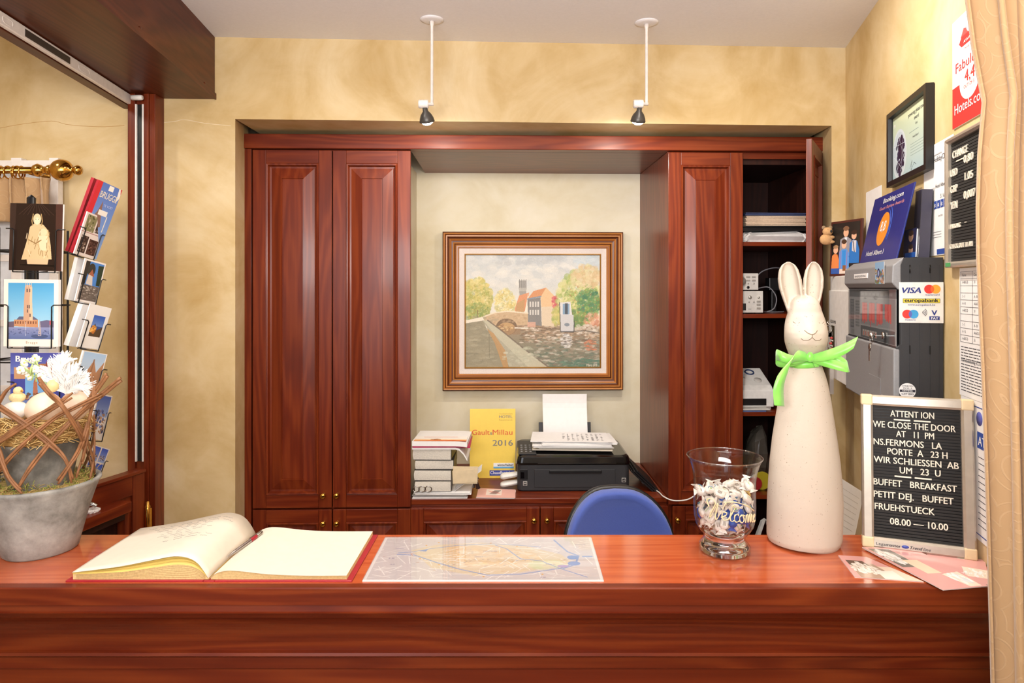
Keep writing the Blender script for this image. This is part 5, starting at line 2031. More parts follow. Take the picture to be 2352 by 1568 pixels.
MB().lathe([(.0001, .0), (.072, .0), (.076, .004), (.086, .04), (.100, .09), (.112, .135), (.119, .152), (.123, .158), (.1225, .163), (.117, .165), (.110, .160), (.104, .140), (.0001, .138)], 64, wob=wob).build('pot', CONC, pt)
random.seed(31)
MOSS = [plain('moss_green', '#8d9440', .9), plain('moss_straw', '#b59a5c', .9)]
b = MB()
for i in range(620):
    a, r_ = random.uniform(0, 2 * PI), random.uniform(.070, .112)
    p = Vector((r_ * math.cos(a), r_ * math.sin(a), .150 + .016 * random.random() * (1 + .4 * math.sin(3 * a))))
    dv = Vector((random.gauss(0, 1), random.gauss(0, 1), random.uniform(0, .9))).normalized() * random.uniform(.008, .02)
    b.tube([p, p + dv * .5 + Vector((0, 0, .003)), p + dv], .0007, 4, mi=int(random.random() < .45))
b.lathe([(.062, .139), (.104, .141), (.108, .156), (.085, .160), (.062, .156)], 32, mi=1, cap=False)
o = b.build('moss', MOSS, pt)
o['kind'] = 'stuff'

ip = thing('zinc_pot', 'smaller dark grey pot wrapped in willow twigs inside the concrete pot', 'pot', (pcx, pcy, CT + .139))
MB().lathe([(.0001, 0), (.057, 0), (.060, .01), (.074, .07), (.081, .112), (.086, .118), (.084, .122), (.077, .117), (.072, .10), (.0001, .10)], 48, wob=wob).build('pot', ZINC, ip)
TW = plain('willow_twig', '#8a5d3a', .6, var=.25, bscale=160)


def tw_pt(px, py, out=.0):
    d = 1.5
    for _ in range(6):
        dx = (px - CX) / F * d - pcx
        d = pcy - math.sqrt(max(0.0004, (.112 + out) ** 2 - dx * dx))
    p = P(px, py, d)
    return p


twigs = [
    [(-20, 915), (0, 934), (50, 965), (107, 1012), (150, 1050), (166, 1100)],
    [(279, 873), (225, 915), (171, 962), (118, 1016), (71, 1076), (45, 1118)],
    [(93, 873), (118, 905), (143, 930), (180, 985), (196, 1030), (190, 1060)],
    [(-10, 1018), (54, 976), (100, 948), (136, 926), (165, 906)],
    [(-12, 1020), (0, 1044), (21, 1094), (50, 1128)],
    [(203, 975), (193, 1012), (171, 1055), (134, 1106)],
    [(211, 858), (218, 905), (207, 960), (200, 1020), (178, 1090)],
    [(248, 858), (228, 885), (213, 908), (195, 935)],
    [(-8, 930), (15, 895), (36, 880)],
    [(-15, 1090), (40, 1030), (120, 960), (165, 935), (232, 903)],
]
for i, tw in enumerate(twigs):
    b = MB()
    base_ = [tw_pt(px, py, .004 * (i % 3)) for px, py in tw]
    for k in range(3 if i < 6 else 2):
        off = Vector((random.uniform(-.003, .003), random.uniform(-.003, .001), (k - 1) * .0052))
        pts = smoothpath([p + off + Vector((random.uniform(-.0018, .0018), 0, random.uniform(-.0018, .0018))) for p in base_], 5)
        b.tube(pts, [.0024 + .0012 * (1 - j / len(pts)) for j in range(len(pts))], 7)
    b.build('twig_bundle', TW, ip, off=ip.location)
for i in range(9):                                     # the far side of the twig cage
    a0 = PI * (i + .5) / 9
    b = MB()
    for k in range(2):
        pts = []
        for j in range(8):
            a = a0 + (.12 * j - .4) * (1 if i % 2 else -1)
            pts.append((.108 * math.cos(a), .108 * math.sin(a), .018 + .021 * j + .004 * k))
        b.tube(pts, .0026, 6)
    b.build('twig_bundle', TW, ip)
b = MB()
for px, py in ((222, 912),):
    c = tw_pt(px, py, .004) - ip.location
    for k in range(3):
        b.tube([(c.x + .010 * math.cos(a), c.y + .006 * math.sin(a), c.z + .003 * k + .003 * math.sin(a * 2 + k)) for a in [2 * PI * j / 12 for j in range(12)]], .0011, 5, closed=True)
b.build('raffia_binding', plain('raffia', '#c99c63', .7), ip)
STRAW = [plain('straw_light', '#d9b777', .7), plain('straw_dark', '#b58a4e', .7)]
b = MB()
for i in range(950):
    a, r_ = random.uniform(0, 2 * PI), .045 + .056 * math.sqrt(random.random())
    p = Vector((r_ * math.cos(a), r_ * math.sin(a), .118 + .058 * random.random() * (1 - ((r_ - .07) / .05) ** 2 * .6)))
    dv = (Vector((-math.sin(a), math.cos(a), 0)) * random.choice((-1, 1)) + Vector((random.gauss(0, .5), random.gauss(0, .5), random.gauss(0, .35)))).normalized() * random.uniform(.02, .05)
    b.tube([p - dv / 2, p + Vector((0, 0, .004)), p + dv / 2], .0009, 4, mi=int(random.random() < .4))
b.lathe([(.0001, .102), (.070, .104), (.080, .126), (.080, .140), (.060, .146), (.0001, .132)], 32, mi=1)
o = b.build('straw', STRAW, ip)
o['kind'] = 'stuff'
EGG = plain('egg_shell', '#f3d9c0', .45, var=.02)
EGGW = plain('white_egg_shell', '#f4ece2', .45, var=.02)


def egg(px, py, d, r, lab, m_, ry=0.0, el=1.25):
    p = P(px, py, d)
    t = MB().loft([[(r * math.sin(a) * (1 - .12 * math.cos(a)) * math.cos(2 * PI * j / 24), r * math.sin(a) * (1 - .12 * math.cos(a)) * math.sin(2 * PI * j / 24), -r * el * math.cos(a)) for j in range(24)] for a in [PI * i / 18 for i in range(1, 18)]], 0, True).build('decorative_egg', m_)
    t.location = p
    t.rotation_euler = (0, ry, 0)
    tag(t, lab, 'egg', 'eggs in the straw nest')


egg(99, 937, 1.565, .035, 'large pinkish egg in the middle of the straw nest', EGG, 1.2, 1.1)
egg(172, 933, 1.61, .032, 'pinkish egg at the right of the nest under the white feathers', EGG, .3, 1.15)
egg(33, 942, 1.555, .021, 'small white egg under the toy chick in the nest', EGGW, 1.5, 1.35)
egg(122, 886, 1.575, .013, 'tiny yellow egg tucked under the white feathers', plain('yellow_egg', '#efdba0', .45), .2, 1.2)
p = P(40, 912, 1.56)
t = thing('toy_chick', 'small cream toy chick sitting on the white egg in nest', 'ornament', p)
b = MB().ball((0, 0, 0), (.018, .014, .012), 18).ball((.003, -.002, .015), (.010, .009, .010), 16)
b.build('body', plain('chick_down', '#e6d3a0', .9, bump=.6, bscale=500), t)
MB().lathe([(.003, 0), (.0001, .006)], 8, M=T(.012, -.004, .015) @ RY(PI / 2)).build('beak', plain('chick_beak', '#c98a3a', .5), t)
# flower sprig
p = P(80, 850, 1.57)
t = thing('flower_sprig', 'sprig of small white and green artificial flowers in the nest', 'flower', p)
b = MB()
b.tube(smoothpath([(.03, .0, -.035), (.01, 0, -.01), (.0, 0, .015), (-.006, 0, .034)], 5), .0012, 6)
LEAFG = plain('sprig_green', '#b9cf86', .6)
b.build('stem', LEAFG, t)
PETAL = plain('white_petal', '#f7f3e6', .6)
random.seed(8)
for i in range(7):
    c = Vector((random.uniform(-.028, .022), random.uniform(-.012, .008), random.uniform(-.022, .034)))
    b = MB()
    for k in range(5):
        a = 2 * PI * k / 5 + random.random()
        dv = Vector((math.cos(a), -.35, math.sin(a))) * .009
        b.ball(tuple(c + dv * .6), (.006, .0025, .006), 8)
    o = b.build('blossom', PETAL, t)
    MB().ball(tuple(c + Vector((0, -.003, 0))), .0025, 8).build('flower_centre', plain('flower_eye', '#d9cf6a', .7), o)
b = MB()
for i in range(16):
    a = random.uniform(0, 2 * PI)
    s_ = Vector((random.uniform(-.01, .014), random.uniform(-.008, .008), random.uniform(-.028, .02)))
    e_ = s_ + Vector((math.cos(a), random.uniform(-.3, .3), abs(math.sin(a)) + .3)) * random.uniform(.012, .024)
    b.strip([s_, (s_ + e_) / 2 + Vector((0, -.002, 0)), e_], (.003, .001, .001), .0005)
b.build('leaf_blades', LEAFG, t)
# feathers
p = P(150, 905, 1.585)
t = thing('white_feather', 'tuft of white feathers standing in the nest by the right egg', 'feather', p)
FEA = plain('white_feather', '#fbf9f6', .7, var=.01)
random.seed(14)
for i in range(7):
    b = MB()
    tip = Vector([(-.034, -.01, .062), (-.012, .01, .088), (.010, .0, .066), (.030, -.012, .052), (.050, .0, .040), (.058, -.01, .014), (.018, -.02, .085)][i])
    mid = tip * .5 + Vector((random.uniform(-.01, .01), -.01, .014))
    path = smoothpath([(0, 0, 0), mid, tip], 12)
    b.tube(path, [.0010 * (1 - .8 * j / len(path)) for j in range(len(path))], 5)
    n_ = len(path)
    for j in range(2, n_):
        tg = (path[j] - path[j - 1]).normalized()
        sd_ = tg.cross(Vector((0, 1, .2))).normalized()
        for sg_ in (-1, 1):
            for q_ in range(3):
                ln = .033 * math.sin(PI * min(1, (j + 3) / (n_ + 3))) * random.uniform(.6, 1.15) + .004
                st_ = path[j].lerp(path[j - 1], q_ / 3)
                e_ = st_ + (sd_ * sg_ * .55 + tg * .8 + Vector((0, random.uniform(-.35, .35), 0))).normalized() * ln
                b.strip([st_, st_.lerp(e_, .5) + tg * .001, e_], tg * .0024, .0003, smooth=False)
    b.build('plume', FEA, t)

# ---------------------------------------------------------------- postcard rack
rkx, rky = P(72, 700, 1.90).x, 1.90
rk = thing('postcard_rack', 'black wire postcard spinner rack behind the grey pot', 'rack', (rkx, rky, 0))
b = MB().lathe([(.0001, 0), (.13, 0), (.13, .012), (.02, .03), (.011, .04), (.011, 1.92), (.0001, 1.93)], 24)
b.build('pole', BLACK, rk)
b = MB()
for z_ in (1.77, 1.62, 1.47, 1.30, 1.15):
    b.tube([(.09 * math.cos(a), .09 * math.sin(a), z_) for a in [2 * PI * j / 24 for j in range(24)]], .0022, 6, closed=True)
    for j in range(4):
        a = 2 * PI * j / 4 + .4
        b.tube([(0, 0, z_), (.09 * math.cos(a), .09 * math.sin(a), z_)], .002, 6)
for j in range(6):
    a = 2 * PI * j / 6 + .25
    b.tube([(.09 * math.cos(a), .09 * math.sin(a), 1.08), (.09 * math.cos(a), .09 * math.sin(a), 1.83)], .003, 6)
b.build('wire_cage', WIRE, rk)
b = MB().box(-.006, .006, -.002, .002, 0, .19, 0, T(-.060, -.066, 1.765) @ RY(-.1))
b.build('sign_stay', BLACK, rk)


def card(name, label, TL, BL, BR, th, pic, gloss=True, wire=True, cat='postcard', edge=None, group='cards in the wire rack', wsides=(1, 1)):
    tl, bl, br = P(*TL), P(*BL), P(*BR)
    ex = (br - bl)
    wd = ex.length
    ex.normalize()
    ez = tl - bl
    ez = ez - ex * ez.dot(ex)
    ht = ez.length
    ez.normalize()
    ey = ez.cross(ex)
    M3 = Matrix((ex, ey, ez)).transposed()
    t = thing(name, label, cat, bl, 0, group)
    t.rotation_euler = M3.to_euler()
    MB().box(0, wd, .0003, th, 0, ht).build('card_stock', edge or PAPER, t)
    if pic is not None:
        pic.mesh('print', wd, ht, GPRINT if gloss else PRINT, t)
    if wire:
        M4 = Matrix.Translation(bl) @ M3.to_4x4()
        b = MB()
        hz_ = ht * .62
        for sx_, on in ((.10, wsides[0]), (.90, wsides[1])):
            if on:
                x_ = wd * sx_
                o_ = -.022 if sx_ < .5 else .022
                b.tube([(x_ + o_, -.001, hz_), (x_ + o_ * .25, -.0045, hz_), (x_, -.0045, hz_ - .004), (x_, -.0045, -.004), (x_, th + .002, -.004)], .0015, 6, M=M4)
        b.tube([(wd * .10, -.0045, -.004), (wd * .9, -.0045, -.004)], .0015, 6, M=M4)
        b.tube([(wd * .5, th + .002, -.004), (wd * .5, th + .04, -.001)], .0015, 6, M=M4)
        b.build('card_pocket', WIRE, rk, off=rk.location)
    return t, wd, ht


# statue postcard: a plain robed stone figure on dark ground
pc_ = Pic(0, 0, 120, 155, 2.0, '#2a1d18', 5)
pc_.poly([(0, 0), (14, 0), (10, 155), (0, 155)], '#3a2a24')
pc_.poly([(104, 0), (120, 0), (120, 155), (106, 155)], '#4a3029')
for i in range(9):
    pc_.line([(60, -10), (20 + 10 * i, 26)], 1.2, '#4d3a32', .6)
TANS = ['#d9c096', '#c9ab7c', '#e8d6b4', '#b99667']
pc_.poly([(42, 140), (88, 140), (90, 128), (40, 128)], '#d8b48e')
pc_.poly([(28, 130), (36, 100), (42, 78), (46, 54), (56, 46), (76, 48), (88, 62), (94, 96), (97, 128)], '#d2b88c')
pc_.ell(62, 36, 9, 13, '#dcc59c')
pc_.ell(62, 40, 6, 8, '#ead9b8')
pc_.ell(77, 66, 8, 9, '#e2cca4')
pc_.poly([(66, 74), (88, 74), (84, 108), (70, 108)], '#e4d0aa')
for i in range(26):
    x_ = pc_.r.uniform(38, 92)
    y_ = pc_.r.uniform(60, 118)
    pc_.line([(x_, y_), (x_ + pc_.r.uniform(-6, 6), y_ + 12)], 1.5, ['#a58354', '#8a6a42', '#e8d6b4', '#b99667'][pc_.r.randint(4)], .8)
pc_.ell(59, 36, 1, 1, '#7a5c3c')
pc_.ell(65, 36, 1, 1, '#7a5c3c')
pc_.line([(53, 24), (50, 40), (52, 50)], 2, '#a98a5c')
pc_.line([(71, 24), (74, 40), (72, 50)], 2, '#a98a5c')
pc_.line([(44, 84), (60, 92), (72, 84)], 2.4, '#94744a')
pc_.line([(26, 142), (104, 143)], 2, '#0e0a08')
card('postcard', 'dark postcard of a pale robed stone statue, top front of the rack', (24, 466, 1.745), (20, 620, 1.745), (141, 623, 1.745), .006, pc_)
# bell tower postcard
pb_ = Pic(0, 0, 127, 157, 2.2, '#f6ecdd', 6)
pb_.grad(10, 8, 117, 140, '#4f9fcf', '#bfe0ee')
pb_.grad(10, 112, 117, 140, '#8e93b8', '#5f6f9e')
pb_.poly([(24, 110), (24, 94), (80, 94), (80, 112)], '#c48f6a')
pb_.poly([(30, 94), (36, 87), (70, 87), (80, 94)], '#5e6580')
pb_.poly([(46, 96), (47, 50), (49, 18), (51, 13), (64, 13), (66, 18), (66, 50), (68, 96)], '#c9a286')
pb_.poly([(60, 96), (60, 50), (61, 18), (66, 18), (66, 50), (68, 96)], '#e2c0a0')
for x_ in (51, 55, 60, 64):
    pb_.line([(x_, 8), (x_, 18)], 1.4, '#d9bfa6')
for (x_, y_) in ((53, 22), (59, 22), (54, 60), (58, 60), (54, 70), (60, 80)):
    pb_.rect(x_, y_, x_ + 2.6, y_ + 8, '#5a4a4c')
for i in range(9):
    pb_.rect(26 + 6 * i, 98, 28.5 + 6 * i, 104, '#7a4f3f')
pb_.poly([(82, 112), (84, 98), (100, 95), (117, 97), (117, 112)], '#6b6683')
pb_.poly([(10, 112), (10, 100), (24, 98), (24, 112)], '#6d5f70')
pb_.ell(84, 133, 20, 5, '#4d5a80')
pb_.poly([(80, 132), (82, 108), (84, 92), (86, 108), (88, 132)], '#b7a7a6')
pb_.line([(108, 94), (108, 128)], 1, '#cfd3dc')
pb_.rect(107, 96, 110, 106, '#c9616a')
pb_.line([(52, 100), (52, 132)], 1, '#d5d8e2')
pb_.dabs(60, 124, 48, 7, ['#59658e', '#7f89b2', '#474f74'], 70, 2, .7, .6, True)
t, wd, ht = card('postcard', 'postcard of a tall bell tower against blue sky, front of rack', (8, 641, 1.745), (8, 795, 1.745), (133, 796, 1.745), .010, pb_)
MB().text('Brugge', .0085, T(wd * .52, -.0006, ht * .045), align='C', space=1.3).build('title', plain('card_brown_ink', '#a08468', .7), t)
# booklet
pk_ = Pic(0, 0, 130, 180, 1.7, '#4a4f9e', 7)
pk_.grad(0, 0, 130, 50, '#50529e', '#6a7cc0')
pk_.rect(8, 34, 60, 62, '#c99a72')
pk_.rect(34, 46, 88, 108, '#79aede')
pk_.poly([(52, 100), (54, 68), (58, 58), (62, 68), (64, 100)], '#b5735a')
pk_.rect(66, 26, 108, 56, '#a9714f')
pk_.poly([(78, 50), (84, 18), (90, 50)], '#8c4f48')
pk_.ell(112, 24, 9, 12, '#31443a')
pk_.dabs(60, 104, 40, 8, ['#6c4636', '#8d5f44', '#b58258'], 40, 4, .8)
pk_.rect(0, 112, 130, 180, '#6a80b8')
t, wd, ht = card('travel_booklet', 'blue travel booklet with small photos, below the bell tower postcard', (24, 810, 1.76), (24, 985, 1.76), (152, 985, 1.76), .012, pk_, cat='booklet')
b = MB().text('Brugge', .022, T(wd * .10, -.0008, ht * .885), bold=.03, width=wd * .46)
b.build('title', PAPER, t)
# right-hand column: folded map, photo cards
mpz = Pic(0, 0, 60, 175, 2.2, '#5f83c6', 8)
mpz.grad(0, 0, 60, 175, '#5b78c0', '#8fb2e4')
mpz.rect(0, 0, 11, 175, '#cf3038')
mpz.poly([(11, 96), (22, 64), (26, 40), (31, 66), (40, 100), (11, 120)], '#8d6a5e')
mpz.rect(28, 2, 40, 14, '#f3efe6')
mpz.rect(24, 62, 46, 74, '#f0ece4')
mpz.poly([(52, 0), (60, 0), (60, 22), (55, 34)], '#f0ece4')
mpz.poly([(56, 0), (60, 0), (60, 14)], '#c93440')
mpz.line([(48, 74), (48, 110)], 2.2, '#e3e0d8')
DL, DR = 1.80, 1.885
t, wd, ht = card('folded_map', 'red folded guide standing behind the blue city map in the rack', (205, 402, DL + .0), (156, 577, DL + .0), (192, 588, DR), .008, None, wire=False, cat='map', edge=RED)
t, wd, ht = card('folded_map', 'blue folded city map with red edge in the rack', (213, 406, DL - .012), (164, 580, DL - .012), (221, 596, DR), .007, mpz, cat='map', edge=RED, wsides=(0, 0))
MB().text('BRUGGE', .026, T(wd * .22, -.0008, ht * .80), width=wd * .72, bold=.01).build('title', plain('map_cream', '#efe6cf', .5), t)
MB().text('TE VOET', .009, T(wd * .50, -.0008, ht * .70), width=wd * .38).build('subtitle', plain('map_pale', '#cfd8ee', .5), t)
cl = Pic(0, 0, 50, 105, 2.4, '#efe4dd', 9)
for (xa, ya, xb, yb, cs_) in ((4, 4, 28, 44, ['#8d8a63', '#6b6a4a', '#c7b9a2', '#4f5136']), (31, 8, 47, 42, ['#3c2f2a', '#6e5a4d', '#cfc3b5']), (4, 56, 22, 98, ['#463933', '#7d6a5f', '#d5c8ba']), (25, 60, 47, 98, ['#5a4138', '#8b6b5c', '#3d2c26'])):
    cl.rect(xa, ya, xb, yb, cs_[0])
    for _ in range(40):
        cl.ell(cl.r.uniform(xa + 2, xb - 2), cl.r.uniform(ya + 2, yb - 2), 2, 2.4, cs_[cl.r.randint(len(cs_))], .8)
cl.rect(0, 46, 50, 48, '#b98f8a')
card('postcard', 'sepia four-picture postcard in front of the blue city map', (193, 482, DL - .018), (170, 582, DL - .018), (216, 596, DR - .012), .003, cl)
bc = Pic(0, 0, 50, 105, 2.4, '#efe9e4', 10)
bc.rect(4, 4, 47, 100, '#4f86cf')
bc.poly([(4, 4), (14, 4), (12, 60), (4, 70)], '#3a332d')
bc.ell(20, 24, 9, 16, '#3d3a34')
bc.poly([(14, 60), (16, 34), (24, 30), (30, 62)], '#d9cfc6')
bc.poly([(16, 36), (22, 22), (30, 40)], '#a5634a')
bc.poly([(34, 10), (47, 8), (47, 60), (38, 60)], '#33402f')
bc.rect(4, 62, 47, 100, '#6d625a')
bc.dabs(26, 80, 20, 16, ['#8b8178', '#4f463f', '#b5aaa0', '#d9cfc4'], 60, 2.6, .7, .5, True)
card('postcard', 'postcard of a white house by a canal, second down on the rack side', (187, 590, DL), (172, 690, DL), (221, 699, DR), .003, bc)
t, wd, ht = card('postcard', 'plain white cards standing behind the canal house postcard', (170, 588, DL + .004), (156, 688, DL + .004), (206, 698, DR + .01), .010, None, wire=False)
wc = Pic(0, 0, 50, 105, 2.4, '#f1eee9', 11)
wc.rect(16, 24, 42, 76, '#2f4a8c')
wc.grad(16, 24, 42, 50, '#2d58b8', '#6d8fd0')
wc.poly([(16, 76), (16, 58), (24, 44), (30, 60), (42, 50), (42, 76)], '#4f3a22')
wc.dabs(23, 60, 6, 10, ['#e09a3a', '#f0b65a', '#c9782c'], 30, 2.4, .8)
card('postcard', 'white-bordered postcard with a small night view, middle of the rack side', (196, 694, DL), (177, 796, DL), (228, 803, DR), .003, wc)
card('postcard', 'thick pack of white cards behind the small night view', (180, 692, DL + .004), (157, 794, DL + .004), (208, 802, DR + .012), .014, None, wire=False)
for i, (TL_, BL_2, BR_2, lab, cs_) in enumerate((
        ((178, 802), (166, 900), (222, 905), 'postcard of a brick gable against pale sky on the rack side', ['#b98a6a', '#a9c3dc', '#8f6a54']),
        ((214, 900), (200, 1008), (234, 1010), 'postcard half hidden by twigs on the lower rack side', ['#5a6fae', '#a9825f', '#3f4a66']),
        ((202, 1016), (188, 1094), (226, 1102), 'lowest blue multi-view postcard on the rack side', ['#4d62b8', '#cfd6e6', '#8a6a58']))):
    q_ = Pic(0, 0, 50, 100, 1.6, '#e9e6e2', 20 + i)
    if i == 2:
        for yy in (3, 52):
            for xx in (3, 27):
                q_.grad(xx, yy, xx + 20, yy + 44, '#3f5cc0', '#9fb8e4')
                q_.dabs(xx + 10, yy + 32, 9, 9, ['#8a6a58', '#4b5680', '#c9b9a4'], 24, 2.2, .8)
    elif i == 0:
        q_.grad(2, 2, 48, 98, '#a7c4e2', '#e4ecf2')
        q_.poly([(14, 98), (16, 50), (26, 18), (36, 48), (48, 20), (48, 98)], '#b58663')
        q_.line([(26, 18), (24, 98)], 3, '#8f6246', .7)
    else:
        q_.grad(3, 3, 47, 50, '#4d6ab8', '#9ab2dc')
        q_.dabs(25, 60, 20, 26, cs_, 60, 3, .8, 1, True)
    card('postcard', lab, (*TL_, DL), (*BL_2, DL), (*BR_2, DR), .006, q_)

# ---------------------------------------------------------------- beyond the hatch: curtain rod, curtain, window
wdw = MB()
xw0, xw1 = P(-60, 0, 2.6).x, P(133, 0, 2.6).x
yw = 2.60
fwm = .035
z0w, z1w = 1.02, 2.166
for (xa, xb) in ((xw0, xw0 + fwm), ((xw0 + xw1) / 2 - .02, (xw0 + xw1) / 2 + .02), (xw1 - fwm, xw1)):
    wdw.box(xa, xb, yw, yw + .03, z0w, z1w)
for z_ in (z0w, 1.27, 1.52, 1.77, z1w - fwm):
    wdw.box(xw0, xw1, yw + .002, yw + .028, z_, z_ + .026)
win = struct('window_1', wdw, WHITE, bev=.002)
MB().box(xw0 + .01, xw1 - .01, yw + .012, yw + .016, z0w + .01, z1w - .01).build('frosted_pane', plain('frosted_pane', '#dfe3ea', .3), win)
rx_ = P(150, 0, 2.50).x
zr = EYE + (CY - 391) / F * 2.5
cr = thing('curtain_rod', 'polished brass curtain rod with turned ball finial beyond the hatch', 'curtain rod', (rx_, 2.50, zr))
MB().tube([(-.75, 0, 0), (-.10, 0, 0)], .0125, 20).build('rod', BRASS, cr)
b = MB().lathe([(.0125, -.115), (.020, -.112), (.024, -.100), (.019, -.088), (.014, -.084), (.014, -.066), (.019, -.062), (.020, -.054), (.016, -.05), (.024, -.046), (.036, -.030), (.041, -.012), (.036, .008), (.024, .020), (.012, .026), (.011, .034), (.017, .040), (.019, .048), (.014, .057), (.0001, .060)], 32, M=RY(PI / 2))
b.build('finial', BRASS, cr)
b = MB().lathe([(.0001, 0), (.018, 0), (.018, .008), (.012, .012), (.010, .09), (.0001, .09)], 20, M=T(-.14, .105, -.004) @ RX(PI / 2))
b.build('bracket', BRASS, cr)
for i in range(9):
    x_ = [-.16, -.175, -.19, -.21, -.235, -.26, -.30, -.36, -.43][i]
    M_ = T(x_, 0, -.008) @ RZ([.2, -.1, .3, 0, .25, -.2, .1, .3, 0][i])
    t = thing('curtain_ring', 'brass curtain ring on the rod holding the pleated curtain', 'ring', (rx_ + x_, 2.50, zr - .008), [.2, -.1, .3, 0, .25, -.2, .1, .3, 0][i], 'brass rings on the curtain rod')
    MB().tube([(0, .0225 * math.cos(a), .0225 * math.sin(a)) for a in [2 * PI * j / 24 for j in range(24)]], .0028, 8, closed=True).build('ring', BRASS, t)
CURT, nt_, bs = new_mat('gold_damask')
tc = nd(nt_, 'ShaderNodeTexCoord')
n1 = nd(nt_, 'ShaderNodeTexNoise', i_Scale=3.5, i_Detail=1.0)
nt_.links.new(tc.outputs['Object'], n1.inputs['Vector'])
mxv = nd(nt_, 'ShaderNodeMix', data_type='RGBA')
mxv.inputs[0].default_value = .10
nt_.links.new(tc.outputs['Object'], mxv.inputs[6])
nt_.links.new(n1.outputs['Color'], mxv.inputs[7])
vo = nd(nt_, 'ShaderNodeTexVoronoi', i_Scale=17.0, feature='F1')
nt_.links.new(mxv.outputs[2], vo.inputs['Vector'])
mm = nd(nt_, 'ShaderNodeMath', operation='MULTIPLY')
mm.inputs[1].default_value = 26.0
nt_.links.new(vo.outputs['Distance'], mm.inputs[0])
si = nd(nt_, 'ShaderNodeMath', operation='SINE')
nt_.links.new(mm.outputs[0], si.inputs[0])
rmp = nt_.nodes.new('ShaderNodeValToRGB')
rmp.color_ramp.elements[0].position = .80
rmp.color_ramp.elements[1].position = .92
nt_.links.new(si.outputs[0], rmp.inputs['Fac'])
mc = nd(nt_, 'ShaderNodeMix', data_type='RGBA')
mc.inputs[6].default_value = (*lin('#b7946a'), 1)
mc.inputs[7].default_value = (*lin('#bd9b72'), 1)
nt_.links.new(rmp.outputs['Color'], mc.inputs[0])
nt_.links.new(mc.outputs[2], bs.inputs['Base Color'])
bs.inputs['Roughness'].default_value = .75
bs.inputs['Sheen Weight'].default_value = .35
bp_ = nd(nt_, 'ShaderNodeBump', i_Strength=.3, i_Distance=.0015)
nt_.links.new(rmp.outputs['Color'], bp_.inputs['Height'])
nt_.links.new(bp_.outputs['Normal'], bs.inputs['Normal'])


def drape(name, label, x0, x1, y, z0, z1, waves, amp, edge=None, th=.003, seed=1, pinch=0):
    rs = random.Random(seed)
    n_, k_2 = waves * 14, 26
    ph = [rs.uniform(-.8, .8) for _ in range(waves + 1)]
    b = MB()
    v = []
    for i in range(k_2 + 1):
        z_ = z1 + (z0 - z1) * i / k_2
        for j in range(n_ + 1):
            s_ = j / n_
            xl = x0 if edge is None else edge(z_)
            sp_ = s_ + .05 / waves * math.sin(s_ * waves * 4.1 + i * .12) * min(1, s_ * 5)
            x_ = xl + (x1 - xl) * sp_
            a_ = s_ * waves * 2 * PI + .35 * math.sin(i * .16 + s_ * 9)
            am = amp * (1 - pinch * math.exp(-i / 3))
            v.append((x_ + .25 * am * math.sin(2 * a_) * min(1, s_ * 5), y + am * math.sin(a_) + .3 * am * math.sin(.5 * a_ + 1 + i * .05), z_))
    f = []
    for i in range(k_2):
        for j in range(n_):
            a_ = i * (n_ + 1) + j
            f.append((a_, a_ + n_ + 1, a_ + n_ + 2, a_ + 1))
    b.add(v, f, 0, True)
    o = b.build(name, CURT)
    sd = o.modifiers.new('cloth', 'SOLIDIFY')
    sd.thickness = th
    return tag(o, label, 'curtain')


drape('curtain', 'short cream pleated curtain hanging from the brass rod beyond the hatch', rx_ - .75, P(114, 0, 2.5).x, 2.50, 1.912, zr - .028, 12, .022, seed=4)


def cedge(z):
    py = CY + (EYE - z) / 1.25 * F
    tab = [(-200, 2213), (0, 2219), (100, 2236), (240, 2264), (300, 2252), (420, 2246), (560, 2245), (760, 2254), (900, 2260), (1200, 2269), (1400, 2273), (1560, 2277), (3000, 2290)]
    for (ya, xa), (yb, xb) in zip(tab[:-1], tab[1:]):
        if ya <= py <= yb:
            return (xa + (xb - xa) * (py - ya) / (yb - ya) - CX) / F * 1.25 + .018
    return (2290 - CX) / F * 1.25 + .018


cu_ = drape('curtain', 'long gold damask curtain hanging at the right edge before the counter', .83, .965, 1.255, .02, 2.62, 3, .026, edge=cedge, seed=9)
t = thing('curtain_pole', 'brass pole holding the gold damask curtain', 'curtain rod', (.90, 1.255, 2.625))
MB().tube([(-.12, 0, 0), (.07, 0, 0)], .010, 16).build('pole', BRASS, t)

# ---------------------------------------------------------------- things on the right wall
WN = Vector((-1, RDIR, 0)).normalized()
WX_ = Vector((-RDIR, -1, 0)).normalized()
WANG = math.atan2(WX_.y, WX_.x)


def hit(px, py, p0, n):
    dv = Vector(((px - CX) / F, 1, -(py - CY) / F))
    o_ = Vector((0, 0, EYE))
    return o_ + dv * ((p0 - o_).dot(n) / dv.dot(n))


def wallhit(px, py, off=0.0):
    return hit(px, py, Vector((rwx(2), 2, 0)) + WN * off, WN)


def on_wall(name, label, cat, pxl, ytl, ybl, pxr, th, group=None, off=.001, w_=None, h_=None):
    """root at the lower far corner, local x towards the camera, front at y = -th"""
    a = wallhit(pxl, ytl, th + off)
    c = wallhit(pxl, ybl, th + off)
    r_ = wallhit(pxr, ybl, th + off)
    wd = w_ or (r_ - c).dot(WX_)
    ht = h_ or (a.z - c.z)
    loc = c - WN * th
    return thing(name, label, cat, loc, WANG, group), wd, ht


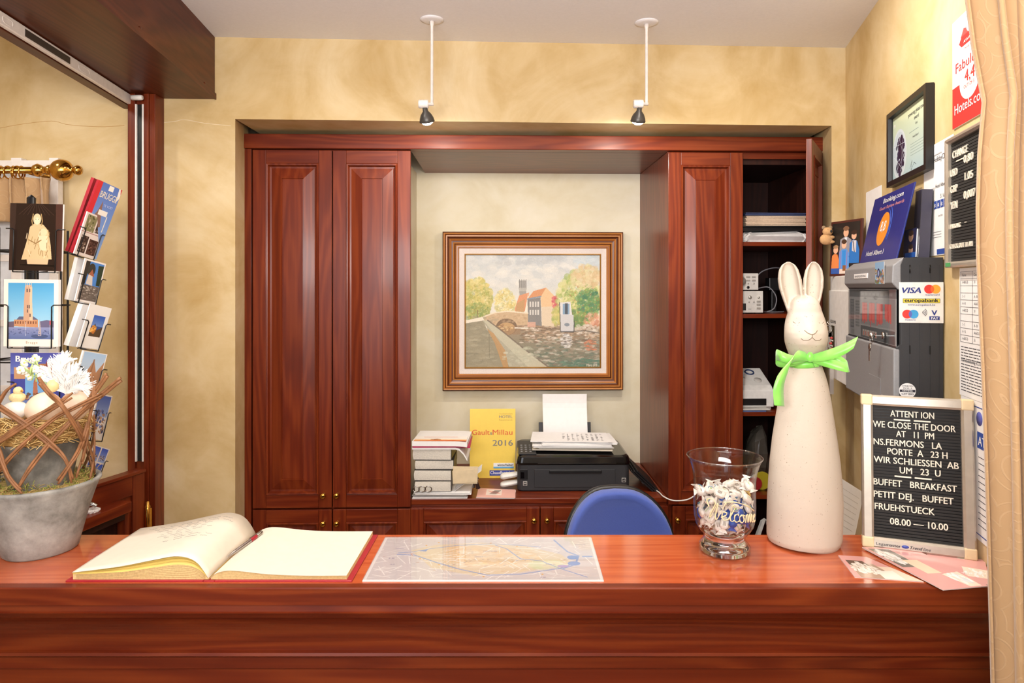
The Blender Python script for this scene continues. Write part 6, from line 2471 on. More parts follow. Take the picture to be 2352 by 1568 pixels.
# framed award
t, wd, ht = on_wall('framed_certificate', 'certificate with a dark globe in a black frame', 'picture', 2036, 265, 432, 2126, .022)
frame_rings(MB(), 0, wd, 0, ht, [(0, -.001), (0, -.022), (.016, -.022), (.018, -.012), (.018, -.008)]).build('frame', BLACK, t)
MB().box(.003, wd - .003, -.006, -.001, .003, ht - .003).build('backing', BLACK, t)
q_ = Pic(0, 0, 150, 100, 2.0, '#b9cfc6', 30)
q_.grad(0, 0, 150, 100, '#c9d3b0', '#b4cbd2')
q_.a = q_.a * 1.0
q_.ell(30, 62, 31, 38, '#cfd9df')
q_.ell(30, 62, 27, 34, '#bfccd6')
q_.dabs(34, 50, 16, 14, ['#2d2740', '#3a3350', '#241f36'], 60, 4, .9)
q_.dabs(30, 78, 12, 16, ['#2d2740', '#3a3350'], 46, 4, .9)
q_.dabs(44, 62, 8, 18, ['#2d2740', '#332c48'], 30, 3.4, .9)
for i in range(7):
    a_ = i * .9
    q_.line([(30 + 27 * math.cos(a_), 62 + 34 * math.sin(a_)), (30 + 24 * math.cos(a_ + 2.2), 62 + 30 * math.sin(a_ + 2.2))], .6, '#e8eef2', .8)
q_.line([(72, 40), (110, 40)], .6, '#8f9f9a')
for yy in range(5):
    q_.line([(78, 58 + 4 * yy), (128, 58 + 4 * yy)], 1.2, '#93a59e', .8)
q_.line([(76, 92), (84, 82), (80, 96), (92, 86), (100, 90)], .8, '#3c4446')
o = q_.mesh('certificate', wd - .032, ht - .032, GPRINT, t, T(.016, -.0075, .016))
iw_, ih_ = wd - .032, ht - .032
for s_, fx, fz, sz in (('powering global travel', .68, .84, .016), ('award', .68, .75, .016), ('2016', .68, .67, .009), ('Hotel Albert I', .66, .50, .009)):
    MB().text(s_, sz, T(.016 + iw_ * fx, -.0081, .016 + ih_ * fz), align='C').build('lettering', INK, o)
b = MB().text('gta', .016, T(.026, -.0081, ht - .048), bold=.01)
b.build('lettering', PAPER, o)

# red and white hotel poster
t, wd, ht = on_wall('rating_poster', 'red and white rating poster at the top beside the curtain', 'poster', 2188, 55, 298, 2262, .003, w_=.20)
MB().box(0, wd, -.003, 0, 0, ht).build('board', PAPER, t)
RD = plain('poster_red', '#d5332f', .5)
q_ = Pic(0, 0, 100, 135, 2.4, '#f3eeee', 31)
q_.rect(0, 84, 100, 135, '#d5332f')
q_.ell(50, 84, 28, 24, '#f3eeee')
q_.rect(22, 60, 78, 85, '#f3eeee')
q_.rect(0, 84, 22, 86, '#d5332f')
q_.poly([(20, 34), (28, 27), (75, 27), (82, 34), (75, 40), (28, 40)], '#d5332f')
q_.poly([(25, 28), (34, 18), (40, 20), (44, 4), (50, 0), (56, 4), (60, 20), (66, 18), (75, 28)], '#d5332f', .85)
q_.ell(50, 16, 9, 11, '#f3eeee')
o = q_.mesh('print', wd, ht, PRINT, t, T(0, -.0033, 0))
for s_, fx, fz, sz, m_, wf in (('Hotel Albert I', .55, .66, .010, RD, .34), ('Fabulous', .50, .50, .034, RD, .78), ('4,4', .52, .365, .040, RD, .28), ('OUT OF 5', .50, .31, .012, RD, .30), ('Hotels.com', .52, .12, .034, PAPER, .88), ('AWARD', .5, .725, .010, PAPER, .3)):
    b = MB().text(s_, sz, T(wd * fx, -.0042, ht * fz), align='C', width=wd * wf, bold=.008 if 'H' in s_[0] and m_ is PAPER else 0)
    b.build('lettering', m_, o)

# white certificate with blue stars
t, wd, ht = on_wall('paper_certificate', 'white certificate with blue stars, half hidden behind the exchange board', 'certificate', 2122, 336, 590, 2178, .0012, w_=.21, h_=.297)
MB().box(0, wd, -.0012, 0, 0, ht).build('sheet', PAPER, t)
BST = plain('star_blue', '#27489c', .5)
b = MB()
for i in range(5):
    b.box(.078 + .024 * i, .098 + .024 * i, -.0018, -.0012, ht * .415, ht * .415 + .021)
o = b.build('star_boxes', BST, t)
b = MB()
for i in range(5):
    b.text('*', .026, T(.088 + .024 * i, -.0024, ht * .415 - .004), align='C', bold=.02)
b.build('stars', PAPER, o)
MB().box(.10, wd - .001, -.0018, -.0012, .002, .016).build('blue_footer', BST, t)
for s_, x_, fz, sz in (('Recommended on', .075, .89, .008), ('HolidayCheck', .075, .835, .020), ('Hotel Albert I', .09, .60, .014), ('5 / 6', .125, .50, .015), ('April 2016', .11, .34, .007)):
    MB().text(s_, sz, T(x_, -.0018, ht * fz)).build('lettering', INK, t)
b = MB()
for i in range(3):
    b.box(.07, .13, -.0017, -.0012, ht * .16 + .007 * i, ht * .16 + .0008 + .007 * i)
b.build('fine_print', INK, t)

# exchange-rate letter board
t, wd, ht = on_wall('letter_board', 'wall letter board with exchange rates half behind the gold curtain', 'sign', 2168, 322, 615, 2262, .018, w_=.245)
letter_frame(t, wd, ht, .014, .018, False)
b = MB()
for i in range(40):
    z_ = .014 + (ht - .028) * i / 40
    b.box(.014, wd - .014, -.0065, -.0012, z_ + .0005, z_ + (ht - .028) / 40 - .001)
b.build('grooved_panel', FELT, t)
for s_, x_, fz, sz, wf in (('CHANGE', .030, .835, .026, .090), ('USD', .016, .70, .026, .042), ('0,80', .098, .765, .026, .052), ('GBP', .016, .575, .026, .042), ('1.05', .104, .635, .026, .044), ('YEN', .016, .45, .026, .042), ('0,007', .098, .50, .026, .064), ('PARKING', .016, .30, .016, .062), ('-', .104, .315, .016, .008), ('CHECK OUT 11 AM', .014, .145, .0165, .132)):
    b = MB().text(s_, sz, T(x_, -.0085, ht * fz), width=wf, bold=.012, ext=.0012)
    b.build('text_line', LETTER, t)
MB().box(.052, .098, -.0095, -.0066, ht * .80, ht * .808).build('dash', LETTER, t)
MB().box(.012, .042, -.0188, -.018, .002, .012).build('green_sticker', plain('green_sticker', '#4f9a5a', .5), t)

# price list sheets
t, wd, ht = on_wall('price_list', 'printed room price list hanging on the wall under the exchange board', 'paper', 2204, 616, 905, 2260, .0012, w_=.21)
MB().box(0, wd, -.0012, 0, 0, ht).build('sheet', PAPER, t)
b = MB()
rs = random.Random(3)
for i in range(11):
    z_ = ht * (1 - .03 - .055 * i)
    b.box(.006, wd - .006, -.0017, -.0012, z_, z_ + .0007)
for x_ in (.006, .075, .14, wd - .006):
    b.box(x_, x_ + .0007, -.0017, -.0012, ht * .42, ht * .97)
for i in range(10):
    z_ = ht * (1 - .065 - .055 * i)
    for k in range(3):
        if i not in (2, 6):
            b.text(['A - B', 'A-B-C-D', '31', '2 - 3'][(i + k) % 4] if i else ['Kamer', 'Comfort', 'Prijs'][k], .009, T(.018 + .066 * k, -.0017, z_))
for i in range(16):
    z_ = ht * (.38 - .0225 * i)
    if i == 5:
        b.text('Toeristenbelasting \u20ac2,12', .011, T(.01, -.0017, z_), bold=.01)
    else:
        x_ = .01
        while x_ < wd - .05:
            l_ = rs.uniform(.01, .03)
            b.box(x_, x_ + l_, -.0016, -.0012, z_, z_ + .0018)
            x_ += l_ + .004
b.build('lettering', INK, t)
MB().box(.0065, wd - .0065, -.0015, -.0012, ht * .90, ht * .965).build('header_band', plain('grey_band', '#cfcac6', .7), t)
t, wd, ht = on_wall('attestation_sheet', 'white sheet with blue border low on the wall behind letter board', 'paper', 2207, 907, 1205, 2262, .0012, w_=.21)
MB().box(0, wd, -.0012, 0, 0, ht).build('sheet', PAPER, t)
frame_rings(MB(), .012, wd - .012, .012, ht - .012, [(0, -.0016), (.0025, -.0016)]).build('blue_border', BST, t)
b = MB().lathe([(.0001, 0), (.016, 0), (.016, .0004), (.0001, .0004)], 24, M=T(.105, -.0013, ht - .038) @ RX(PI / 2))
o = b.build('round_emblem', plain('emblem_blue', '#5a5fae', .5), t)
MB().box(.094, .20, -.0017, -.0012, ht - .105, ht - .068).build('title_band', BST, t)
b = MB().text('ATTEST', .03, T(.100, -.0021, ht - .098), bold=.015)
b.build('title', PAPER, t)
b = MB()
for i in range(12):
    b.box(.10, .10 + rs.uniform(.04, .09), -.0016, -.0012, ht * .60 - .014 * i, ht * .60 - .014 * i + .0014)
b.build('lettering', INK, t)

# fire alarm panel -------------------------------------------------
NP = Vector((rwx(1.751), 1.751, 0))            # where its near side meets the wall
PD, PWD = .1175, .5228
zb_p, zt_p = 1.332, 1.748
fp = thing('fire_alarm_panel', 'grey and black fire alarm panel with red labels on the wall', 'alarm panel', NP - WX_ * PWD + WN * .001 + Vector((0, 0, zb_p)), WANG)
Hp = zt_p - zb_p
b = MB()
sec = [(-.002, .0), (-.002, Hp), (-PD + .026, Hp), (-PD + .006, Hp - .018), (-PD + .004, Hp - .08), (-PD + .016, Hp - .09), (-PD + .016, .19), (-PD + .004, .18), (-PD + .004, .006), (-PD + .02, 0)]
b.loft([[(x_, y_, z_) for y_, z_ in sec] for x_ in (.0, PWD - .0)], 0, False)
b.build('housing', CHARC, fp, bev=.0015)
b = MB()
sec = [(-PD + .024, Hp + .002), (-PD - .004, Hp - .020), (-PD - .006, Hp - .066), (-PD + .008, Hp - .083), (-PD + .016, Hp - .083), (-PD + .016, Hp - .02)]
b.loft([[(x_, y_, z_) for y_, z_ in sec] for x_ in (-.004, PWD + .002)], 0, False)
b.build('header_cover', GREYM, fp, bev=.003)
MB().box(-.002, PWD + .001, -PD - .002, -PD + .014, .0, .178).build('lower_cover', GREYM, fp, bev=.004)
hcov = MB().box(PWD * .25, PWD * .55, -PD - .0066, -PD - .004, Hp - .050, Hp - .036)
o = hcov.build('name_strip', PAPER, fp)
MB().text('BRANDMELDCENTRALE', .009, T(PWD * .27, -PD - .0072, Hp - .0465), width=PWD * .25).build('lettering', INK, o)
q_ = Pic(0, 0, 210, 110, 1.6, '#b9bcc0', 33)
q_.rect(0, 0, 210, 18, '#84888d')
q_.rect(6, 24, 26, 92, '#7f848a')
for yy in range(9):
    q_.rect(8, 26 + 7 * yy, 24, 31 + 7 * yy, '#9a9ea2')
    q_.rect(34, 26 + 7 * yy, 54, 31 + 7 * yy, '#979b9f')
for xx in range(8):
    q_.rect(64 + 17 * xx, 8, 76 + 17 * xx, 14, '#9ba0a4')
q_.rect(60, 20, 204, 78, '#a5aaaf')
RLABEL = ['#ff6f6a', '#ff827c', '#fb625d']  # red paper label strips in brightened print
for g_ in range(4):
    x0_ = 68 + 33 * g_
    for k in range(6):
        l_ = [44, 40, 46, 38, 43, 41][(k + g_) % 6] - (8 if g_ == 3 else 0)
        q_.rect(x0_ + 4 * k, 30, x0_ + 3.4 + 4 * k, 30 + l_, RLABEL[k % 3])
q_.rect(106, 70, 109, 100, '#ee5f5c')
q_.rect(60, 82, 204, 108, '#767b80')
for k in range(6):
    q_.rect(70 + 11 * k, 90, 79 + 11 * k, 104, '#d8d4cf')
    q_.rect(73 + 11 * k, 94, 76 + 11 * k, 103, '#d96b5c')
q_.rect(8, 94, 28, 108, '#a2a6aa')
q_.mesh('display', PWD - .012, Hp - .265, PRINT, fp, T(.006, -PD + .0075, .182))
MB().box(.004, PWD - .004, -PD + .0045, -PD + .0055, .180, Hp - .084).build('display_window', clear('display_glazing', (.95, .95, .95), .0, 1.35), fp)
MB().box(PWD * .55, PWD * .78, -PD - .003, -PD - .002, .02, .085).build('hatch', GREYM, fp, bev=.0006)
MB().text('NOTIFIER', .012, T(PWD * .80, -PD - .0026, .035), bold=.02).build('maker_name', PAPER, fp)
b = MB().lathe([(.0001, 0), (.010, 0), (.010, .006), (.0001, .007)], 20, M=T(PWD * .80, -PD + .0045, .205) @ RX(PI / 2))
b.build('lock', STEEL, fp)
b = MB()
for x_ in (0, .021, .045, .069, .093):
    b.box(PWD, PWD + .0012, -.012 - x_, -.0095 - x_, .02, Hp - .02)
b.build('side_ribs', CHARC, fp)
b = MB()
for y_ in (-.035, -.082):
    for z_ in (.165, .375):
        b.box(PWD, PWD + .0016, y_, y_ + .003, z_, z_ + .022)
b.build('vent_slot', BLACKG, fp)
# small key ring in the panel lock
kq = fp.matrix_world if False else None
base = NP - WX_ * PWD + WN * .001 + Vector((0, 0, zb_p))
kp = base + WX_ * (PWD * .80) + WN * (PD + .006) + Vector((0, 0, .205))
t = thing('panel_keys', 'pair of small keys hanging from the alarm panel lock', 'keys', kp, WANG)
b = MB().box(-.0035, .0035, -.014, .004, -.001, .001)
b.lathe([(.0001, -.001), (.008, -.001), (.008, .001), (.0001, .001)], 14, M=T(0, -.020, 0) @ RY(PI / 2))
b.build('key', STEEL, t)
MB().tube([(-.004 + .012 * math.cos(a), -.022, -.012 + .012 * math.sin(a)) for a in [2 * PI * j / 18 for j in range(18)]], .0009, 6, closed=True).build('ring', STEEL, t)
b = MB().lathe([(.0001, -.001), (.011, -.001), (.011, .001), (.0001, .001)], 16, M=T(-.010, -.024, -.034) @ RX(PI / 2))
b.box(-.015, -.006, -.0255, -.0235, -.072, -.042)
b.build('key', STEEL, t)
# payment card sign on its side
SN = Vector((-RDIR, -1, 0)).normalized()
SANG = math.atan2(-SN.y, -SN.x) - PI / 2
spl = NP + SN * .0055


def on_side(name, label, cat, pxl, pxr, pyt, pyb, th):
    c = hit(pxl, pyb, spl, SN)
    r_ = hit(pxr, pyb, spl, SN)
    a = hit(pxl, pyt, spl, SN)
    t = thing(name, label, cat, c - SN * .0035, SANG)
    return t, (r_ - c).length, a.z - c.z


t, wd, ht = on_side('payment_sign', 'white sign with card payment logos fixed to the alarm panel side', 'sign', 2066, 2168, 648, 741, .003)
MB().box(0, wd, -.002, .0018, 0, ht).build('plate', WHITEP, t, bev=.0006)
VB = plain('sign_navy', '#23347e', .45)


def disc(mb, x_, z_, r_, y_, mi=0):
    mb.lathe([(.0001, 0), (r_, 0), (r_, .0004), (.0001, .0004)], 32, M=T(x_, y_, z_) @ RX(PI / 2), mi=mi, smooth=False)


def s_text(s_, fx, fz, sz, m_, wf=None, bold=0.0, shear=0.0, nm='lettering', y_=-.0028, par=None):
    b = MB().text(s_, sz, T(wd * fx, y_, ht * fz), align='C', width=wf and wd * wf, bold=bold, shear=shear)
    return b.build(nm, m_, par or t)


s_text('VISA', .275, .735, .021, VB, .42, .03, .25)
MR, MO, MBl, MPu = plain('logo_red', '#d9342c', .45), plain('logo_amber', '#eda034', .45), plain('logo_blue', '#3a9ad0', .45), plain('logo_mauve', '#5a63b0', .45)
for (cx_, cz_, c1, c2, cm_, r_) in ((.745, .83, MR, MO, plain('logo_orange', '#e5622a', .45), .0115), (.25, .215, MR, MBl, MPu, .0115)):
    b = MB()
    disc(b, wd * cx_ - .0075, ht * cz_, r_, -.0024)
    disc(b, wd * cx_ + .0075, ht * cz_, r_, -.0028, 1)
    lens = [(wd * cx_ + sg_ * (.0075 * -1 + r_ * math.cos(a)), -.0034, ht * cz_ + r_ * math.sin(a) * sg_) for sg_ in (1, -1) for a in [-.86 + 1.72 * i / 12 for i in range(13)]]
    b.add(lens, [tuple(range(len(lens)))], 2)
    b.build('circle_logo', [c1, c2, cm_], t)
s_text('mastercard', .745, .67, .0075, VB, .32)
s_text('maestro', .25, .055, .0075, VB, .24)
b = MB().box(wd * .08, wd * .92, -.0028, -.0019, ht * .49, ht * .60)
yb_ = b.build('yellow_bar', plain('bar_yellow', '#e9d43a', .45), t)
frame_rings(MB(), wd * .08, wd * .92, ht * .49, ht * .60, [(0, -.003), (.001, -.003)]).build('bar_border', INK, yb_)
s_text('europabank', .5, .515, .0135, INK, .76, .03, y_=-.0036, par=yb_)
s_text('www.europabank.be', .5, .425, .0075, VB, .62)
for i in range(4):
    r_ = .003 + .0032 * i
    MB().tube([(wd * .50 + r_ * math.cos(a), -.0026, ht * .26 + r_ * math.sin(a)) for a in [-.8 + 1.6 * k / 8 for k in range(9)]], .0006, 5).build('wave_mark', INK, t)
s_text('V', .79, .19, .019, VB, .12, .03)
pb2 = MB().box(wd * .68, wd * .91, -.0028, -.0019, ht * .075, ht * .165).build('pay_box', VB, t)
s_text('PAY', .795, .09, .009, PAPER, .16, .02, y_=-.0036, par=pb2)
# round compliance sticker
t, wd, ht = on_side('round_sticker', 'round black and white compliance sticker low on the alarm panel side', 'sticker', 2066, 2105, 878, 916, .001)
b = MB()
disc(b, wd / 2, ht / 2, wd / 2, .001)
b.build('disc', PAPER, t)
b = MB().box(wd * .04, wd * .96, -.0005, .0002, ht * .42, ht * .56)
b.build('black_bar', INK, t)
for s_, fz, sz, wf, m_, y_ in (('COMPLIES WITH', .75, .005, .66, INK, -.0001), ('EN 54 - 2', .62, .005, .5, INK, -.0001), ('NOTIFIER', .455, .005, .6, PAPER, -.001), ('CFP 800', .26, .006, .7, INK, -.0001)):
    s_text(s_, .5, fz, sz, m_, wf, .02, y_=y_)

# on top of the panel: award stand, brochure holder, small card
ptop = zt_p + .0005


def lean_card(name, label, cat, bl, br, hgt, lean, th, m_, group=None):
    bl, br = Vector(bl), Vector(br)
    ex = br - bl
    a = math.atan2(ex.y, ex.x)
    t = thing(name, label, cat, bl, a, group)
    t.rotation_euler = (Matrix.Rotation(a, 3, 'Z') @ Matrix.Rotation(-lean, 3, 'X')).to_euler()
    MB().box(0, ex.length, 0, th, 0, hgt).build('card', m_, t, bev=min(.0008, th * .3))
    return t, ex.length, hgt


def top_pt(px, off):
    p = wallhit(px, 600, off)
    p.z = ptop
    return p


NAVY = plain('award_navy', '#222e7a', .3)
t, wd, ht = lean_card('award_plaque', 'blue award plaque with orange score disc standing on the panel', 'award', top_pt(1974, .088), top_pt(2058, .088), .215, .22, .004, NAVY)
b = MB()
b.lathe([(.0001, 0), (.052, 0), (.052, .0006), (.0001, .0006)], 40, M=T(wd * .47, .0, ht * .47) @ RX(PI / 2), smooth=False)
o = b.build('score_disc', plain('score_orange', '#e8912f', .4), t)
MB().text('8,8', .045, T(wd * .47, -.0012, ht * .44), align='C', bold=.015).build('score', PAPER, o)
for s_, fx, fz, sz, wf in (('Booking.com', .55, .87, .022, .5), ('Guest Review Awards', .55, .77, .015, .62), ('Hotel Albert I', .40, .10, .022, .48)):
    MB().text(s_, sz, T(wd * fx, -.0007, ht * fz), align='C', width=wd * wf, bold=.005).build('lettering', PAPER if 'Guest' not in s_ else plain('award_pink', '#d98f9a', .5), t)
b = MB()
for r_ in (.062, .075):
    b.tube([(wd * .47 + r_ * math.cos(a), -.0003, ht * .47 + r_ * math.sin(a)) for a in [-.6 + 2.2 * i / 20 for i in range(21)]], .0006, 4)
b.build('swirl_lines', plain('award_glow', '#3f63c0', .4), t)
ACR = clear('clear_acrylic', (.93, .93, .92), .03, 1.45)
t, wd, ht = lean_card('brochure_holder', 'clear acrylic holder with dark leaflets beside the blue award', 'holder', top_pt(2074, .044), top_pt(2108, .044), .19, .05, .002, ACR)
MB().box(0, wd, .032, .034, 0, ht * 1.0).build('holder_back', ACR, t)
MB().box(wd * .52, wd * .94, .004, .030, .003, ht * .98).build('leaflets', plain('dark_leaflets', '#3d3a49', .4), t)
q_ = Pic(0, 0, 60, 80, 1.6, '#2a2b4a', 41)
q_.ell(34, 22, 11, 14, '#c99b80')
q_.ell(34, 12, 12, 8, '#5a4234')
q_.ell(36, 60, 10, 12, '#d2a88c')
q_.ell(36, 50, 11, 7, '#4a3528')
q_.rect(8, 66, 60, 80, '#2d5aa8')
MB().box(wd * .08, wd * .92, -.0028, -.0004, .004, ht * .42).build('photo_card', PAPER, t)
q_.mesh('photo', wd * .84, ht * .416, GPRINT, t, T(wd * .08, -.0032, .004))
# plush koala clinging to family photograph, photograph stands on the white box
# white key cabinet behind
kb0, kb1 = wallhit(1903, 640, .095), wallhit(1903, 862, .095)
zk1, zk0 = EYE + .043, EYE - .349
kw = (wallhit(1945, 700, .095) - kb0).dot(WX_)
kcw = .36
t = thing('white_key_cabinet', 'white wall cabinet with a narrow window behind the rabbit ears', 'cabinet', Vector((kb0.x, kb0.y, zk0)) - WN * .094, WANG)
MB().box(0, kcw, -.088, 0, 0, zk1 - zk0).build('body', WHITEP, t, bev=.004)
MB().box(.004, kcw - .004, -.094, -.0885, .004, (zk1 - zk0) * .86).build('door', WHITEP, t, bev=.002)
MB().box(kcw * .15, kcw * .30, -.0952, -.0936, (zk1 - zk0) * .30, (zk1 - zk0) * .52).build('window', plain('dark_window', '#4b4a3e', .2), t)
b = MB().text('BOEK/FICHES', .016, T(kcw * .10, -.0947, (zk1 - zk0) * .545), width=kcw * .26, bold=.02)
b.build('lettering', INK, t)
fa, fb_ = Vector((P(1905, 0, 2.62).x, 2.62, zk1 + .0005)), Vector((P(1976, 0, 2.46).x, 2.46, zk1 + .0005))
t, wd, ht = lean_card('family_photo', 'framed photograph of four people standing on the white cabinet', 'picture', fa, fb_, .208, .04, .008, plain('photo_frame_brown', '#4d241b', .4))
q_ = Pic(0, 0, 70, 110, 2.0, '#2a2623', 42)
q_.ell(36, 22, 6.5, 9, '#d6a586')
q_.ell(36, 13, 7.5, 5, '#7a5a44')
q_.poly([(20, 72), (22, 36), (32, 31), (40, 31), (50, 38), (50, 72)], '#8f8a90')
q_.poly([(33, 32), (39, 32), (38, 50), (34, 50)], '#d5d8de')
q_.ell(56, 30, 6, 8, '#dba98c')
q_.ell(56, 23, 7, 5, '#3a2a24')
q_.poly([(45, 88), (46, 46), (54, 38), (64, 42), (70, 60), (70, 88)], '#2f6fb8')
q_.poly([(52, 40), (62, 40), (62, 66), (52, 62)], '#c7c4c9')
q_.line([(54, 42), (58, 64)], 2, '#4c4a52')
q_.ell(32, 48, 6, 8, '#dfb094')
q_.ell(32, 41, 6.5, 5, '#4b362a')
q_.poly([(18, 104), (20, 64), (28, 57), (38, 57), (45, 66), (46, 104)], '#5b8fd0')
for i in range(5):
    q_.line([(20 + 5 * i, 62), (20 + 5 * i, 104)], 1.2, '#c95a62', .8)
q_.poly([(28, 60), (37, 60), (36, 104), (29, 104)], '#3b86cf')
q_.ell(11, 58, 6, 8, '#dba88a')
q_.ell(11, 51, 6.5, 4, '#a5805e')
q_.poly([(0, 104), (2, 70), (8, 66), (16, 68), (20, 80), (19, 104)], '#d9814a')
q_.rect(0, 98, 22, 110, '#3a5aa0')
q_.rect(22, 100, 70, 110, '#d9c4b6')
q_.rect(30, 92, 38, 104, '#8a5a3a')
q_.mesh('photo', wd * .9, ht * .92, GPRINT, t, T(wd * .05, -.0008, ht * .04))
kz_ = EYE + (CY - 541) / F * 2.6
t = thing('plush_koala', 'tiny beige plush koala clinging to the family photograph edge', 'toy', (fa.x - .014, fa.y - .012, kz_))
PLU = plain('plush_beige', '#c79a6a', .95, bump=.8, bscale=600)
b = MB().ball((-.004, 0, -.014), (.024, .018, .022), 18).ball((.0, -.004, .016), (.019, .017, .017), 18).ball((.012, -.008, -.006), (.014, .007, .007), 12).ball((.012, -.008, -.024), (.014, .007, .007), 12)
b.build('body', PLU, t)
for sx_ in (-1, 1):
    MB().ball((.013 * sx_, .0, .031), (.008, .005, .008), 12).build('ear', plain('plush_grey', '#8a7358', .95), t)
MB().ball((.006, -.021, .016), (.0045, .004, .006), 12).build('nose', BLACK, t)
for sx_ in (-1, 1):
    MB().ball((.004 + .009 * sx_, -.017, .023), .002, 8).build('eye', BLACK, t)
# small picture card propped against the panel header
hq = base + WX_ * (PWD * .72) + WN * (PD + .0075) + Vector((0, 0, Hp - .068))
t = thing('small_photo', 'small colour photo stuck on the alarm panel header', 'photo', hq, WANG)
MB().box(0, .085, 0, .0007, 0, .060).build('card', PAPER, t)
q_ = Pic(0, 0, 56, 60, 1.4, '#8fb4d6', 43)
q_.dabs(28, 40, 26, 18, ['#8a5a46', '#5b7a3e', '#c9a283', '#3f5a8c'], 70, 4, .85, 1, True)
q_.ell(22, 30, 9, 13, '#23305f')
q_.ell(22, 30, 5, 8, '#8fa0c8')
q_.mesh('photo', .085, .060, GPRINT, t, T(0, -.0006, 0))
# circular-emblem certificate on the wall behind
t, wd, ht = on_wall('paper_certificate', 'white certificate with round emblem behind the blue award', 'certificate', 1989, 432, 606, 2024, .0012)
ht = .26
MB().box(0, wd, -.0012, 0, 0, ht).build('sheet', PAPER, t)
b = MB()
for r_ in (.044, .036):
    b.tube([(wd * .5 + r_ * math.cos(a), -.0014, ht * .42 + r_ * math.sin(a)) for a in [2 * PI * i / 30 for i in range(30)]], .0012, 4, closed=True)
for s_, fz in (('CERTIFICATE of', .455), ('EXCELLENCE', .40)):
    b.text(s_, .011, T(wd * .5, -.0018, ht * fz), align='C', bold=.01, width=wd * .36)
b.build('round_emblem', INK, t)

# keys on a lanyard hanging by the rabbit's cheek
kq = wallhit(1900, 748, .10)
kq = P(1901, 745, 2.55)
t = thing('hanging_keys', 'bunch of keys on a red lanyard hanging behind the rabbit', 'keys', kq)
b = MB().tube(smoothpath([(.05, .01, .012), (0, 0, .012), (0, -.01, .002), (0, -.006, -.008)], 5), .002, 6)
b.build('hook', STEEL, t)
MB().tube([(.012 * math.cos(a), -.008, -.016 + .014 * math.sin(a)) for a in [2 * PI * j / 18 for j in range(18)]], .0014, 6, closed=True).build('ring', STEEL, t)
for i, (dx, l_) in enumerate(((-.012, .07), (.004, .055))):
    MB().box(dx - .007, dx + .007, -.011 + .002 * i, -.009 + .002 * i, -.03 - l_, -.026).lathe([(.0001, 0), (.012, 0), (.012, .002), (.0001, .002)], 14, M=T(dx, -.009 + .002 * i, -.034) @ RX(PI / 2)).build('key', STEEL, t)
b = MB()
for i in range(9):
    b.ball((.010 + .003 * math.sin(i * 2.2), -.010, -.05 - .010 * i), .0055, 8, mi=i % 2)
b.build('lanyard', [plain('lanyard_red', '#b5302c', .5), STEEL], t)
MB().box(.004, .018, -.011, -.007, -.26, -.15).build('tag', plain('striped_tag', '#c9c4bf', .3, metal=.5), t)

# paper and card box behind the counter at the right
q0 = P(1952, 1200, 2.3)
t = thing('note_pad', 'white lined card leaning behind the counter beside letter board', 'pad', (q0.x - .03, 2.30, .846), .25)
t.rotation_euler = (-.35, .55, .2)
MB().box(-.06, .06, 0, .006, -.04, .17).build('card', PAPER, t)
b = MB()
for i in range(7):
    b.box(-.05, .045, -.0006, 0, .02 + .02 * i, .0208 + .02 * i)
b.build('ruled_lines', GREYP, t)
t = thing('white_box', 'white cardboard box behind the counter right of the rabbit', 'box', (q0.x - .06, 2.36, .72), .2)
MB().box(-.09, .10, 0, .12, 0, .115).build('carton', WHITEP, t, bev=.002)
t = thing('back_counter', 'low wooden side counter behind the rabbit against right wall', 'counter', (0, 0, 0))
b = MB()
b.hexa([(.93, 2.22, 0), (rwx(2.22) - .004, 2.22, 0), (rwx(2.62) - .004, 2.62, 0), (.98, 2.62, 0), (.93, 2.22, .70), (rwx(2.22) - .004, 2.22, .70), (rwx(2.62) - .004, 2.62, .70), (.98, 2.62, .70)])
b.build('carcass', WZ, t)
b = MB()
b.hexa([(.92, 2.20, .7005), (rwx(2.20) - .004, 2.20, .7005), (rwx(2.63) - .004, 2.63, .7005), (.97, 2.63, .7005), (.92, 2.20, .72), (rwx(2.20) - .004, 2.20, .72), (rwx(2.63) - .004, 2.63, .72), (.97, 2.63, .72)])
b.build('worktop', WX, t)
t, wd, ht = on_wall('wall_sheet', 'pale blue-white sheet on the wall just right of the rabbit', 'paper', 1913, 975, 1150, 1938, .0012)
MB().box(0, wd, -.0012, 0, 0, ht).build('sheet', plain('pale_blue_paper', '#dfe2ee', .7), t)

# ---------------------------------------------------------------- on the open shelves
def shelf_thing(name, label, cat, px, y, shelf, rz=0.0, group=None):
    u = (UT3 + UEND - .018) / 2 if px in (1772, 1774) else cu(px, y)
    p = world_cab(u, y, SHELF[shelf] if shelf < 4 else SHELF[4])
    return thing(name, label, cat, p + Vector((0, 0, .0005)), CA + rz, group)


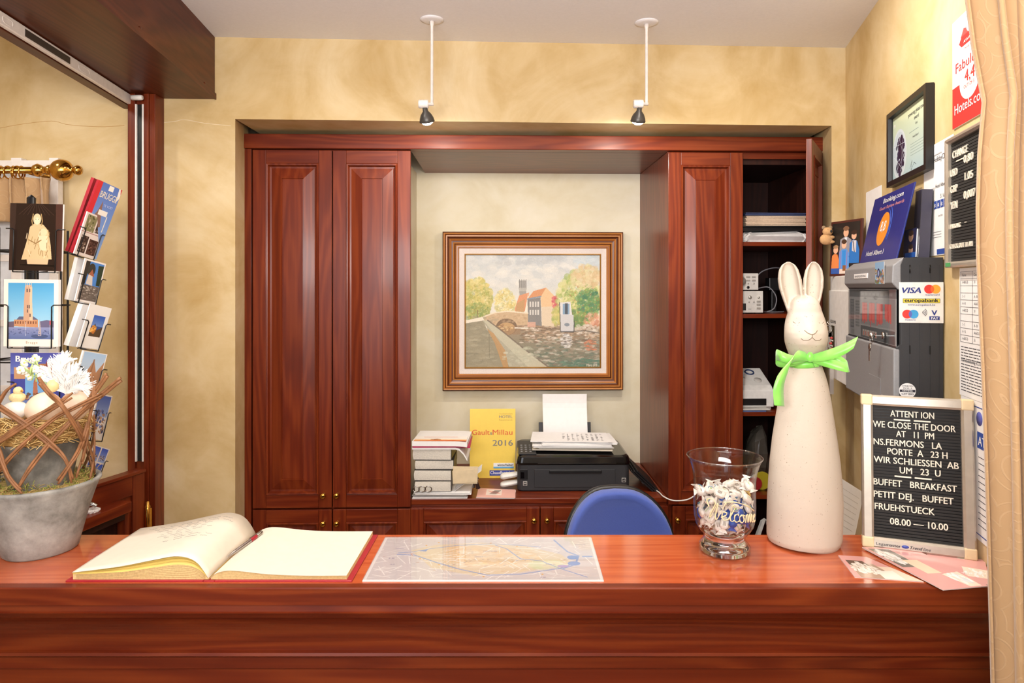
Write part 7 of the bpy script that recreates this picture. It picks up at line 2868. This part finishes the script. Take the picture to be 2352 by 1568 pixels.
sw_ = UEND - UT3 - .045
t = shelf_thing('plastic_bag', 'crumpled clear bag of linen lying on the top shelf', 'bag', 1772, .16, 0)
rs = random.Random(6)
b = MB()
n_ = 26
for i in range(9):
    pass
rings = []
for z_, g_ in ((0, .97), (.008, 1.0), (.022, 1.0), (.036, .95), (.044, .8)):
    ring = []
    for x_, y_, _ in rrect(-sw_ / 2, sw_ / 2, -.13, .13, .03, 0, 9):
        ring.append((x_ * g_ + rs.uniform(-.005, .005), y_ * g_ + rs.uniform(-.008, .008), z_ + (rs.uniform(-.006, .006) if z_ > 0 else 0)))
    rings.append(ring)
b.loft(rings, 0, False)
b.build('wrapping', plain('clouded_plastic', '#d6d3d2', .18, coat=.6), t)
zb_s = .0445
for i, (m_, hg_, lab, wdx) in enumerate(((BLACK, .022, 'black folder on the crumpled bag, top shelf', 1.0), (plain('kraft_pages', '#d2b9a0', .8, var=.1, bscale=600), .044, 'thick ream of paper between folders on the top shelf', .93), (plain('navy_folder', '#3c4668', .4), .012, 'navy folder topmost on the top shelf', .92))):
    t = shelf_thing('ring_binder' if i != 1 else 'paper_ream', lab, 'folder' if i != 1 else 'paper', 1774, .16, 0, .02 * i, 'folders on the top shelf')
    t.location.z += zb_s + .006
    b = MB()
    w2 = sw_ * wdx / 2
    if i == 1:
        for k in range(8):
            o_ = rs.uniform(-.003, .003)
            b.box(-w2 + o_ + .01, w2 + o_, -.115 + rs.uniform(-.003, .003), .11, hg_ * k / 8, hg_ * (k + .88) / 8)
    else:
        b.box(-w2, w2, -.12, .12, 0, hg_ * .35).box(-w2 + .004, w2 - .004, -.116, .116, hg_ * .36, hg_ * .62).box(-w2 + .003, w2, -.12, .12, hg_ * .65, hg_)
    b.build('boards', m_, t, bev=.001)
    zb_s += hg_ + .0006
# hi-fi units
def hifi(label, px0, px1, hpx, shelf_z, mk):
    u0, u1 = UT3 + .002, cu(px1, .03)
    hgt = hpx / F * (C0.y + .1)
    p = world_cab(u0, .03, shelf_z)
    t = thing('hifi_unit', label, 'stereo', p, CA, 'stacked hi-fi units')
    wd_ = u1 - u0
    MB().box(0, wd_, 0, .22, .004, hgt).build('casing', GREYP, t, bev=.002)
    MB().box(.01, .03, .01, .03, 0, .004).box(wd_ - .03, wd_ - .01, .01, .03, 0, .004).build('foot', BLACK, t)
    return t, wd_, hgt


SIL = plain('silver_button', '#b5b1a9', .35, metal=.5)
t, wd_, hgt = hifi('silver disc player, lower of two hi-fi units on the second shelf', 1703, 1753, 52, SHELF[1] + .0005, 0)
h0 = hgt
MB().box(.0, wd_ * .26, -.0012, .0, hgt * .55, hgt * .78).build('disc_tray', GREYP, t, bev=.0006)
MB().box(.0, wd_ * .27, -.001, .0, hgt * .15, hgt * .45).build('display', BLACKG, t)
for (fx, fz, r_) in ((.44, .72, .008), (.80, .72, .005), (.40, .52, .003), (.60, .52, .003)):
    MB().lathe([(.0001, 0), (r_, 0), (r_ * .9, .004), (.0001, .004)], 18, M=T(wd_ * fx, 0, hgt * fz) @ RX(PI / 2)).build('button', SIL, t)
for fz in (.50, .36, .20):
    MB().box(wd_ * .72, wd_ * .88, -.003, 0, hgt * fz, hgt * fz + .008).build('button', SIL, t)
MB().text('DISC', .006, T(wd_ * .38, -.0006, hgt * .18)).build('lettering', INK, t)
t, wd_, hgt = hifi('silver amplifier, upper of two hi-fi units on the second shelf', 1703, 1742, 40, SHELF[1] + .001 + h0, 1)
MB().lathe([(.0001, 0), (.022, 0), (.020, .010), (.0001, .010)], 24, M=T(wd_ * .02 + .004, 0, hgt * .55) @ RX(PI / 2)).build('volume_knob', SIL, t)
for fx in (.45, .75):
    for fz in (.80, .60):
        MB().box(wd_ * fx - .008, wd_ * fx + .008, -.003, 0, hgt * fz - .003, hgt * fz + .003).build('button', SIL, t)
    MB().lathe([(.0001, 0), (.003, 0), (.003, .003), (.0001, .003)], 12, M=T(wd_ * fx, 0, hgt * .42) @ RX(PI / 2)).build('button', SIL, t)
MB().lathe([(.0001, 0), (.006, 0), (.006, .003), (.0001, .003)], 14, M=T(wd_ * .45, 0, hgt * .2) @ RX(PI / 2)).build('socket', BLACK, t)
t = shelf_thing('power_adaptor', 'black power adaptor with grey cables behind the hi-fi units', 'adaptor', 1778, .22, 1)
MB().box(-.03, .03, -.02, .03, .10, .16).box(-.012, .012, -.0, .02, 0, .10).build('adaptor_case', BLACK, t, bev=.003)
t = shelf_thing('audio_cable', 'loops of grey cable behind the hi-fi units', 'cable', 1765, .18, 1)
b = MB()
b.tube(smoothpath([(-.06, 0, .16), (-.03, -.01, .19), (.02, -.02, .205), (.07, 0, .20)], 6), .003, 6)
b.tube(smoothpath([(-.05, 0, .11), (-.01, -.03, .115), (.02, -.04, .07), (.01, -.04, .02), (-.02, -.03, .0035)], 6), .003, 6)
b.tube(smoothpath([(-.03, -.02, .0035), (.0, -.05, .0035), (.05, -.04, .004), (.07, .0, .004)], 6), .0026, 6)
b.build('flex', plain('grey_flex', '#77757a', .5), t)
# label printer
u0, u1 = UT3 + .003, cu(1778, .05)
t = thing('photo_printer', 'small white photo printer with round dial on the third shelf', 'printer', world_cab(u0, .05, SHELF[2] + .0005), CA)
wd_ = u1 - u0
b = MB()
b.loft([[(x_, y_, z_) for y_, z_ in ((0, .012), (0, .085), (.03, .105), (.16, .165), (.20, .16), (.20, .012))] for x_ in (0, wd_)], 0, False)
b.build('casing', WHITEP, t, bev=.004)
MB().box(0, wd_ * .78, -.002, .004, .020, .050).build('paper_slot', BLACK, t)
MB().box(0, wd_ * .76, -.05, .0, .008, .012).build('output_tray', GREYP, t)
b = MB()
for x_ in (.02, wd_ - .03):
    b.box(x_, x_ + .02, .01, .03, 0, .012)
b.build('foot', GREYP, t)
slope = math.atan2(.06, .13)
M_ = T(wd_ * .60, .125, .150) @ RX(slope)
b = MB().tube([(.019 * math.cos(a), .019 * math.sin(a), .001) for a in [2 * PI * j / 28 for j in range(28)]], .0035, 6, closed=True, M=M_)
b.build('dial_ring', plain('dial_blue', '#2c3f66', .3), t)
M_ = T(wd_ * .70, .065, .1225) @ RX(slope)
MB().lathe([(.0001, 0), (.018, 0), (.017, .003), (.0001, .003)], 24, M=M_).build('button', GREYP, t)
for i in range(5):
    b = MB().lathe([(.0001, 0), (.006, 0), (.006, .002), (.0001, .002)], 14, M=T(wd_ * (.10 + .12 * (i % 3)), .06 + .03 * (i // 3) + .02, .1205 + .0138 * (i // 3) + .0093) @ RX(slope))
    b.build('button', GREYP, t)
MB().box(wd_ * .0, wd_ * .42, .16, .175, .15, .215).build('paper_feed', plain('tan_plastic', '#b9ab98', .5), t, bev=.003)
t = thing('blue_booklet', 'flat blue booklet under the photo printer front', 'booklet', world_cab(u0 + .002, .004, SHELF[2] + .0003), CA)
MB().box(0, .105, 0, .04, 0, .006).build('cover', plain('slate_blue', '#5a6c9c', .5), t)
# lower shelf: bagged goods, acrylic box with discs
t = shelf_thing('plastic_bag', 'dark plastic bag standing on the fourth shelf', 'bag', 1738, .22, 3)
b = MB()
rings = []
for z_, g_ in ((0, .9), (.05, 1.0), (.13, .95), (.20, .8), (.24, .45)):
    rings.append([(.055 * g_ * math.cos(a) + rs.uniform(-.006, .006), .06 * g_ * math.sin(a) + rs.uniform(-.006, .006), z_ + .02 * math.cos(a) * (z_ > .1)) for a in [2 * PI * j / 18 for j in range(18)]])
b.loft(rings, 0, False)
b.build('wrapping', plain('dark_clear_plastic', '#5b554c', .2, coat=.6), t)
t = shelf_thing('acrylic_box', 'clear acrylic box with coloured discs on the fourth shelf', 'box', 1752, .05, 3)
b = MB()
b.box(-.075, .060, 0, .002, 0, .105).box(-.075, .060, .06, .062, 0, .15).box(-.077, -.075, 0, .062, 0, .105).box(.060, .062, 0, .062, 0, .105).box(-.075, .06, .002, .06, 0, .002)
b.build('walls', ACR, t)
for i, (c_, dx, dz, r_, lab) in enumerate((('#c9323a', -.030, .072, .030, 'red disc label in the acrylic box on the fourth shelf'), ('#e3cf3a', .004, .055, .040, 'yellow disc in the acrylic box on the fourth shelf'), ('#b7bcc4', -.012, .046, .034, 'grey disc in the acrylic box on the fourth shelf'))):
    t2 = thing('promo_disc', lab, 'disc', t.location + Vector((dx, .012 + .012 * i, r_ + .0025)), CA, 'discs in the acrylic box')
    b = MB()
    b.lathe([(.0001, 0), (r_, 0), (r_, .004), (.0001, .004)], 30, M=RX(PI / 2), smooth=False)
    b.build('disc', plain('disc_' + 'abc'[i], c_, .4), t2)
t = shelf_thing('white_stand', 'white A-shaped stand on the bottom shelf', 'stand', 1752, .03, 4)
zt_s = cz(1752, 1193, .03) - SHELF[4]
t.location = world_cab((UT3 + UEND - .018) / 2 - .045, .03, SHELF[4] + .0005)
b = MB()
for sg_ in (-1, 1):
    b.add([(sg_ * .0, 0, zt_s), (sg_ * .016, 0, zt_s - .01), (sg_ * .085, 0, 0), (sg_ * .065, 0, 0), (sg_ * .0, .02, zt_s), (sg_ * .016, .02, zt_s - .01), (sg_ * .085, .02, 0), (sg_ * .065, .02, 0)], [(0, 1, 2, 3), (7, 6, 5, 4), (0, 4, 5, 1), (1, 5, 6, 2), (2, 6, 7, 3), (3, 7, 4, 0)])
b.build('frame', WHITEP, t)

# trinket on the side desk
t = thing('silver_trinket', 'small silver trinket on a white paper frill on the side desk', 'ornament', (-1.463, 2.33, .9005))
b = MB()
rs = random.Random(2)
b.loft([[((.022 + (.006 if j % 2 else 0) * k) * math.cos(2 * PI * j / 24), (.022 + (.006 if j % 2 else 0) * k) * math.sin(2 * PI * j / 24), z_) for j in range(24)] for k, z_ in ((0, 0), (1, .006), (1, .008), (0, .010))], 0, False)
b.build('paper_frill', PAPER, t)
b = MB().tube(smoothpath([(-.02, 0, .016), (0, -.004, .030), (.018, 0, .020)], 6), .007, 10)
b.build('silver_body', STEEL, t)
